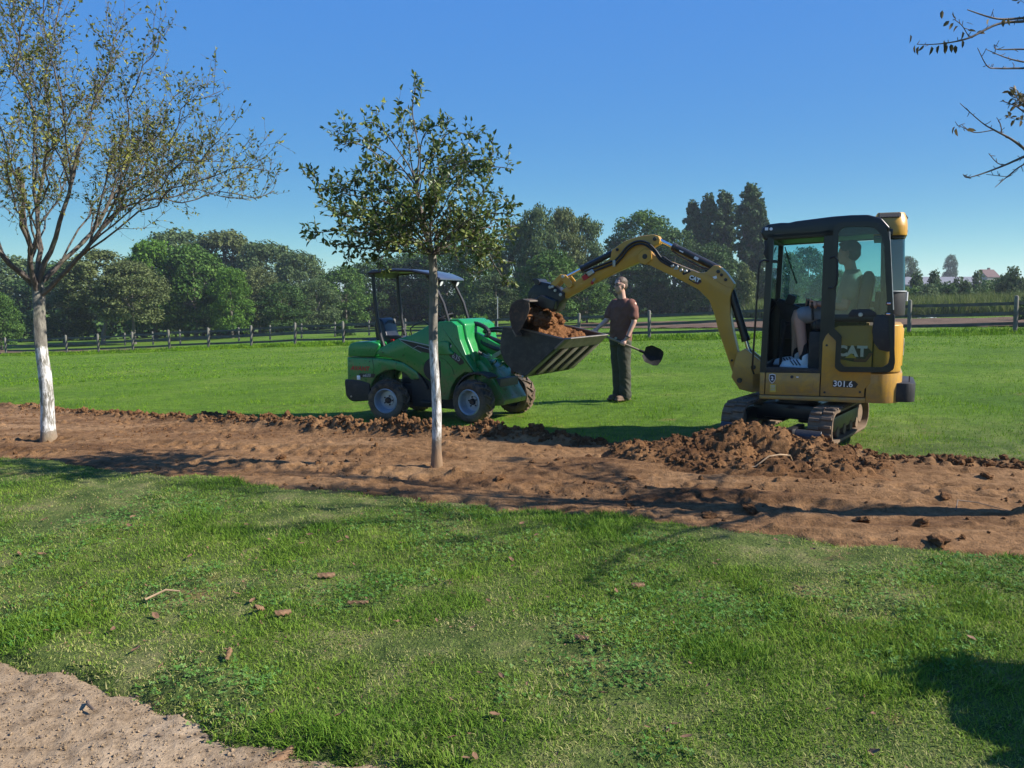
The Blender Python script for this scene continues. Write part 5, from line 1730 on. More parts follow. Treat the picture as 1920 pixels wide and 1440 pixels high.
build('label_lines', [xf(box((0, .022 - q * .020, .0012), (.044, .006 if q else .010, .001), 0), sideM(.212, .543, .4950)) for q in range(3)], 'grey_decal', lb)
def cat_mark(M, h, par, hexb=True):
    """maker's mark: white letters, yellow peak under the A, dark field with red corner running to a point"""
    f = build('maker_mark', xf(prism([(-1.18 * h, -.55 * h), (-1.18 * h, .55 * h), (1.10 * h, .55 * h), (1.62 * h, .0), (1.10 * h, -.78 * h), (.2 * h, -.78 * h)], 0, .0012, 0, 1, 'xy'), M), 'black_decal', par)
    build('mark_corner', xf(prism([(.15 * h, -.78 * h), (1.10 * h, -.78 * h), (1.62 * h, .0), (1.30 * h, .0), (1.0 * h, -.50 * h), (.2 * h, -.50 * h)], 0, .0012, 0, 1, 'xy'), M @ Matrix.Translation((0, 0, .0014))), 'maroon_decal', f)
    build('mark_lettering', text('CAT', 1.18 * h, .0012, M @ Matrix.Translation((-.05 * h, .08 * h, .0024)), 0, .062 * h), 'white_decal', f)
    build('mark_peak', xf(prism([(-.52 * h, -.46 * h), (.38 * h, -.46 * h), (-.05 * h, -.06 * h)], 0, .0012, 0, 1, 'xy'), M @ Matrix.Translation((0, 0, .0042))), 'yellow_decal', f)
cat_mark(sideM(-.520, .935, .4945), .118, EX)
# white plate on the tail with the mark's first letter
tp = build('tail_plate', prism([(-.04, -.085), (.25, -.085), (.25, .085), (-.04, .085)], 0, .004, .003, 1, 'xy'), 'white_decal', EX)
tp.data.transform(plane_M((-.981, .17, .985), (0, -1, 0), (0, 0, 1)))
build('tail_lettering', text('CAT', .15, .001, plane_M((-.987, .065, .985), (0, -1, 0), (0, 0, 1)), 0, .003), 'black_decal', EX)

# ---- cab
CF = 'cab_steel'
build('cab_floor', [box((-.16, 0, .715), (.96, .90, .03), .006), box((-.0, .455, .73), (.62, .05, .06), .008)], 'black_plastic', EX)
build('door_sill', [box((.02, .462, .745), (.58, .028, .010), .002)], 'bare_steel', EX)
def post(name, a, b, w=.05, t=.05):
    a, b = Vector(a), Vector(b)
    hw, ht = Vector((w / 2, 0, 0)), Vector((0, t / 2, 0))
    s = loft([[c - hw - ht, c + hw - ht, c + hw + ht, c - hw + ht] for c in (a, (a + b) / 2, b)])
    bm = bmesh.new()
    vs = [bm.verts.new(v) for v in s[0]]
    for f in s[1]: bm.faces.new([vs[i] for i in f])
    bmesh.ops.recalc_face_normals(bm, faces=list(bm.faces))
    return build(name, _out(bm), CF, EX)
post('front_pillar', (.318, .455, .70), (.290, .455, 2.12), .062, .06)
post('front_pillar', (.318, -.455, .70), (.290, -.455, 2.12), .062, .06)
post('door_pillar', (-.262, .455, .70), (-.255, .455, 2.14), .085, .06)
post('rear_pillar', (-.80, .43, 1.16), (-.76, .43, 2.14), .07, .06)
post('rear_pillar', (-.80, -.43, 1.16), (-.76, -.43, 2.14), .07, .06)
post('side_pillar', (-.25, -.455, .70), (-.24, -.455, 2.12), .05, .05)
each('cab_rail', [beam((.29, .455, 2.085), (-.78, .455, 2.125), .07, .06), beam((.29, -.455, 2.085), (-.78, -.455, 2.125), .07, .06), box((.292, 0, 2.075), (.06, .90, .07), .01), box((-.79, 0, 1.42), (.10, .90, .22), .02),
                    box((.32, 0, .735), (.05, .90, .08), .01), box((-.79, 0, 2.10), (.07, .90, .07), .01), beam((.31, -.455, 1.36), (-.78, -.455, 1.40), .07, .05), box((.0, -.45, 1.02), (.60, .035, .64), .01)], CF, EX)
build('cab_roof', prism([(.355, 2.055), (.392, 2.125), (.375, 2.180), (.315, 2.215), (.20, 2.226), (.12, 2.222), (.06, 2.236), (-.05, 2.246), (-.28, 2.268), (-.45, 2.275), (-.60, 2.272), (-.72, 2.235), (-.80, 2.14), (-.78, 2.10), (.28, 2.06)], -.485, .485, .020, 3), CF, EX)
each('roof_lamp', [cyl((.292, .478, 2.165), (.290, .492, 2.166), .017, .015, 12), box((.335, .484, 2.167), (.032, .012, .030), .003)], 'lamp_lens', EX)
build('pillar_lamp', [prism([(.30, 2.06), (.36, 2.05), (.345, 1.97), (.36, 1.92), (.33, 1.86), (.29, 1.86)], .44, .485, .01, 2)], 'black_plastic', EX)
# yellow unit at the back of the roof, with slotted grilles
bx = rounded(-.655, -.955, .40, .12)
yb = build('roof_unit', [prism(bx, 2.075, 2.175, .02, 2, 'xy'), loft([[Vector((x, y, 2.165)) for x, y in bx], [Vector((x * .985 - .005, y * .97, 2.235)) for x, y in bx], [Vector((-.80 + (x + .80) * .80, y * .82, 2.298)) for x, y in bx]])], 'yellow_paint', EX)
sl = []
rgx = random.Random(4)
for q in range(8):
    for w in range(5):                       # slots in the sloping side and back
        t = (w + .5) / 5
        z = 2.243 + .046 * t
        sl.append(box((-.700 - q * .024 - (w % 2) * .012, .388 - .058 * t, z + .004), (.017, .018, .014), .002, 1, (R(-48), 0, 0)))
for q in range(12):
    for w in range(5):
        t = (w + .5) / 5
        sl.append(box((-.948 + .030 * t, .20 - q * .036, 2.247 + .046 * t), (.018, .022, .014), .002, 1, (0, R(48), 0)))
for q in range(6):
    for w in range(3):
        sl.append(box((-.70 - q * .02, .402, 2.105 + w * .022), (.008, .006, .008), .002, 1))
build('grille_slots', sl, 'black_plastic', yb)
each('unit_bolt', [cyl((-.845, .36, 2.12), (-.853, .372, 2.12), .014, .014, 10), cyl((-.94, .22, 2.12), (-.957, .225, 2.12), .014, .014, 10)], 'black_plastic', yb)
build('unit_seal', prism(rounded(-.66, -.935, .38, .12), 2.048, 2.078, .01, 2, 'xy'), 'black_plastic', yb)
# glass
def pane(name, pts, mat):
    return build(name, (list(pts), [list(range(len(pts)))]), mat, EX, smooth=False)
def slab(name, a, b, c, d, mat, t=.005):
    """glass pane with thickness from four corners"""
    a, b, c, d = Vector(a), Vector(b), Vector(c), Vector(d)
    n = (b - a).cross(d - a).normalized() * t
    P = [a, b, c, d, a + n, b + n, c + n, d + n]
    return build(name, (P, [[3, 2, 1, 0], [4, 5, 6, 7], [0, 1, 5, 4], [1, 2, 6, 5], [2, 3, 7, 6], [3, 0, 4, 7]]), mat, EX, smooth=False)
slab('windscreen', (.318, .42, .78), (.318, -.42, .78), (.292, -.42, 2.04), (.292, .42, 2.04), 'glass_clear')
slab('right_window', (.28, -.455, 1.40), (-.76, -.455, 1.43), (-.75, -.455, 2.08), (.265, -.455, 2.05), 'glass_tint')
slab('rear_window', (-.805, .36, 1.53), (-.805, -.38, 1.53), (-.775, -.38, 2.06), (-.775, .36, 2.06), 'glass_rear')
slab('rear_window', (-.83, .40, 1.53), (-.965, .12, 1.53), (-.935, .12, 2.05), (-.80, .40, 2.05), 'glass_rear')
slab('rear_window', (-.965, .12, 1.53), (-.965, -.25, 1.53), (-.935, -.25, 2.05), (-.935, .12, 2.05), 'glass_rear')
build('rear_panel', prism(rounded(-.70, -.975, .40, .18), 1.30, 1.53, .01, 2, 'xy'), 'black_plastic', EX)
build('rear_trim', prism(rounded(-.72, -.982, .405, .18), 1.530, 1.542, .002, 1, 'xy'), 'grey_decal', EX)
build('rear_hinge', [cyl((-.985, .14, 1.44), (-.985, .14, 1.53), .012, .012, 8)], 'white_decal', EX)

# ---- open door, folded back along the side
DY = .545
do = [(-.300, 1.12), (-.300, 2.165), (-.345, 2.205), (-.60, 2.205), (-.70, 2.185), (-.77, 2.12), (-.805, 2.0), (-.905, .86), (-.895, .79), (-.85, .755), (-.42, .745), (-.372, .785), (-.372, 1.05)]
cx_, cz_ = -.575, 1.45
di = []
for x, z in do:
    dx, dz = x - cx_, z - cz_
    L_ = math.hypot(dx, dz)
    di.append((x - math.copysign(min(.050, abs(dx) * .25), dx), z - math.copysign(min(.052, abs(dz) * .2), dz)))
def ringprism(o_, i_, a, b):
    V, F = [], []
    n = len(o_)
    for d in (a, b):
        V += [(p[0], d, p[1]) for p in o_] + [(p[0], d, p[1]) for p in i_]
    for k in range(n):
        j = (k + 1) % n
        F += [[k, j, n + j, n + k], [2 * n + j, 2 * n + k, 3 * n + k, 3 * n + j], [j, k, 2 * n + k, 2 * n + j], [n + k, n + j, 3 * n + j, 3 * n + k]]
    bm = bmesh.new()
    vs = [bm.verts.new(v) for v in V]
    for f in F: bm.faces.new([vs[i] for i in f])
    bmesh.ops.recalc_face_normals(bm, faces=list(bm.faces))
    bmesh.ops.bevel(bm, geom=list(bm.edges), offset=.006, segments=2, affect='EDGES', clamp_overlap=True)
    return _out(bm)
dr = build('cab_door', ringprism(do, di, DY, DY + .035), CF, EX)
gp = [(p[0], p[1]) for p in di]
gl = build('door_glass', prism(gp, DY + .014, DY + .019, 0, 1), 'glass_door', dr, smooth=False)
build('door_crossbar', [box((-.60, DY + .012, 1.275), (.56, .022, .075), .008)], CF, dr)
build('door_foot_cover', prism([(-.70, 1.30), (-.88, 1.32), (-.895, 1.00), (-.84, .955), (-.76, .975), (-.71, 1.04), (-.69, 1.15)], DY - .01, DY + .030, .01, 2), 'black_plastic', dr)
build('door_latch', [cyl((-.58, DY + .03, 1.31), (-.58, DY + .055, 1.31), .022, .020, 14, .003), ], 'bare_steel', dr)
build('latch_housing', prism([(-.47, 1.315), (-.50, 1.36), (-.66, 1.365), (-.72, 1.33), (-.72, 1.295), (-.48, 1.285)], DY + .016, DY + .036, .006, 2), 'black_plastic', dr)
build('door_strut', [cyl((-.79, DY - .02, 2.10), (-.862, DY - .02, 1.36), .009, .009, 8)] + [sphere((x, DY - .015, z), .016, 8) for x, z in ((-.745, 2.095), (-.785, 1.83), (-.815, 1.63))], 'bare_steel', dr)
each('door_hinge', [cyl((-.835, DY + .03, 1.42 - k * .10), (-.80, DY + .045, 1.42 - k * .10), .012, .012, 8) for k in range(2)], 'chrome', dr)
build('door_handle', tube([(-.285, DY + .02, 1.86), (-.325, DY + .05, 1.87), (-.350, DY + .055, 1.84), (-.353, DY + .055, 1.70), (-.350, DY + .055, 1.60), (-.325, DY + .05, 1.565), (-.285, DY + .02, 1.57)], .011, 8), 'black_plastic', dr)
# grab rail at the front corner
build('grab_rail', tube([(.30, .50, 1.845), (.345, .52, 1.852), (.378, .525, 1.835), (.392, .525, 1.76), (.402, .52, 1.4), (.416, .515, .95), (.424, .50, .73), (.41, .47, .68)], .0105, 8), CF, EX)
build('mirror_bracket', [box((.255, .45, 1.84), (.06, .03, .03), .006), sphere((.225, .455, 1.838), .014, 8)], CF, EX)
# seat, consoles, levers
build('seat', [prism([(-.62, 1.13), (-.70, 1.66), (-.665, 1.74), (-.60, 1.74), (-.56, 1.66), (-.52, 1.24), (-.14, 1.25), (-.10, 1.20), (-.12, 1.13)], -.21, .21, .03, 3)], 'seat_vinyl', EX)
build('seat_box', box((-.36, 0, .93), (.52, .62, .40), .03), 'black_plastic', EX)
build('console', [box((.02, -.34, 1.12), (.44, .16, .22), .03), prism([(.18, 1.20), (.30, 1.42), (.26, 1.46), (.02, 1.36), (-.02, 1.24)], -.42, -.24, .02, 2)], 'black_plastic', EX)
build('armrest', box((-.36, .27, 1.20), (.40, .12, .10), .03), 'black_plastic', EX)
build('monitor', [box((.14, -.26, 1.45), (.09, .14, .10), .012, 2, (0, R(-20), 0))], 'black_plastic', EX)
build('joystick', [cyl((-.13, .27, 1.24), (-.12, .27, 1.36), .012, .010, 8), sphere((-.12, .27, 1.40), (.026, .026, .045), 10)], 'black_plastic', EX)
build('joystick', [cyl((-.05, -.30, 1.24), (-.04, -.30, 1.36), .012, .010, 8), sphere((-.04, -.30, 1.40), (.026, .026, .045), 10)], 'black_plastic', EX)
each('pedal_lever', [tube([(.20, y, .72), (.19, y, .95), (.15, y, 1.18)], .010, 6) for y in (-.06, .06)] + [sphere((.15, y, 1.19), .022, 8) for y in (-.06, .06)], 'black_plastic', EX)
build('paper_sheet', box((.035, -.425, .915), (.13, .004, .19), .001), 'paper', EX)
build('wiper', tube([(.24, -.40, 2.03), (.20, -.40, 1.90), (.10, -.40, 1.62)], .006, 6), 'black_plastic', EX)
build('cab_hook', box((-.20, -.40, 2.02), (.10, .03, .025), .01), 'black_plastic', EX)

# ---- boom foot and swing bracket
each('swing_bracket', [prism([(.36, .50), (.33, .70), (.40, .80), (.55, .92), (.64, .87), (.69, .60), (.60, .47), (.45, .44)], -.15, -.09, .01, 2), prism([(.36, .50), (.33, .70), (.40, .80), (.55, .92), (.64, .87), (.69, .60), (.60, .47), (.45, .44)], .09, .15, .01, 2), box((.41, 0, .56), (.14, .30, .22), .02)], 'yellow_paint', EX)
each('bracket_pin', [cyl((.60, -.17, .57), (.60, .17, .57), .028, .028, 14), cyl((.46, -.17, .72), (.46, .17, .72), .026, .026, 14), cyl((.41, .0, .44), (.41, .0, .70), .045, .045, 14)], 'black_paint', EX)
boom = [(.575, .535), (.565, .60), (.635, .851), (.705, 1.128), (.736, 1.281), (.742, 1.469), (.716, 1.563), (.702, 1.621), (.795, 1.745), (.880, 1.822), (.935, 1.822), (1.010, 1.752), (1.093, 1.745), (1.593, 1.944),
        (1.65, 1.985), (1.735, 1.975), (1.770, 1.905), (1.723, 1.870), (1.31, 1.673), (1.091, 1.558), (.969, 1.439), (.906, 1.279), (.866, 1.125), (.764, .847), (.674, .594), (.63, .525)]
bo = build('boom', prism(boom, -.075, .075, .012, 2), 'yellow_paint', EX)
build('boom_seam', tube([(.70, .077, 1.56), (.80, .077, 1.60), (.90, .077, 1.66), (1.0, .077, 1.735)], .004, 5), 'yellow_paint', bo)
for x, z, r in ((.878, 1.755, .020), (.842, 1.718, .017), (.795, 1.665, .018), (1.705, 1.935, .030), (.645, .62, .014), (.70, .78, .012)):
    build('boom_pin', cyl((x, -.095, z), (x, .095, z), r, r, 14, .004), 'black_paint', bo)
build('boom_tag', box((.913, .077, 1.690), (.042, .003, .030), .001, 1, (0, R(20), 0)), 'white_decal', bo)
stick = [(1.541, 2.12), (1.56, 2.162), (1.62, 2.182), (1.785, 2.168), (1.968, 2.113), (2.112, 2.018), (2.125, 1.93), (2.30, 1.82), (2.604, 1.632), (2.735, 1.555), (2.775, 1.51), (2.75, 1.455), (2.68, 1.455), (2.381, 1.612), (2.066, 1.757), (1.792, 1.868), (1.690, 1.880), (1.640, 1.930), (1.651, 2.021), (1.547, 2.075)]
st = build('stick', prism(stick, -.060, .060, .012, 2), 'yellow_paint', EX)
for x, z, r in ((1.60, 2.13, .022), (2.04, 2.02, .018), (2.71, 1.51, .024), (1.90, 2.07, .012)):
    build('stick_pin', cyl((x, -.08, z), (x, .08, z), r, r, 14, .004), 'black_paint', st)
each('boom_cheek', [prism([(1.62, 1.90), (1.64, 2.0), (1.72, 2.02), (1.79, 1.95), (1.78, 1.87), (1.70, 1.84)], s * .082 - .008, s * .082 + .008, .004, 1) for s in (-1, 1)], 'yellow_paint', bo)
# cylinders
def ram(name, a, b, split, r, rod_r, y=0.0):
    a, b = Vector((a[0], y, a[1])), Vector((b[0], y, b[1]))
    m = a.lerp(b, split)
    d = (b - a).normalized()
    c = build(name, [cyl(a, m, r, r, 16, .006), cyl(m - d * .05, m, r * 1.12, r * 1.12, 16, .004), sphere(a, r * 1.05, 10)], 'black_paint', EX)
    build('piston_rod', [cyl(m, b, rod_r, rod_r, 14)], 'chrome', c)
    return c
c1 = ram('stick_cylinder', (.895, 1.787), (1.575, 2.128), .76, .042, .020)
build('cylinder_pipe', [tube([(.93, .045, 1.76), (1.10, .05, 1.82), (1.32, .05, 1.94), (1.40, .04, 1.99)], .010, 8), tube([(.96, .05, 1.72), (1.0, .05, 1.70), (1.02, .04, 1.765)], .014, 8)], 'black_paint', c1)
each('cylinder_sign', [xf(box((0, 0, 0), (.05, .030, .001), 0), plane_M((1.13, .0428, 1.905), (-.89, 0, -.45), (-.45, 0, .89))), xf(box((0, 0, 0), (.05, .012, .001), 0), plane_M((1.30, .0428, 1.985), (-.89, 0, -.45), (-.45, 0, .89)))], 'white_decal', c1)
ram('bucket_cylinder', (2.06, 2.015), (2.70, 1.712), .70, .036, .018)
ram('boom_cylinder', (.765, 1.60), (.472, .705), .68, .044, .022)
# hoses over the boom, clamps
each('boom_hose', [hose('h', [(2.06, .075, 1.845), (1.985, .085, 1.92), (1.90, .09, 2.02), (1.80, .09, 2.075), (1.70, .09, 2.065), (1.60, .09, 1.985), (1.52, .085, 1.885), (1.40, .08, 1.815)], .013),
                     hose('h', [(2.08, .072, 1.875), (2.0, .082, 1.955), (1.91, .088, 2.055), (1.80, .088, 2.108), (1.69, .088, 2.095), (1.59, .088, 2.01), (1.51, .083, 1.91), (1.40, .078, 1.838)], .013),
                     hose('h', [(1.50, .08, 1.93), (1.40, .08, 1.862), (1.30, .08, 1.815)], .011), hose('h', [(2.08, .07, 1.86), (2.25, .07, 1.80), (2.42, .07, 1.74)], .013), hose('h', [(2.1, .07, 1.89), (2.26, .07, 1.835), (2.44, .07, 1.775)], .013)], 'hose', EX)
build('hose_fittings', [box((1.385 - k * .05, .085, 1.822 - k * .024 + (k % 2) * .012), (.040, .025, .030), .006, 1, (0, R(24), 0)) for k in range(4)] + [box((2.07, .08, 1.86), (.035, .03, .075), .006), box((1.345, .085, 1.79), (.05, .02, .02), .004)], 'bare_steel', EX)
build('hose_guard', box((1.225, .079, 1.752), (.10, .012, .030), .004, 1, (0, R(24), 0)), 'black_plastic', EX)
build('quick_valve', [box((2.36, .075, 1.755), (.09, .04, .06), .01, 1, (0, R(30), 0)), cyl((2.30, .09, 1.69), (2.325, .10, 1.65), .016, .012, 8)], 'bare_steel', st)
build('valve_cap', [sphere((2.33, .10, 1.640), .022, 8), box((2.42, .066, 1.715), (.10, .01, .06), .003, 1, (0, R(30), 0))], 'red_decal', st)
cat_mark(plane_M((1.135, .0765, 1.672), (-.925, 0, -.38), (-.38, 0, .925)), .052, bo)
# bucket linkage
each('link_arm', [prism([(2.735, 1.745), (2.775, 1.72), (2.905, 1.60), (2.88, 1.56), (2.83, 1.565), (2.70, 1.70)], s * .07 - .012, s * .07 + .012, .005, 1) for s in (-1, 1)], 'yellow_paint', EX)
each('link_rocker', [prism([(2.66, 1.73), (2.72, 1.745), (2.74, 1.70), (2.63, 1.57), (2.58, 1.60), (2.60, 1.66)], s * .085 - .010, s * .085 + .010, .005, 1) for s in (-1, 1)], 'yellow_paint', EX)
each('link_pin', [cyl((x, -.11, z), (x, .11, z), .020, .020, 12, .004) for x, z in ((2.70, 1.715), (2.87, 1.59), (2.73, 1.50))], 'bare_steel', EX)
cp = [(2.68, 1.46), (2.70, 1.53), (2.80, 1.60), (2.90, 1.64), (3.02, 1.665), (3.10, 1.60), (3.16, 1.53), (3.16, 1.42), (3.06, 1.37), (2.93, 1.36), (2.84, 1.29), (2.78, 1.30), (2.74, 1.40)]
build('quick_coupler', [prism(cp, -.10, .10, .012, 2), prism([(2.78, 1.32), (2.76, 1.43), (2.95, 1.50), (3.08, 1.42), (2.92, 1.34)], -.19, .19, .01, 1), cyl((3.03, -.13, 1.655), (3.03, .13, 1.655), .035, .035, 12), box((3.06, .0, 1.675), (.10, .16, .035), .008)], 'black_paint', EX)
each('coupler_pin', [cyl((x, -.125, z), (x, .125, z), .017, .017, 12, .003) for x, z in ((2.86, 1.585), (2.795, 1.55), (2.83, 1.595))], 'bare_steel', EX)
# ditching bucket, tipped out: open side towards the machine and down
bp = [(2.995, 1.425), (3.06, 1.438), (3.15, 1.428), (3.215, 1.385), (3.245, 1.30), (3.235, 1.20), (3.205, 1.10), (3.165, 1.03)]
bi = offs(bp, .014)
eb = build('digging_bucket', prism(bp + [(x, z) for x, z in bi[::-1]], -.43, .43, .0, 1), 'bucket_dirty', EX)
spb = [(2.995, 1.425), (3.06, 1.440), (3.15, 1.430), (3.218, 1.387), (3.248, 1.30), (3.238, 1.20), (3.21, 1.10), (3.165, 1.02), (3.085, 1.10), (3.02, 1.24), (2.985, 1.33)]
for s in (-1, 1):
    build('bucket_side', prism(spb, s * .43, s * .444, .003, 1), 'bucket_dirty', eb)
each('bucket_lip', [prism([(2.985, 1.415), (3.07, 1.440), (3.07, 1.452), (2.98, 1.430)], -.445, .445, .003, 1), prism([(3.215, 1.08), (3.165, 1.00), (3.150, 1.01), (3.20, 1.09)], -.445, .445, .003, 1)], 'bucket_worn', eb)
each('bucket_ear', [prism([(2.93, 1.37), (3.0, 1.50), (3.08, 1.50), (3.12, 1.42), (3.0, 1.40)], s * .13 - .012, s * .13 + .012, .004, 1) for s in (-1, 1)], 'black_paint', eb)
# soil sliding out of it
ls = []
rgq = random.Random(9)
for k in range(90):
    t = rgq.random()
    ls.append(lump((3.14 - .26 * t + rgq.uniform(-.03, .03), rgq.uniform(-.40, .40), 1.31 - .13 * t + rgq.uniform(-.05, .04)), (rgq.uniform(.02, .065), rgq.uniform(.02, .065), rgq.uniform(.02, .05)), k, .5, 2, 1.5))
so = build('soil_spill', ls, 'soil_fresh', None, sharp=40)
so.location = (EX_P[0], EX_P[1], EZ)
so.rotation_euler = (0, 0, R(155))
tag(so, 'reddish soil sliding out of the excavator bucket into the loader bucket', 'soil')
# ------------------------------------------------------------------ people
TMP = bpy.data.scenes.new('workbench')      # scratch scene, so that fusing a limb does not re-evaluate everything
def fused(name, shapes, voxel, mat, parent, smooth=4, disp=None):
    """overlapping limbs fused into one continuous skin"""
    V, F = merge(shapes)
    me = bpy.data.meshes.new(name)
    me.from_pydata(V, [], F)
    bm = bmesh.new(); bm.from_mesh(me)
    bmesh.ops.recalc_face_normals(bm, faces=list(bm.faces))
    bm.to_mesh(me); bm.free()
    o = bpy.data.objects.new(name, me)
    TMP.collection.objects.link(o)
    md = o.modifiers.new('r', 'REMESH'); md.mode = 'VOXEL'; md.voxel_size = voxel
    md = o.modifiers.new('s', 'SMOOTH'); md.iterations = smooth; md.factor = .5
    with bpy.context.temp_override(scene=TMP, view_layer=TMP.view_layers[0]):
        dg = bpy.context.evaluated_depsgraph_get()
    m2 = bpy.data.meshes.new_from_object(o.evaluated_get(dg))
    TMP.collection.objects.unlink(o)
    COL.objects.link(o)
    o.modifiers.clear()
    o.data = m2
    if disp:
        n = len(m2.vertices)
        co, no = np.empty(n * 3, np.float32), np.empty(n * 3, np.float32)
        m2.vertices.foreach_get('co', co)
        m2.vertices.foreach_get('normal', no)
        co, no = co.reshape(-1, 3), no.reshape(-1, 3)
        d = np.array([disp(Vector(c)) for c in co], np.float32)
        m2.vertices.foreach_set('co', (co + no * d[:, None]).ravel())
    m2.materials.clear()
    m2.materials.append(MAT[mat])
    m2.polygons.foreach_set('use_smooth', [True] * len(m2.polygons))
    if parent is not None:
        o.parent = parent
    return o

def limb(pts, rad, n=14, flat=1.0):
    """tapered limb with rounded ends through joints"""
    P = [Vector(p) for p in pts]
    path, rr = [], []
    for i in range(len(P) - 1):
        for k in range(6):
            t = k / 6
            path.append(P[i].lerp(P[i + 1], t)); rr.append(rad[i] + (rad[i + 1] - rad[i]) * t)
    path.append(P[-1]); rr.append(rad[-1])
    s = [tube(path, rr, n)]
    s += [sphere(p, r, 12) for p, r in ((P[0], rad[0]), (P[-1], rad[-1]))]
    return s

def ell(c, r, f=(1, 0)):
    """ellipsoid: r = (along facing, across, up), f = facing direction in plan"""
    a = math.atan2(f[1], f[0])
    return sphere(c, r, 18, Matrix.Rotation(a, 4, 'Z'))

def torso(rows, f):
    """rows of (x, y, z, half depth, half width) -> lofted trunk facing f"""
    f = Vector((f[0], f[1], 0)).normalized()
    l = Vector((-f.y, f.x, 0))
    rings = []
    for x, y, z, hd, hw in rows:
        ring = []
        for k in range(20):
            a = 2 * math.pi * k / 20
            c, s = math.cos(a), math.sin(a)
            c, s = math.copysign(abs(c) ** .8, c), math.copysign(abs(s) ** .8, s)
            ring.append(Vector((x, y, z)) + f * hd * c + l * hw * s)
        rings.append(ring)
    return loft(rings)

def grip(c, axis, palm, thumb=1, scale=1.0):
    """hand closed round a bar: palm on one side, four unequal fingers and a thumb wrapped round it"""
    c, ax, pd = Vector(c), Vector(axis).normalized(), Vector(palm).normalized()
    pd = (pd - ax * pd.dot(ax)).normalized()
    q = ax.cross(pd)
    S = []
    S.append(xf(sphere((0, 0, 0), (.044 * scale, .020 * scale, .042 * scale), 12), plane_M(c + pd * .030 * scale - q * .006, ax, pd)))
    for k, (off, ln, r) in enumerate(((.033, 1.0, .0088), (.012, 1.1, .0092), (-.009, 1.02, .0088), (-.029, .82, .0076))):
        pts = []
        for i in range(7):
            a = R(20 + i * 34 * ln)
            pts.append(c + ax * off * scale + (pd * math.cos(a) + q * math.sin(a)) * (.026 + .002 * (i < 2)) * scale)
        S += limb(pts, [r * scale] * 6 + [r * .8 * scale], 8)
    pts = []
    for i in range(5):
        a = R(-20 - i * 38)
        pts.append(c + ax * (.030 + .008 * i) * thumb * scale + (pd * math.cos(a) + q * math.sin(a)) * .027 * scale)
    S += limb(pts, [.012 * scale, .011 * scale, .010 * scale, .0095 * scale, .008 * scale], 8)
    return S

def head_shapes(c, f, s=1.0):
    """skull, jaw, nose, brow, ears"""
    c = Vector(c); f = Vector((f[0], f[1], 0)).normalized(); l = Vector((-f.y, f.x, 0)); z = Vector((0, 0, 1))
    P = lambda a, b, h: c + f * a * s + l * b * s + z * h * s
    S = [ell(P(-.012, 0, .022), (.098 * s, .077 * s, .098 * s), f), ell(P(.012, 0, -.045), (.078 * s, .064 * s, .082 * s), f), ell(P(.052, 0, -.095), (.036 * s, .038 * s, .028 * s), f)]
    S += limb([P(.084, 0, .012), P(.108, 0, -.030), P(.094, 0, -.040)], [.009 * s, .015 * s, .012 * s], 8)      # nose
    S.append(ell(P(.088, .0, -.066), (.012 * s, .026 * s, .008 * s), f))                                        # lips
    S.append(ell(P(.086, .0, -.078), (.011 * s, .022 * s, .007 * s), f))
    S.append(ell(P(.072, .0, .026), (.022 * s, .056 * s, .010 * s), f))                                         # brow
    for b in (-1, 1):
        S.append(ell(P(-.008, b * .078, -.020), (.020 * s, .008 * s, .032 * s), f))                             # ears
        S.append(ell(P(.050, b * .040, -.030), (.026 * s, .022 * s, .022 * s), f))                              # cheeks
    return S, P

# ---- the man with the shovel
MX, MY = 1.579, 11.629
PM = empty('person', (MX, MY, float(lawn_z(MX, MY)) + .005), 0, 'person in brown t-shirt and dark olive trousers standing with a shovel', 'person')
tf, hf = (-.65, -.76), (-.86, -.51)
LH, RH = Vector((.058, -.22, .869)), Vector((-.345, -.057, 1.034))
AX = (LH - RH).normalized()
hs, HP = head_shapes((.035, -.02, 1.725), hf)
body = hs + limb([(.080, .0, 1.47), (.062, -.008, 1.56), (.045, -.012, 1.66)], [.062, .056, .056])
body += [torso([(.05, 0, .90, .10, .15), (.055, 0, 1.05, .105, .145), (.07, 0, 1.25, .115, .165), (.08, 0, 1.42, .105, .175), (.082, 0, 1.50, .06, .10)], tf)]
body += limb([(.215, -.115, 1.44), (.222, -.19, 1.185), (.125, -.222, .965), (.092, -.215, .915)], [.055, .041, .029, .027])
body += limb([(-.04, .115, 1.44), (-.15, .07, 1.20), (-.285, -.015, 1.095), (-.315, -.035, 1.06)], [.055, .041, .029, .027])
body += grip(LH, AX, (.35, .1, .75), -1)
body += grip(RH, AX, (.45, .35, .75), 1)
for hx, hy in ((.01, .06), (.10, -.065)):
    body += limb([(hx, hy, .93), (hx + .01, hy, .50), (hx + .03, hy + .01, .09)], [.080, .055, .040])
fused('body', body, .008, 'skin', PM, 3)
# eyes, brows and thin glasses
gl_ = []
f3 = Vector((hf[0], hf[1], 0)).normalized(); l3 = Vector((-f3.y, f3.x, 0))
for b in (-1, 1):
    ring = [HP(.101 - .010 * abs(math.cos(a)), b * .034 + .024 * math.cos(a), .003 + .017 * math.sin(a)) for a in [2 * math.pi * q / 14 for q in range(15)]]
    gl_.append(tube(ring, .0026, 6))
    gl_.append(tube([HP(.088, b * .058, .008), HP(.05, b * .079, .008), HP(-.01, b * .083, .0)], .0026, 6))
gl_.append(tube([HP(.099, -.010, .006), HP(.106, 0, .008), HP(.099, .010, .006)], .0026, 6))
build('glasses', gl_, 'black_plastic', PM)
each('eye', [sphere(HP(.083, b * .032, .002), (.011, .011, .008), 8) for b in (-1, 1)], 'black_plastic', PM)
each('eyebrow', [tube([HP(.094, b * .016, .026), HP(.093, b * .034, .031), HP(.082, b * .054, .026)], .004, 6) for b in (-1, 1)], 'hair', PM)
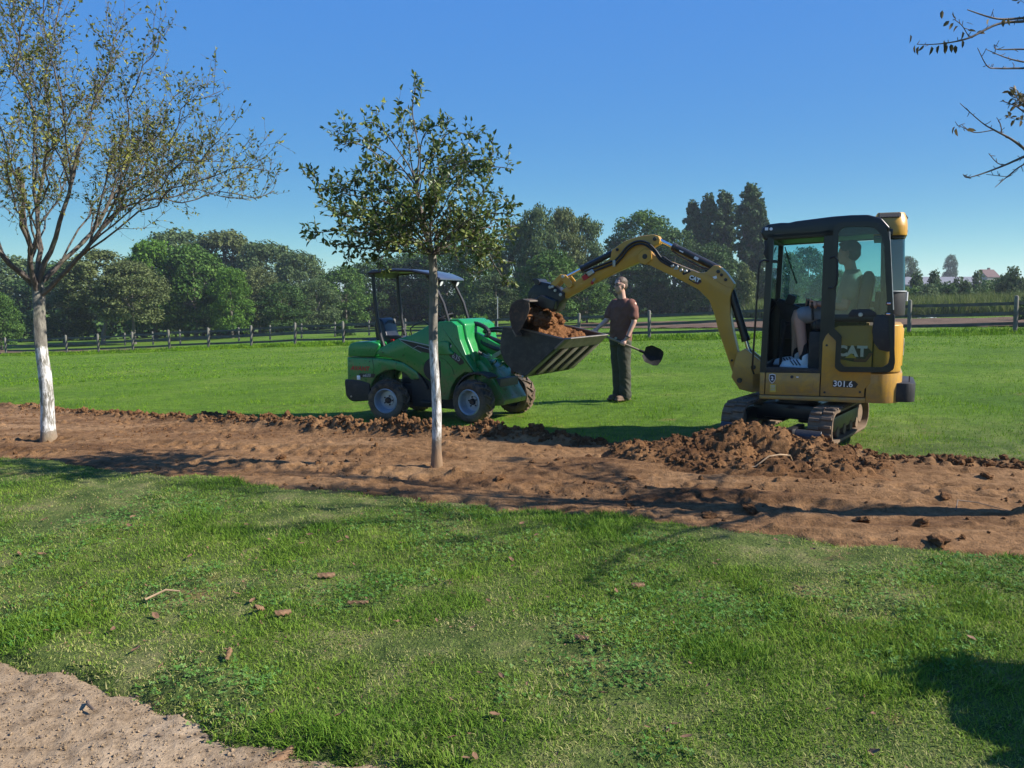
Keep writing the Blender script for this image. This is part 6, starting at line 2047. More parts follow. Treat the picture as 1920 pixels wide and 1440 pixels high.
def wav(scale, amp, seed):
    off = Vector((seed, seed * 2, 0))
    return lambda c: amp * (mnoise.noise(c * scale + off) + .6 * mnoise.noise(Vector((c.x * scale * 2.2, c.y * scale * 2.2, c.z * scale * 1.1)) + off))
fused('hair', [ell(HP(-.022, 0, .042), (.098, .080, .086), hf), ell(HP(-.045, 0, -.002), (.072, .079, .075), hf)], .007, 'hair', PM, 2, wav(30, .004, 2))
shirt = [torso([(.052, 0, .875, .118, .168), (.055, 0, 1.0, .122, .170), (.07, 0, 1.22, .130, .182), (.08, 0, 1.40, .120, .188), (.082, 0, 1.485, .080, .135), (.078, 0, 1.525, .066, .075)], tf)]
shirt += limb([(.19, -.10, 1.445), (.222, -.135, 1.36), (.226, -.165, 1.265)], [.075, .070, .066])
shirt += limb([(-.02, .105, 1.445), (-.085, .10, 1.35), (-.125, .085, 1.27)], [.075, .070, .064])
fused('t_shirt', shirt, .009, 'brown_cotton', PM, 2, lambda c: .006 * mnoise.noise(c * 8) + .007 * (1 - 2.2 * abs(mnoise.noise(Vector((c.x * 9 + c.z * 5, c.y * 9, c.z * 8 - c.x * 6))))))
tr = [torso([(.055, 0, .965, .112, .160), (.055, 0, .90, .122, .172), (.055, 0, .82, .120, .165)], tf)]
for k, (hx, hy) in enumerate(((.012, .058), (.100, -.062))):
    tr += limb([(hx, hy, .88), (hx + .005, hy, .66), (hx + .016, hy + .0, .48), (hx + .030, hy + .01, .26), (hx + .036, hy + .012, .075)], [.108, .100, .088, .082, .086], 16)
fused('trousers', tr, .009, 'olive_trousers', PM, 1, lambda c: .010 * mnoise.noise(c * 9) + .009 * (1 - 2 * abs(mnoise.noise(Vector((c.x * 7, c.y * 7, c.z * 13 + c.x * 9))))) * (.4 + .6 * min(1, max(0, (.7 - c.z) * 2.2))))
build('belt', loft([[Vector((.055, 0, z)) + Vector((tf[0], tf[1], 0)).normalized() * .120 * math.cos(a) + Vector((.76, -.65, 0)) * .170 * math.sin(a) for a in [2 * math.pi * q / 24 for q in range(24)]] for z in (.925, .96)], False), 'black_plastic', PM)
build('belt_buckle', box((-.028, -.094, .942), (.035, .02, .03), .004, 2, (0, 0, R(-40))), 'bare_steel', PM)
for hx, hy in ((.045, .07), (.135, -.05)):
    fd = Vector((-.80, -.60, 0)).normalized()
    a = Vector((hx, hy, .045))
    sh2 = limb([a - fd * .035, a + fd * .08, a + fd * .165], [.046, .042, .036], 14) + limb([a + Vector((0, 0, .0)), a + Vector((0, 0, .09))], [.048, .050])
    sh2 += [xf(box((0, 0, 0), (.285, .095, .03), .012), Matrix.Translation(a + fd * .065 + Vector((0, 0, -.03))) @ Matrix.Rotation(math.atan2(fd.y, fd.x), 4, 'Z'))]
    fused('boot', sh2, .008, 'boot_leather', PM, 2)
build('wrist_watch', tube([Vector((.128, -.222, .972)) + Vector((math.cos(a) * .034, math.sin(a) * .034, math.cos(a) * -.012)) for a in [2 * math.pi * q / 16 for q in range(17)]], .009, 6), 'black_plastic', PM)

# ---- shovel, held in both hands
SV = empty('shovel', PM.location, 0, 'black scoop shovel with wooden handle held level by the standing person', 'shovel')
neck = LH + AX * .30
build('handle', [tube([RH - AX * .06, RH, LH, neck], [.0165, .0165, .0165, .0160], 12)], 'ash_handle', SV)
build('socket', [tube([neck - AX * .035, neck + AX * .03, neck + AX * .075], [.021, .023, .012], 12)], 'shovel_black', SV)
def shovel_blade():
    u = AX.copy()
    n = Vector((-.25, -.86, .25)); n = (n - u * n.dot(u)).normalized()      # face of the scoop, towards us
    w = u.cross(n)
    V, F = [], []
    nu, nw = 14, 13
    for side in (0, 1):
        for i in range(nu):
            t = i / (nu - 1)
            half = .132 * min(1, .52 + t * 1.9) * (1 - .18 * max(0, t - .78) / .22)
            for j in range(nw):
                s = -1 + 2 * j / (nw - 1)
                dish = .050 * (abs(s) ** 2.2) * (1 - .35 * t) + .030 * (1 - t) ** 3 - .010 * math.exp(-(s / .16) ** 2) * (1 - t * .6)
                V.append(neck + u * (.045 + t * .275 - .018 * s * s * t) + w * s * half + n * (dish - .0025 * side * 2))
    for side in (0, 1):
        o = side * nu * nw
        for i in range(nu - 1):
            for j in range(nw - 1):
                q = [o + i * nw + j, o + i * nw + j + 1, o + (i + 1) * nw + j + 1, o + (i + 1) * nw + j]
                F.append(q if side == 0 else q[::-1])
    rim = [j for j in range(nw)] + [i * nw + nw - 1 for i in range(1, nu)] + [(nu - 1) * nw + j for j in range(nw - 2, -1, -1)] + [i * nw for i in range(nu - 2, 0, -1)]
    for a, b in zip(rim, rim[1:] + rim[:1]):
        F.append([b, a, a + nu * nw, b + nu * nw])
    return V, F
build('blade', shovel_blade(), 'shovel_black', SV, sharp=50)

# ---- the operator in the cab
OP = empty('person', (EX_P[0], EX_P[1], EZ), R(155), 'person in grey-green t-shirt and shorts seated at the controls inside the cab', 'person')
of = (1, 0)
hs, HP = head_shapes((-.425, .02, 1.935), (.98, -.15))
JL, JR = Vector((-.12, .27, 1.40)), Vector((-.04, -.30, 1.40))
bd = hs + limb([(-.475, .0, 1.70), (-.45, .01, 1.80), (-.435, .015, 1.87)], [.062, .056, .056])
bd += [torso([(-.42, 0, 1.24, .11, .16), (-.45, 0, 1.42, .11, .155), (-.48, 0, 1.60, .115, .175), (-.48, 0, 1.70, .09, .16)], of)]
bd += limb([(-.475, .185, 1.67), (-.425, .235, 1.375), (-.21, .262, 1.405), (-.165, .268, 1.405)], [.055, .042, .030, .027])
bd += limb([(-.475, -.185, 1.67), (-.34, -.25, 1.40), (-.12, -.285, 1.405), (-.085, -.29, 1.405)], [.055, .042, .030, .027])
bd += grip(JL, (0, .1, 1), (-1, .1, 0), 1) + grip(JR, (0, -.1, 1), (-1, -.1, 0), 1)
bd += limb([(-.36, .11, 1.30), (.02, .175, 1.285), (-.02, .175, 1.05), (-.045, .175, .84)], [.085, .062, .055, .040])
bd += limb([(-.36, -.11, 1.30), (.06, -.12, 1.285), (.05, -.12, 1.05), (.06, -.12, .84)], [.085, .062, .055, .040])
fused('body', bd, .009, 'skin', OP, 3)
fused('hair', [ell(HP(-.022, 0, .040), (.104, .085, .090), (.98, -.15)), ell(HP(-.045, 0, -.005), (.078, .080, .085), (.98, -.15)), ell(HP(.045, 0, .085), (.050, .064, .030), (.98, -.15))], .009, 'hair', OP, 2, wav(30, .004, 4))
ts = [torso([(-.41, 0, 1.22, .135, .178), (-.45, 0, 1.42, .130, .172), (-.48, 0, 1.58, .130, .188), (-.482, 0, 1.70, .10, .17), (-.475, 0, 1.76, .068, .08)], of)]
ts += limb([(-.475, .165, 1.665), (-.462, .212, 1.59), (-.445, .228, 1.50)], [.076, .073, .068]) + limb([(-.475, -.165, 1.665), (-.43, -.212, 1.59), (-.40, -.232, 1.51)], [.076, .073, .068])
fused('t_shirt', ts, .011, 'grey_shirt', OP, 2, wav(9, .008, 7))
shs = limb([(-.38, .105, 1.30), (-.15, .145, 1.295), (-.03, .17, 1.29)], [.105, .092, .088]) + limb([(-.38, -.105, 1.30), (-.15, -.115, 1.295), (-.01, -.12, 1.29)], [.105, .092, .088])
fused('shorts', shs, .011, 'grey_shorts', OP, 2, wav(10, .006, 3))
for y, dx in ((.175, 0), (-.12, .10)):
    fused('sock', limb([(-.045 + dx, y, .97), (-.05 + dx, y, .82)], [.046, .046]), .009, 'dark_sock', OP, 1)
    a = Vector((-.06 + dx, y, .795))
    s4 = limb([a + Vector((-.03, 0, -.005)), a + Vector((.10, 0, -.010)), a + Vector((.20, 0, -.025))], [.048, .044, .034], 14) + limb([a, a + Vector((0, 0, .06))], [.050, .050]) + [box(a + Vector((.085, 0, -.048)), (.32, .092, .030), .012)]
    so_ = fused('shoe', s4, .008, 'white_leather', OP, 2)
    st3 = [tube([a + Vector((.035 + .033 * k, .047 - .002 * k, -.030)), a + Vector((.062 + .033 * k, .044 - .002 * k, .005)), a + Vector((.080 + .030 * k, .030, .028 - .006 * k))], .007, 6) for k in range(3)]
    build('shoe_stripes', st3, 'navy_decal', so_)
bpy.data.scenes.remove(TMP)
# ------------------------------------------------------------------ heap of dug soil before the excavator
def heap():
    lx, ly, st_ = 3.3, 1.9, .0135
    nx, ny = int(lx / st_), int(ly / st_)
    X, Y = np.meshgrid(np.linspace(-lx / 2, lx / 2, nx), np.linspace(-ly / 2, ly / 2, ny))
    M_ = np.zeros_like(X)
    for cx, cy, sx, sy, h in ((-.12, .10, .55, .40, .33), (-.70, -.02, .42, .36, .19), (.44, .02, .36, .36, .22), (.0, -.40, .75, .26, .12), (.95, -.12, .34, .24, .06), (-1.1, .0, .28, .24, .10), (.40, -.42, .5, .2, .09)):
        M_ = np.maximum(M_, h * np.exp(-((X - cx) / sx) ** 2 - ((Y - cy) / sy) ** 2) ** 1.0) + .12 * h * np.exp(-((X - cx) / sx) ** 2 - ((Y - cy) / sy) ** 2)
    # the hollow the bucket left
    M_ -= .17 * np.exp(-((X - .14) / .26) ** 4 - ((Y + .20) / .15) ** 4)
    M_ += .06 * np.exp(-((X - .05) / .34) ** 2 - ((Y - .06) / .08) ** 2)
    k = sm(.015, .10, M_)
    M_ = M_ * .72
    Z = M_ + k * (.040 * fbm(X * 3.4, Y * 3.4, 4, 301, .55) + .018 * np.abs(fbm(X * 8, Y * 8, 3, 303, .55)))
    rg = np.random.default_rng(8)
    Z0 = Z.copy()
    for q in range(1500):
        i, j = rg.integers(6, nx - 6), rg.integers(6, ny - 6)
        if M_[j, i] < .02 or rg.random() > .35 + M_[j, i] * 3:
            continue
        rad = rg.choice([rg.uniform(.012, .03), rg.uniform(.03, .075)], p=[.65, .35])
        kk = int(rad / st_) + 2
        a, b, c, d = max(0, i - kk), min(nx, i + kk), max(0, j - kk), min(ny, j + kk)
        x_, y_ = X[c:d, a:b], Y[c:d, a:b]
        q_ = np.hypot(x_ - X[j, i], y_ - Y[j, i]) / rad + .30 * vnoise(x_ / rad * 1.4, y_ / rad * 1.4, q)
        Z[c:d, a:b] = np.maximum(Z[c:d, a:b], Z0[j, i] + rad * .75 * np.sqrt(np.clip(1 - q_ * q_, 0, 1)) - rad * .12)
    Z -= .05 * sm(.03, .0, M_)
    a = R(-19)
    WX, WY = 2.30 + X * math.cos(a) - Y * math.sin(a), 7.18 + X * math.sin(a) + Y * math.cos(a)
    Z = Z + g(WX, WY) - .02
    o = np_mesh('soil_heap', np.stack([WX, WY, Z], -1).reshape(-1, 3), grid_faces(nx, ny), 'soil_loose')
    tag(o, 'lumpy heap of dug brown soil in front of the excavator tracks', 'soil heap')
    return WX, WY, Z
HX, HY, HZ = heap()
def heap_z(x, y):
    d = (HX - x) ** 2 + (HY - y) ** 2
    j, i = np.unravel_index(np.argmin(d), d.shape)
    return float(HZ[j, i]) if d[j, i] < .01 else soil_z(x, y)

# pale root sticking out of the heap, and a thin one on the strip
rt = [(2.52, 6.83), (2.46, 6.72), (2.35, 6.66), (2.24, 6.62), (2.12, 6.60), (1.98, 6.60)]
zz = [heap_z(*p) + h for p, h in zip(rt, (.055, .05, .03, .02, .012, .004))]
tag(build('root', tube([(p[0], p[1], z) for p, z in zip(rt, zz)], [.007, .008, .0075, .007, .006, .003], 7), 'root_bark'), 'pale bent root sticking out of the soil heap', 'root')
rt = [(3.15, 5.35), (3.25, 5.50), (3.40, 5.52), (3.58, 5.42)]
tag(build('root', tube([(x, y, soil_z(x, y) + h) for (x, y), h in zip(rt, (.006, .05, .05, .006))], [.004, .0045, .004, .003], 6), 'twig_dead'), 'thin dark arched root on the bare soil at the right edge', 'root')

# ------------------------------------------------------------------ loose clods: the bigger ones one by one, crumbs as a mass
CL = []
for k in range(6):
    o = build('soil_clod', lump((0, 0, 0), (1, .85, .7), 40 + k, .5, 3, 1.5), 'soil_loose', sharp=40)
    CL.append(o.data)
    bpy.data.objects.remove(o)
rgc = random.Random(12)
big = [(-4.55, 11.15), (-3.7, 10.62), (-3.2, 10.35), (-2.62, 9.98), (-2.05, 9.68), (-1.5, 9.35), (-.95, 8.98), (-.2, 8.75), (.35, 8.55), (.95, 8.05), (1.02, 7.55), (.75, 7.45), (1.05, 6.55), (.9, 5.75), (1.75, 5.55), (2.45, 5.25),
       (2.75, 5.05), (3.3, 5.75), (3.7, 5.95), (4.05, 5.75), (1.4, 5.35), (2.62, 4.60), (-6.2, 12.25), (-5.9, 12.1), (-1.8, 7.15), (-.1, 6.6), (3.95, 6.3), (4.3, 6.55), (.2, 7.3), (-2.4, 7.9)]
for k, (x, y) in enumerate(big):
    r = rgc.uniform(.028, .055)
    o = bpy.data.objects.new('soil_clod', CL[k % 6])
    COL.objects.link(o)
    o.location = (x, y, soil_z(x, y) + r * .35)
    o.scale = (r * rgc.uniform(.9, 1.5), r * rgc.uniform(.8, 1.2), r * rgc.uniform(.6, .9))
    o.rotation_euler = (rgc.uniform(-.4, .4), rgc.uniform(-.4, .4), rgc.uniform(0, 6))
    tag(o, 'fist-sized clod of brown soil lying loose on the stripped ground', 'soil clod', 'loose clods on the stripped soil')

rg = np.random.default_rng(21)
def pick(n, x0, x1, y0, y1, keep):
    x, y = rg.uniform(x0, x1, n), rg.uniform(y0, y1, n)
    k = keep(x, y)
    return x[k], y[k]

def crumbs():
    src = [hidden(build('crumb_%d' % k, lump((0, 0, 0), (1, .85, .7), 60 + k, .55, 2, 1.4), 'soil_loose', sharp=25)) for k in range(5)]
    pts = []
    x, y = pick(16000, -9, 5.5, 3.5, 14, lambda x, y: strip_in(x, y) > .06)
    dens = .10 + .9 * sm(.1, .6, fbm(x * .9, y * .9, 3, 47)) + 1.2 * np.clip(bank_h(x, y, 0) / .1, 0, 1)
    k = rg.random(len(x)) < dens * .55
    for a, b in zip(x[k], y[k]):
        pts.append((a, b, soil_z(a, b) + .003))
    n1 = len(pts)
    for q in rg.integers(0, HX.size, 2600):
        if HZ.flat[q] > g(HX.flat[q], HY.flat[q]) + .01:
            pts.append((HX.flat[q], HY.flat[q], HZ.flat[q] + .002))
    n2 = len(pts)
    xb = rg.uniform(-9, 5, 9000)                     # broken turf along the far edge
    yb = np.interp(xb, FAR_E[:, 0], FAR_E[:, 1]) - np.abs(rg.normal(.16, .14, 9000))
    kb = rg.random(9000) < np.clip(bank_h(xb, yb, 0) / .10, .04, .6)
    for a, b in zip(xb[kb], yb[kb]):
        pts.append((a, b, soil_z(a, b) + .004))
    n = len(pts)
    s = rg.uniform(.006, .016, n) * rg.choice([1, 1, 1, 1.8], n)
    s[n1:n2] = rg.uniform(.005, .017, n2 - n1) * rg.choice([1, 1, 1, 2.0], n2 - n1)
    s[n2:] = rg.uniform(.008, .028, n - n2) * rg.choice([1, 1, 1, 1.7], n - n2)
    o = scatter('soil_crumbs', pts, rg.uniform(0, 6.28, (n, 3)), np.repeat(s[:, None], 3, 1), rg.integers(0, 5, n), src)
    tag(o, 'loose crumbs of brown soil strewn over the stripped ground', 'soil crumbs', kind='stuff')
crumbs()

# ------------------------------------------------------------------ grass
def blade_patch(name, seed, n, rad, h, w, lean, mat, segs=2):
    r = np.random.default_rng(seed)
    a, q = r.uniform(0, 6.283, n), rad * np.sqrt(r.random(n))
    B0 = np.stack([q * np.cos(a), q * np.sin(a), np.full(n, -.008)], -1)
    t = r.uniform(0, 6.283, n)
    L_ = r.uniform(*h, n)
    ln = r.uniform(.1, lean, n)
    D = np.stack([np.cos(t) * np.sin(ln), np.sin(t) * np.sin(ln), np.cos(ln)], -1)
    D2 = np.stack([np.cos(t) * np.sin(ln * 1.8), np.sin(t) * np.sin(ln * 1.8), np.cos(ln * 1.8)], -1)
    s = t + r.uniform(-1, 1, n)
    S = np.stack([-np.sin(s), np.cos(s), np.zeros(n)], -1) * (r.uniform(*w, n) / 2)[:, None]
    M1 = B0 + D * (L_ * .55)[:, None]
    T = M1 + D2 * (L_ * .45)[:, None]
    V = np.stack([B0 - S, B0 + S, M1 + S * .8, M1 - S * .8, T], 1).reshape(-1, 3)
    b = np.arange(n)[:, None] * 5
    F = np.concatenate([b + np.array([[0, 1, 2]]), b + np.array([[0, 2, 3]]), b + np.array([[3, 2, 4]])], 0)
    return hidden(np_mesh(name, V, F, mat, None, True, {'rnd': np.repeat(r.random(n), 5)}))

def in_view(x, y, margin=.5):
    return np.abs(x) < y * .68 + margin

def lay(name, x, y, src, smin, smax, idx, label, cat='grass', tilt=.12, zs=None):
    n = len(x)
    z = lawn_z(x, y)
    s = rg.uniform(smin, smax, n)
    zsc = s if zs is None else s * zs
    rot = np.stack([rg.normal(0, tilt, n), rg.normal(0, tilt, n), rg.uniform(0, 6.283, n)], -1)
    o = scatter(name, np.stack([x, y, z], -1), rot, np.stack([s, s, zsc], -1), idx, src)
    return tag(o, label, cat, kind='stuff')

ok_lawn = lambda x, y: (strip_in(x, y) < .045) & (path_in(x, y) + np.abs(rg.normal(0, .06, len(x))) * np.sign(rg.random(len(x)) - .75) < .04)

def blades(name, x, y, h, w, lean, mat, label, full=True, rnd=None, cat='grass'):
    """every blade is its own bent sliver of geometry standing on the lawn"""
    n = len(x)
    B0 = np.stack([x, y, lawn_z(x, y) - .006], -1)
    t = rg.uniform(0, 6.283, n)
    def dirv(ln):
        return np.stack([np.cos(t) * np.sin(ln), np.sin(t) * np.sin(ln), np.cos(ln)], -1)
    s = t + rg.uniform(-1, 1, n)
    S = np.stack([-np.sin(s), np.cos(s), np.zeros(n)], -1) * (w / 2)[:, None]
    M1 = B0 + dirv(lean) * (h * .55)[:, None]
    T = M1 + dirv(np.minimum(lean * 1.9, 1.75)) * (h * .45)[:, None]
    rn = rg.random(n) if rnd is None else rnd
    if full:
        V = np.stack([B0 - S, B0 + S, M1 + S * .8, M1 - S * .8, T], 1).reshape(-1, 3)
        b = np.arange(n)[:, None] * 5
        F = np.concatenate([b + np.array([[0, 1, 2]]), b + np.array([[0, 2, 3]]), b + np.array([[3, 2, 4]])], 0)
        k = 5
    else:
        V = np.stack([B0 - S, B0 + S, T], 1).reshape(-1, 3)
        F = np.arange(n * 3).reshape(n, 3)
        k = 3
    o = np_mesh(name, V, F, mat, None, True, {'rnd': np.repeat(rn, k)})
    return tag(o, label, cat, kind='stuff')

# near lawn: mown grass, thinner and flatter where it is worn, longer in lush drifts
n = 560000
y = rg.uniform(1.9, 9.2, n)
x = rg.uniform(-1, 1, n) * (.68 * y + .25)
k = ok_lawn(x, y) & (y < np.interp(x, NEAR_E[:, 0], NEAR_E[:, 1]) + .12)
x, y = x[k], y[k]
worn = fbm(x * .75, y * .75, 4, 111) + .25 * fbm(x * 4, y * 4, 2, 112)
lush = sm(.10, .55, fbm(x * 1.0 + 3, y * 1.0, 4, 131) + .2 * fbm(x * 5, y * 5, 2, 133))
k = rg.random(len(x)) < np.clip(1.0 - .55 * sm(.15, .65, worn), .35, 1)
x, y, worn, lush = x[k], y[k], worn[k], lush[k]
n = len(x)
h = rg.uniform(.014, .036, n) * (1 + .75 * lush) * np.clip(1.05 - .5 * worn, .6, 1.4)
rn = np.clip(rg.random(n) * .75 + .42 * sm(-.1, .45, worn) - .15 * lush + .08, 0, 1)
blades('near_grass', x, y, h, rg.uniform(.0026, .0052, n), rg.uniform(.25, 1.15, n) * np.clip(1.1 + .3 * worn, .7, 1.4), 'grass_blades', 'short mown grass of the near lawn', True, rn)
# clover leaves in drifts
def clover(n):
    y = rg.uniform(1.75, 6.4, n)
    x = rg.uniform(-1, 1, n) * (.69 * y + .3)
    k = ok_lawn(x, y) & (y < np.interp(x, NEAR_E[:, 0], NEAR_E[:, 1]))
    x, y = x[k], y[k]
    k = rg.random(len(x)) < sm(.0, .55, fbm(x * .9 + 5, y * .9, 4, 121) + .35 * sm(3.4, 2.2, y) + .2 * fbm(x * 5, y * 5, 2, 123))
    x, y = x[k], y[k]
    n = len(x)
    C = np.stack([x, y, lawn_z(x, y) + rg.uniform(.006, .030, n)], -1)
    s = rg.uniform(.0045, .0080, n)
    a0 = rg.uniform(0, 6.28, n)
    tx, ty = rg.normal(0, .35, n), rg.normal(0, .35, n)
    V = np.empty((n, 3, 5, 3))
    for m in range(3):
        an = a0 + m * 2.094
        d = np.stack([np.cos(an), np.sin(an)], -1); e = np.stack([-np.sin(an), np.cos(an)], -1)
        for q, (u, w) in enumerate(((0, 0), (.75, .62), (1.4, .35), (1.4, -.35), (.75, -.62))):
            p = (d * u + e * w) * s[:, None]
            V[:, m, q, :2] = C[:, :2] + p
            V[:, m, q, 2] = C[:, 2] + p[:, 0] * tx + p[:, 1] * ty + .15 * s * u
    b = (np.arange(n * 3) * 5)[:, None]
    F = np.concatenate([b + np.array([[0, 1, 2]]), b + np.array([[0, 2, 3]]), b + np.array([[0, 3, 4]])], 0)
    o = np_mesh('clover', V.reshape(-1, 3), F, 'clover_leaves', None, True, {'rnd': np.repeat(rg.random(n), 15)})
    tag(o, 'clover growing in drifts in the near lawn', 'clover', kind='stuff')
clover(52000)
# the field behind the strip, then the far field
n = 150000
y = 6.0 + 17 * rg.random(n) ** 1.15
x = rg.uniform(-1, 1, n) * (.69 * y + .5)
k = ok_lawn(x, y) & (y > np.interp(x, FAR_E[:, 0], FAR_E[:, 1]) - .12)
x, y = x[k], y[k]
n = len(x)
tuf = sm(.1, .7, fbm(x * .8, y * .8, 4, 161))
blades('field_grass', x, y, rg.uniform(.020, .055, n) * (1 + 1.3 * tuf), rg.uniform(.005, .010, n), rg.uniform(.2, 1.05, n), 'field_blades', 'bright green grass of the field behind the soil strip', False)
n = 100000
y = rg.uniform(20, 64, n)
x = rg.uniform(-1, 1, n) * (.69 * y + 1)
blades('paddock_grass', x, y, rg.uniform(.035, .080, n), rg.uniform(.018, .036, n), rg.uniform(.2, .9, n), 'field_blades', 'green grass of the far field up to and beyond the fence', False)
# unmown verge along the fence
vg_src = [blade_patch('verge_%d' % k, 210 + k, 120, .5, (.06, .20), (.014, .028), .8, 'field_blades') for k in range(3)]
t = rg.random(1500)
x, y = 20.95 - 56.85 * t + rg.normal(0, .6, 1500), 26.2 + 28.6 * t + rg.normal(.25, .6, 1500)
lay('fence_verge', x, y, vg_src, .6, 1.2, rg.integers(0, 3, 1500), 'unmown grass along the foot of the paddock fence')
# tall weeds beyond the riding track on the right
tw_src = [blade_patch('weed_%d' % k, 220 + k, 160, .8, (.5, 1.35), (.03, .07), .45, 'tall_weeds') for k in range(4)]
x, y = pick(5200, 22, 60, 40, 78, lambda x, y: (y > 58 - (x - 22) * .72) & (y < 78 - (x - 22) * .35) & in_view(x, y, 2))
lay('tall_weeds', x, y, tw_src, .7, 1.25, rg.integers(0, 4, len(x)), 'tall yellowish weeds beyond the riding track at the right', 'weeds', zs=1 + .35 * np.clip(fbm(x * .25, y * .25, 3, 141), -1, 1))

# ------------------------------------------------------------------ fallen leaves, bark and twigs on the near lawn
def leaf_piece(seed):
    r = random.Random(seed)
    V, F = [], []
    nu, nw = 7, 5
    curl, fold = r.uniform(.5, 1.6), r.uniform(.4, 1.3)
    for i in range(nu):
        t = i / (nu - 1)
        half = .27 * math.sin(math.pi * (t * .92 + .04)) ** .8 * (1 + .12 * math.sin(t * 23 + seed))
        for j in range(nw):
            s = -1 + 2 * j / (nw - 1)
            V.append((t - .5, s * half, .32 * curl * (t - .5) ** 2 + fold * .28 * abs(s) * half + .03 * math.sin(t * 9 + s * 3 + seed)))
    for i in range(nu - 1):
        for j in range(nw - 1):
            F.append([i * nw + j, i * nw + j + 1, (i + 1) * nw + j + 1, (i + 1) * nw + j])
    return V, F
LFM = []
for k in range(6):
    o = build('fallen_leaf', leaf_piece(k), 'dead_leaf')
    LFM.append(o.data); bpy.data.objects.remove(o)
rl = random.Random(77)
nl = 0
while nl < 85:
    yy = rl.uniform(2.15, 5.6) ** 1.0
    xx = rl.uniform(-.66, .66) * yy
    if float(strip_in(xx, yy)) > -.08 or float(path_in(xx, yy)) > -.05 or rl.random() < .35 * (xx > .4):
        continue
    o = bpy.data.objects.new('fallen_leaf', LFM[nl % 6])
    COL.objects.link(o)
    s = rl.uniform(.024, .055)
    o.location = (xx, yy, float(lawn_z(xx, yy)) + rl.uniform(.014, .030))
    o.rotation_euler = (rl.uniform(-.5, .5), rl.uniform(-.5, .5), rl.uniform(0, 6.28))
    o.scale = (s, s * rl.uniform(.7, 1.1), s)
    tag(o, 'dry brown fallen leaf lying in the short grass of the near lawn', 'leaf', 'fallen leaves on the near lawn')
    nl += 1

def bark(name, x, y, L_, W, rz, label, seed, tilt=.0, dz=.02, cat='bark'):
    nu, nw = 14, 7
    L_, W = L_ * .8, W * .7
    V, F = [], []
    r = random.Random(seed)
    for side in (0, 1):
        for i in range(nu):
            t = i / (nu - 1)
            hw = W * (.5 + .10 * math.sin(t * 7 + seed)) * (1 - .45 * max(0, t - .75) * 4 * (.4 + r.random() * .3) * .6)
            for j in range(nw):
                s = -1 + 2 * j / (nw - 1)
                V.append(((t - .5) * L_ + .02 * L_ * math.sin(s * 3 + seed), s * hw, .45 * W * (1 - s * s) - side * .006 + .004 * math.sin(t * 20 + s * 5)))
    for side in (0, 1):
        o = side * nu * nw
        for i in range(nu - 1):
            for j in range(nw - 1):
                q = [o + i * nw + j, o + (i + 1) * nw + j, o + (i + 1) * nw + j + 1, o + i * nw + j + 1]
                F.append(q if side == 1 else q[::-1])
    rim = [j for j in range(nw)] + [i * nw + nw - 1 for i in range(1, nu)] + [(nu - 1) * nw + j for j in range(nw - 2, -1, -1)] + [i * nw for i in range(nu - 2, 0, -1)]
    for a, b in zip(rim, rim[1:] + rim[:1]):
        F.append([a, b, b + nu * nw, a + nu * nw])
    o = build(name, (V, F), 'dead_bark', sharp=50)
    o.location = (x, y, float(lawn_z(x, y)) + dz * .6)
    o.rotation_euler = (0, tilt, rz)
    return tag(o, label, cat)

bark('bark_piece', -.835, 2.575, .17, .050, R(52), 'curved piece of orange-brown bark at the edge of the sandy path', 3, -.15, .055)
bark('bark_piece', -1.15, 3.72, .10, .040, R(30), 'pale folded bark flake, right one of a pair in the grass', 5, .1, .04)
bark('bark_piece', -1.29, 3.78, .10, .035, R(75), 'pale bark flake standing on edge, left one of a pair in the grass', 6, .5, .05)
bark('bark_piece', -.80, 3.86, .13, .020, R(2), 'slim orange bark strip lying level in the grass', 8, 0, .045)
bark('bark_piece', -1.26, 3.27, .07, .030, R(85), 'small rusty bark chip standing in the grass near the path', 9, -.7, .05)
bark('bark_piece', -1.06, 4.25, .12, .045, R(15), 'flat brown bark flake far from the path, left of the middle', 10, .05, .035)
bark('bark_piece', .68, 4.02, .09, .035, R(8), 'reddish bark flake in the grass right of the middle', 11, .05, .04)
bark('bark_piece', .32, 3.40, .08, .03, R(-10), 'light brown bark flake low in the middle of the lawn', 12, .1, .04)

def twig(pts, r, label, mat='twig_dead', zf=None):
    zf = zf or (lambda x, y: float(g(x, y)) - .018)
    P = [(x, y, zf(x, y) + h) for x, y, h in pts]
    tag(build('twig', tube(P, [r, r * .95, r * .8, r * .5][:len(P)] if len(P) <= 4 else r, 7), mat), label, 'twig')
twig([(-1.73, 2.98, .005), (-1.70, 2.93, .02), (-1.66, 2.90, .012)], .007, 'short dark twig on the sandy path near its left edge')
twig([(-1.00, 2.50, .006), (-.985, 2.46, .028), (-.965, 2.42, .010)], .010, 'stubby dark bark twig on the path left of the curved bark')
twig([(-.74, 2.44, .010), (-.66, 2.455, .016), (-.57, 2.455, .018)], .006, 'slim twig at the bottom edge right of the curved bark')
twig([(-1.95, 3.95, .035), (-1.87, 4.02, .055), (-1.80, 4.03, .04)], .006, 'bent pale twig in the grass at the left', 'root_bark', lambda x, y: float(lawn_z(x, y)))
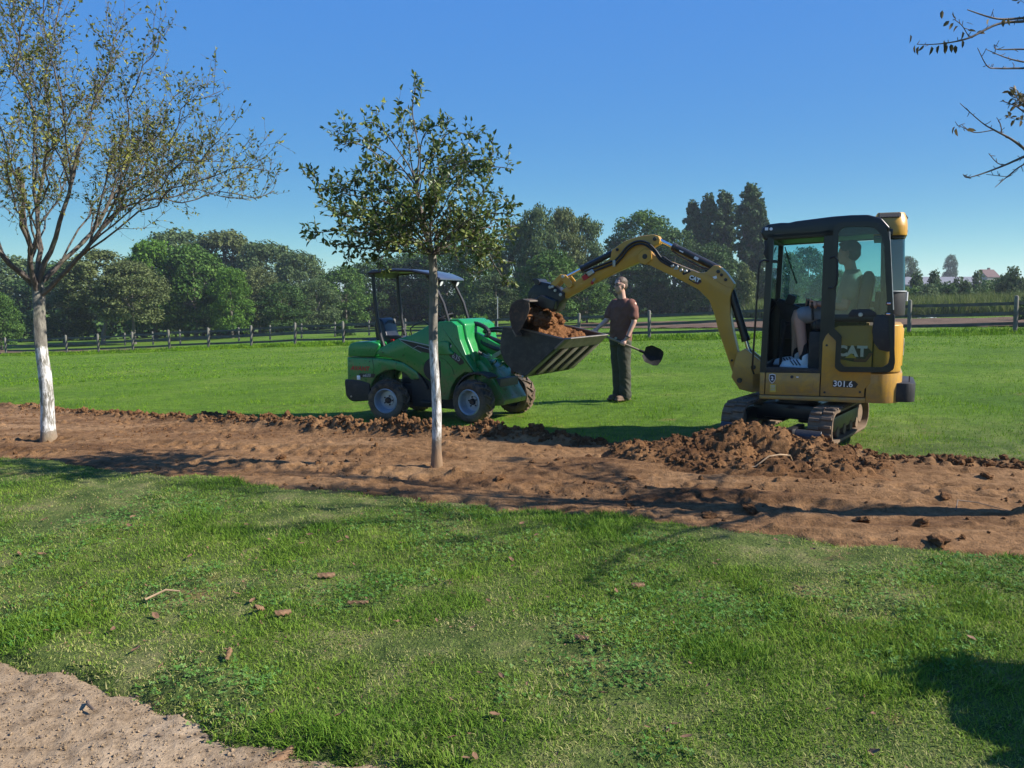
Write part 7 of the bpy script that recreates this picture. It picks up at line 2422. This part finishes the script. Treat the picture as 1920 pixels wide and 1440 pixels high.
# specks of litter trodden into the sandy path
def litter():
    src = [hidden(build('litter_%d' % k, lump((0, 0, 0), (1, .5, .3), 80 + k, .4, 1, 1.7), 'twig_dead', sharp=80)) for k in range(4)]
    x, y = pick(2600, -3.2, .2, 1.8, 4.2, lambda x, y: path_in(x, y) > .02)
    k = rg.random(len(x)) < .22 + .6 * sm(-.1, .4, fbm(x * 2, y * 2, 3, 151)) + .5 * sm(.25, .03, path_in(x, y))
    x, y = x[k], y[k]
    n = len(x)
    s = rg.uniform(.0018, .006, n) * rg.choice([1, 1, 1, 1, 1, 2.2], n)
    o = scatter('path_litter', np.stack([x, y, g(x, y) - .024], -1), np.stack([rg.normal(0, .3, n), rg.normal(0, .3, n), rg.uniform(0, 6.3, n)], -1), np.stack([s, s, s], -1), rg.integers(0, 4, n), src)
    tag(o, 'small dark crumbs of litter strewn on the sandy path', 'litter', kind='stuff')
litter()
def grit():
    src = [hidden(build('grit_%d' % k, lump((0, 0, 0), (1, .8, .6), 90 + k, .4, 1, 1.7), 'sandy_path', sharp=80)) for k in range(4)]
    x, y = pick(16000, -3.2, .2, 1.9, 3.9, lambda x, y: (path_in(x, y) > .0) & in_view(x, y, .1))
    n = len(x)
    s = rg.uniform(.0015, .0042, n) * rg.choice([1, 1, 1, 1, 2.0], n)
    o = scatter('path_grit', np.stack([x, y, g(x, y) - .027 + .010 * fbm(x * 3, y * 3, 4, 91)], -1), rg.uniform(0, 6.28, (n, 3)), np.stack([s, s, s], -1), rg.integers(0, 4, n), src)
    tag(o, 'fine pale grit on the sandy path', 'grit', kind='stuff')
grit()
def lawn_litter():
    src = []
    for k in range(4):
        src.append(hidden(build('flake_%d' % k, leaf_piece(20 + k), 'dead_leaf')))
    x, y = pick(5200, -5, 5, 1.9, 6.5, lambda x, y: (strip_in(x, y) < -.02) & (path_in(x, y) < 0) & in_view(x, y, .2) & (y < np.interp(x, NEAR_E[:, 0], NEAR_E[:, 1])))
    k = rg.random(len(x)) < .25 + .75 * sm(-.1, .4, fbm(x * 1.4, y * 1.4, 3, 171))
    x, y = x[k], y[k]
    n = len(x)
    s = rg.uniform(.008, .022, n)
    o = scatter('lawn_litter', np.stack([x, y, lawn_z(x, y) + rg.uniform(.006, .020, n)], -1), np.stack([rg.normal(0, .5, n), rg.normal(0, .5, n), rg.uniform(0, 6.3, n)], -1), np.stack([s, s * .8, s], -1), rg.integers(0, 4, n), src)
    tag(o, 'small scraps of dry leaf scattered through the near lawn', 'litter', kind='stuff')
lawn_litter()

# ------------------------------------------------------------------ thin autumn haze
m_, N_, L_, b_ = nt('haze_air')
N_.remove(b_)
pv = N_.new('ShaderNodeVolumePrincipled')
pv.inputs['Color'].default_value = (.80, .88, 1.0, 1)
pv.inputs['Density'].default_value = .00045
pv.inputs['Anisotropy'].default_value = .25
L_.new(pv.outputs[0], N_['Material Output'].inputs['Volume'])
hz = build('haze', box((0, 900, 2), (5400, 2900, 60), 0), 'haze_air', smooth=False)
tag(hz, 'thin pale haze in the air over the whole field', 'haze', kind='stuff')
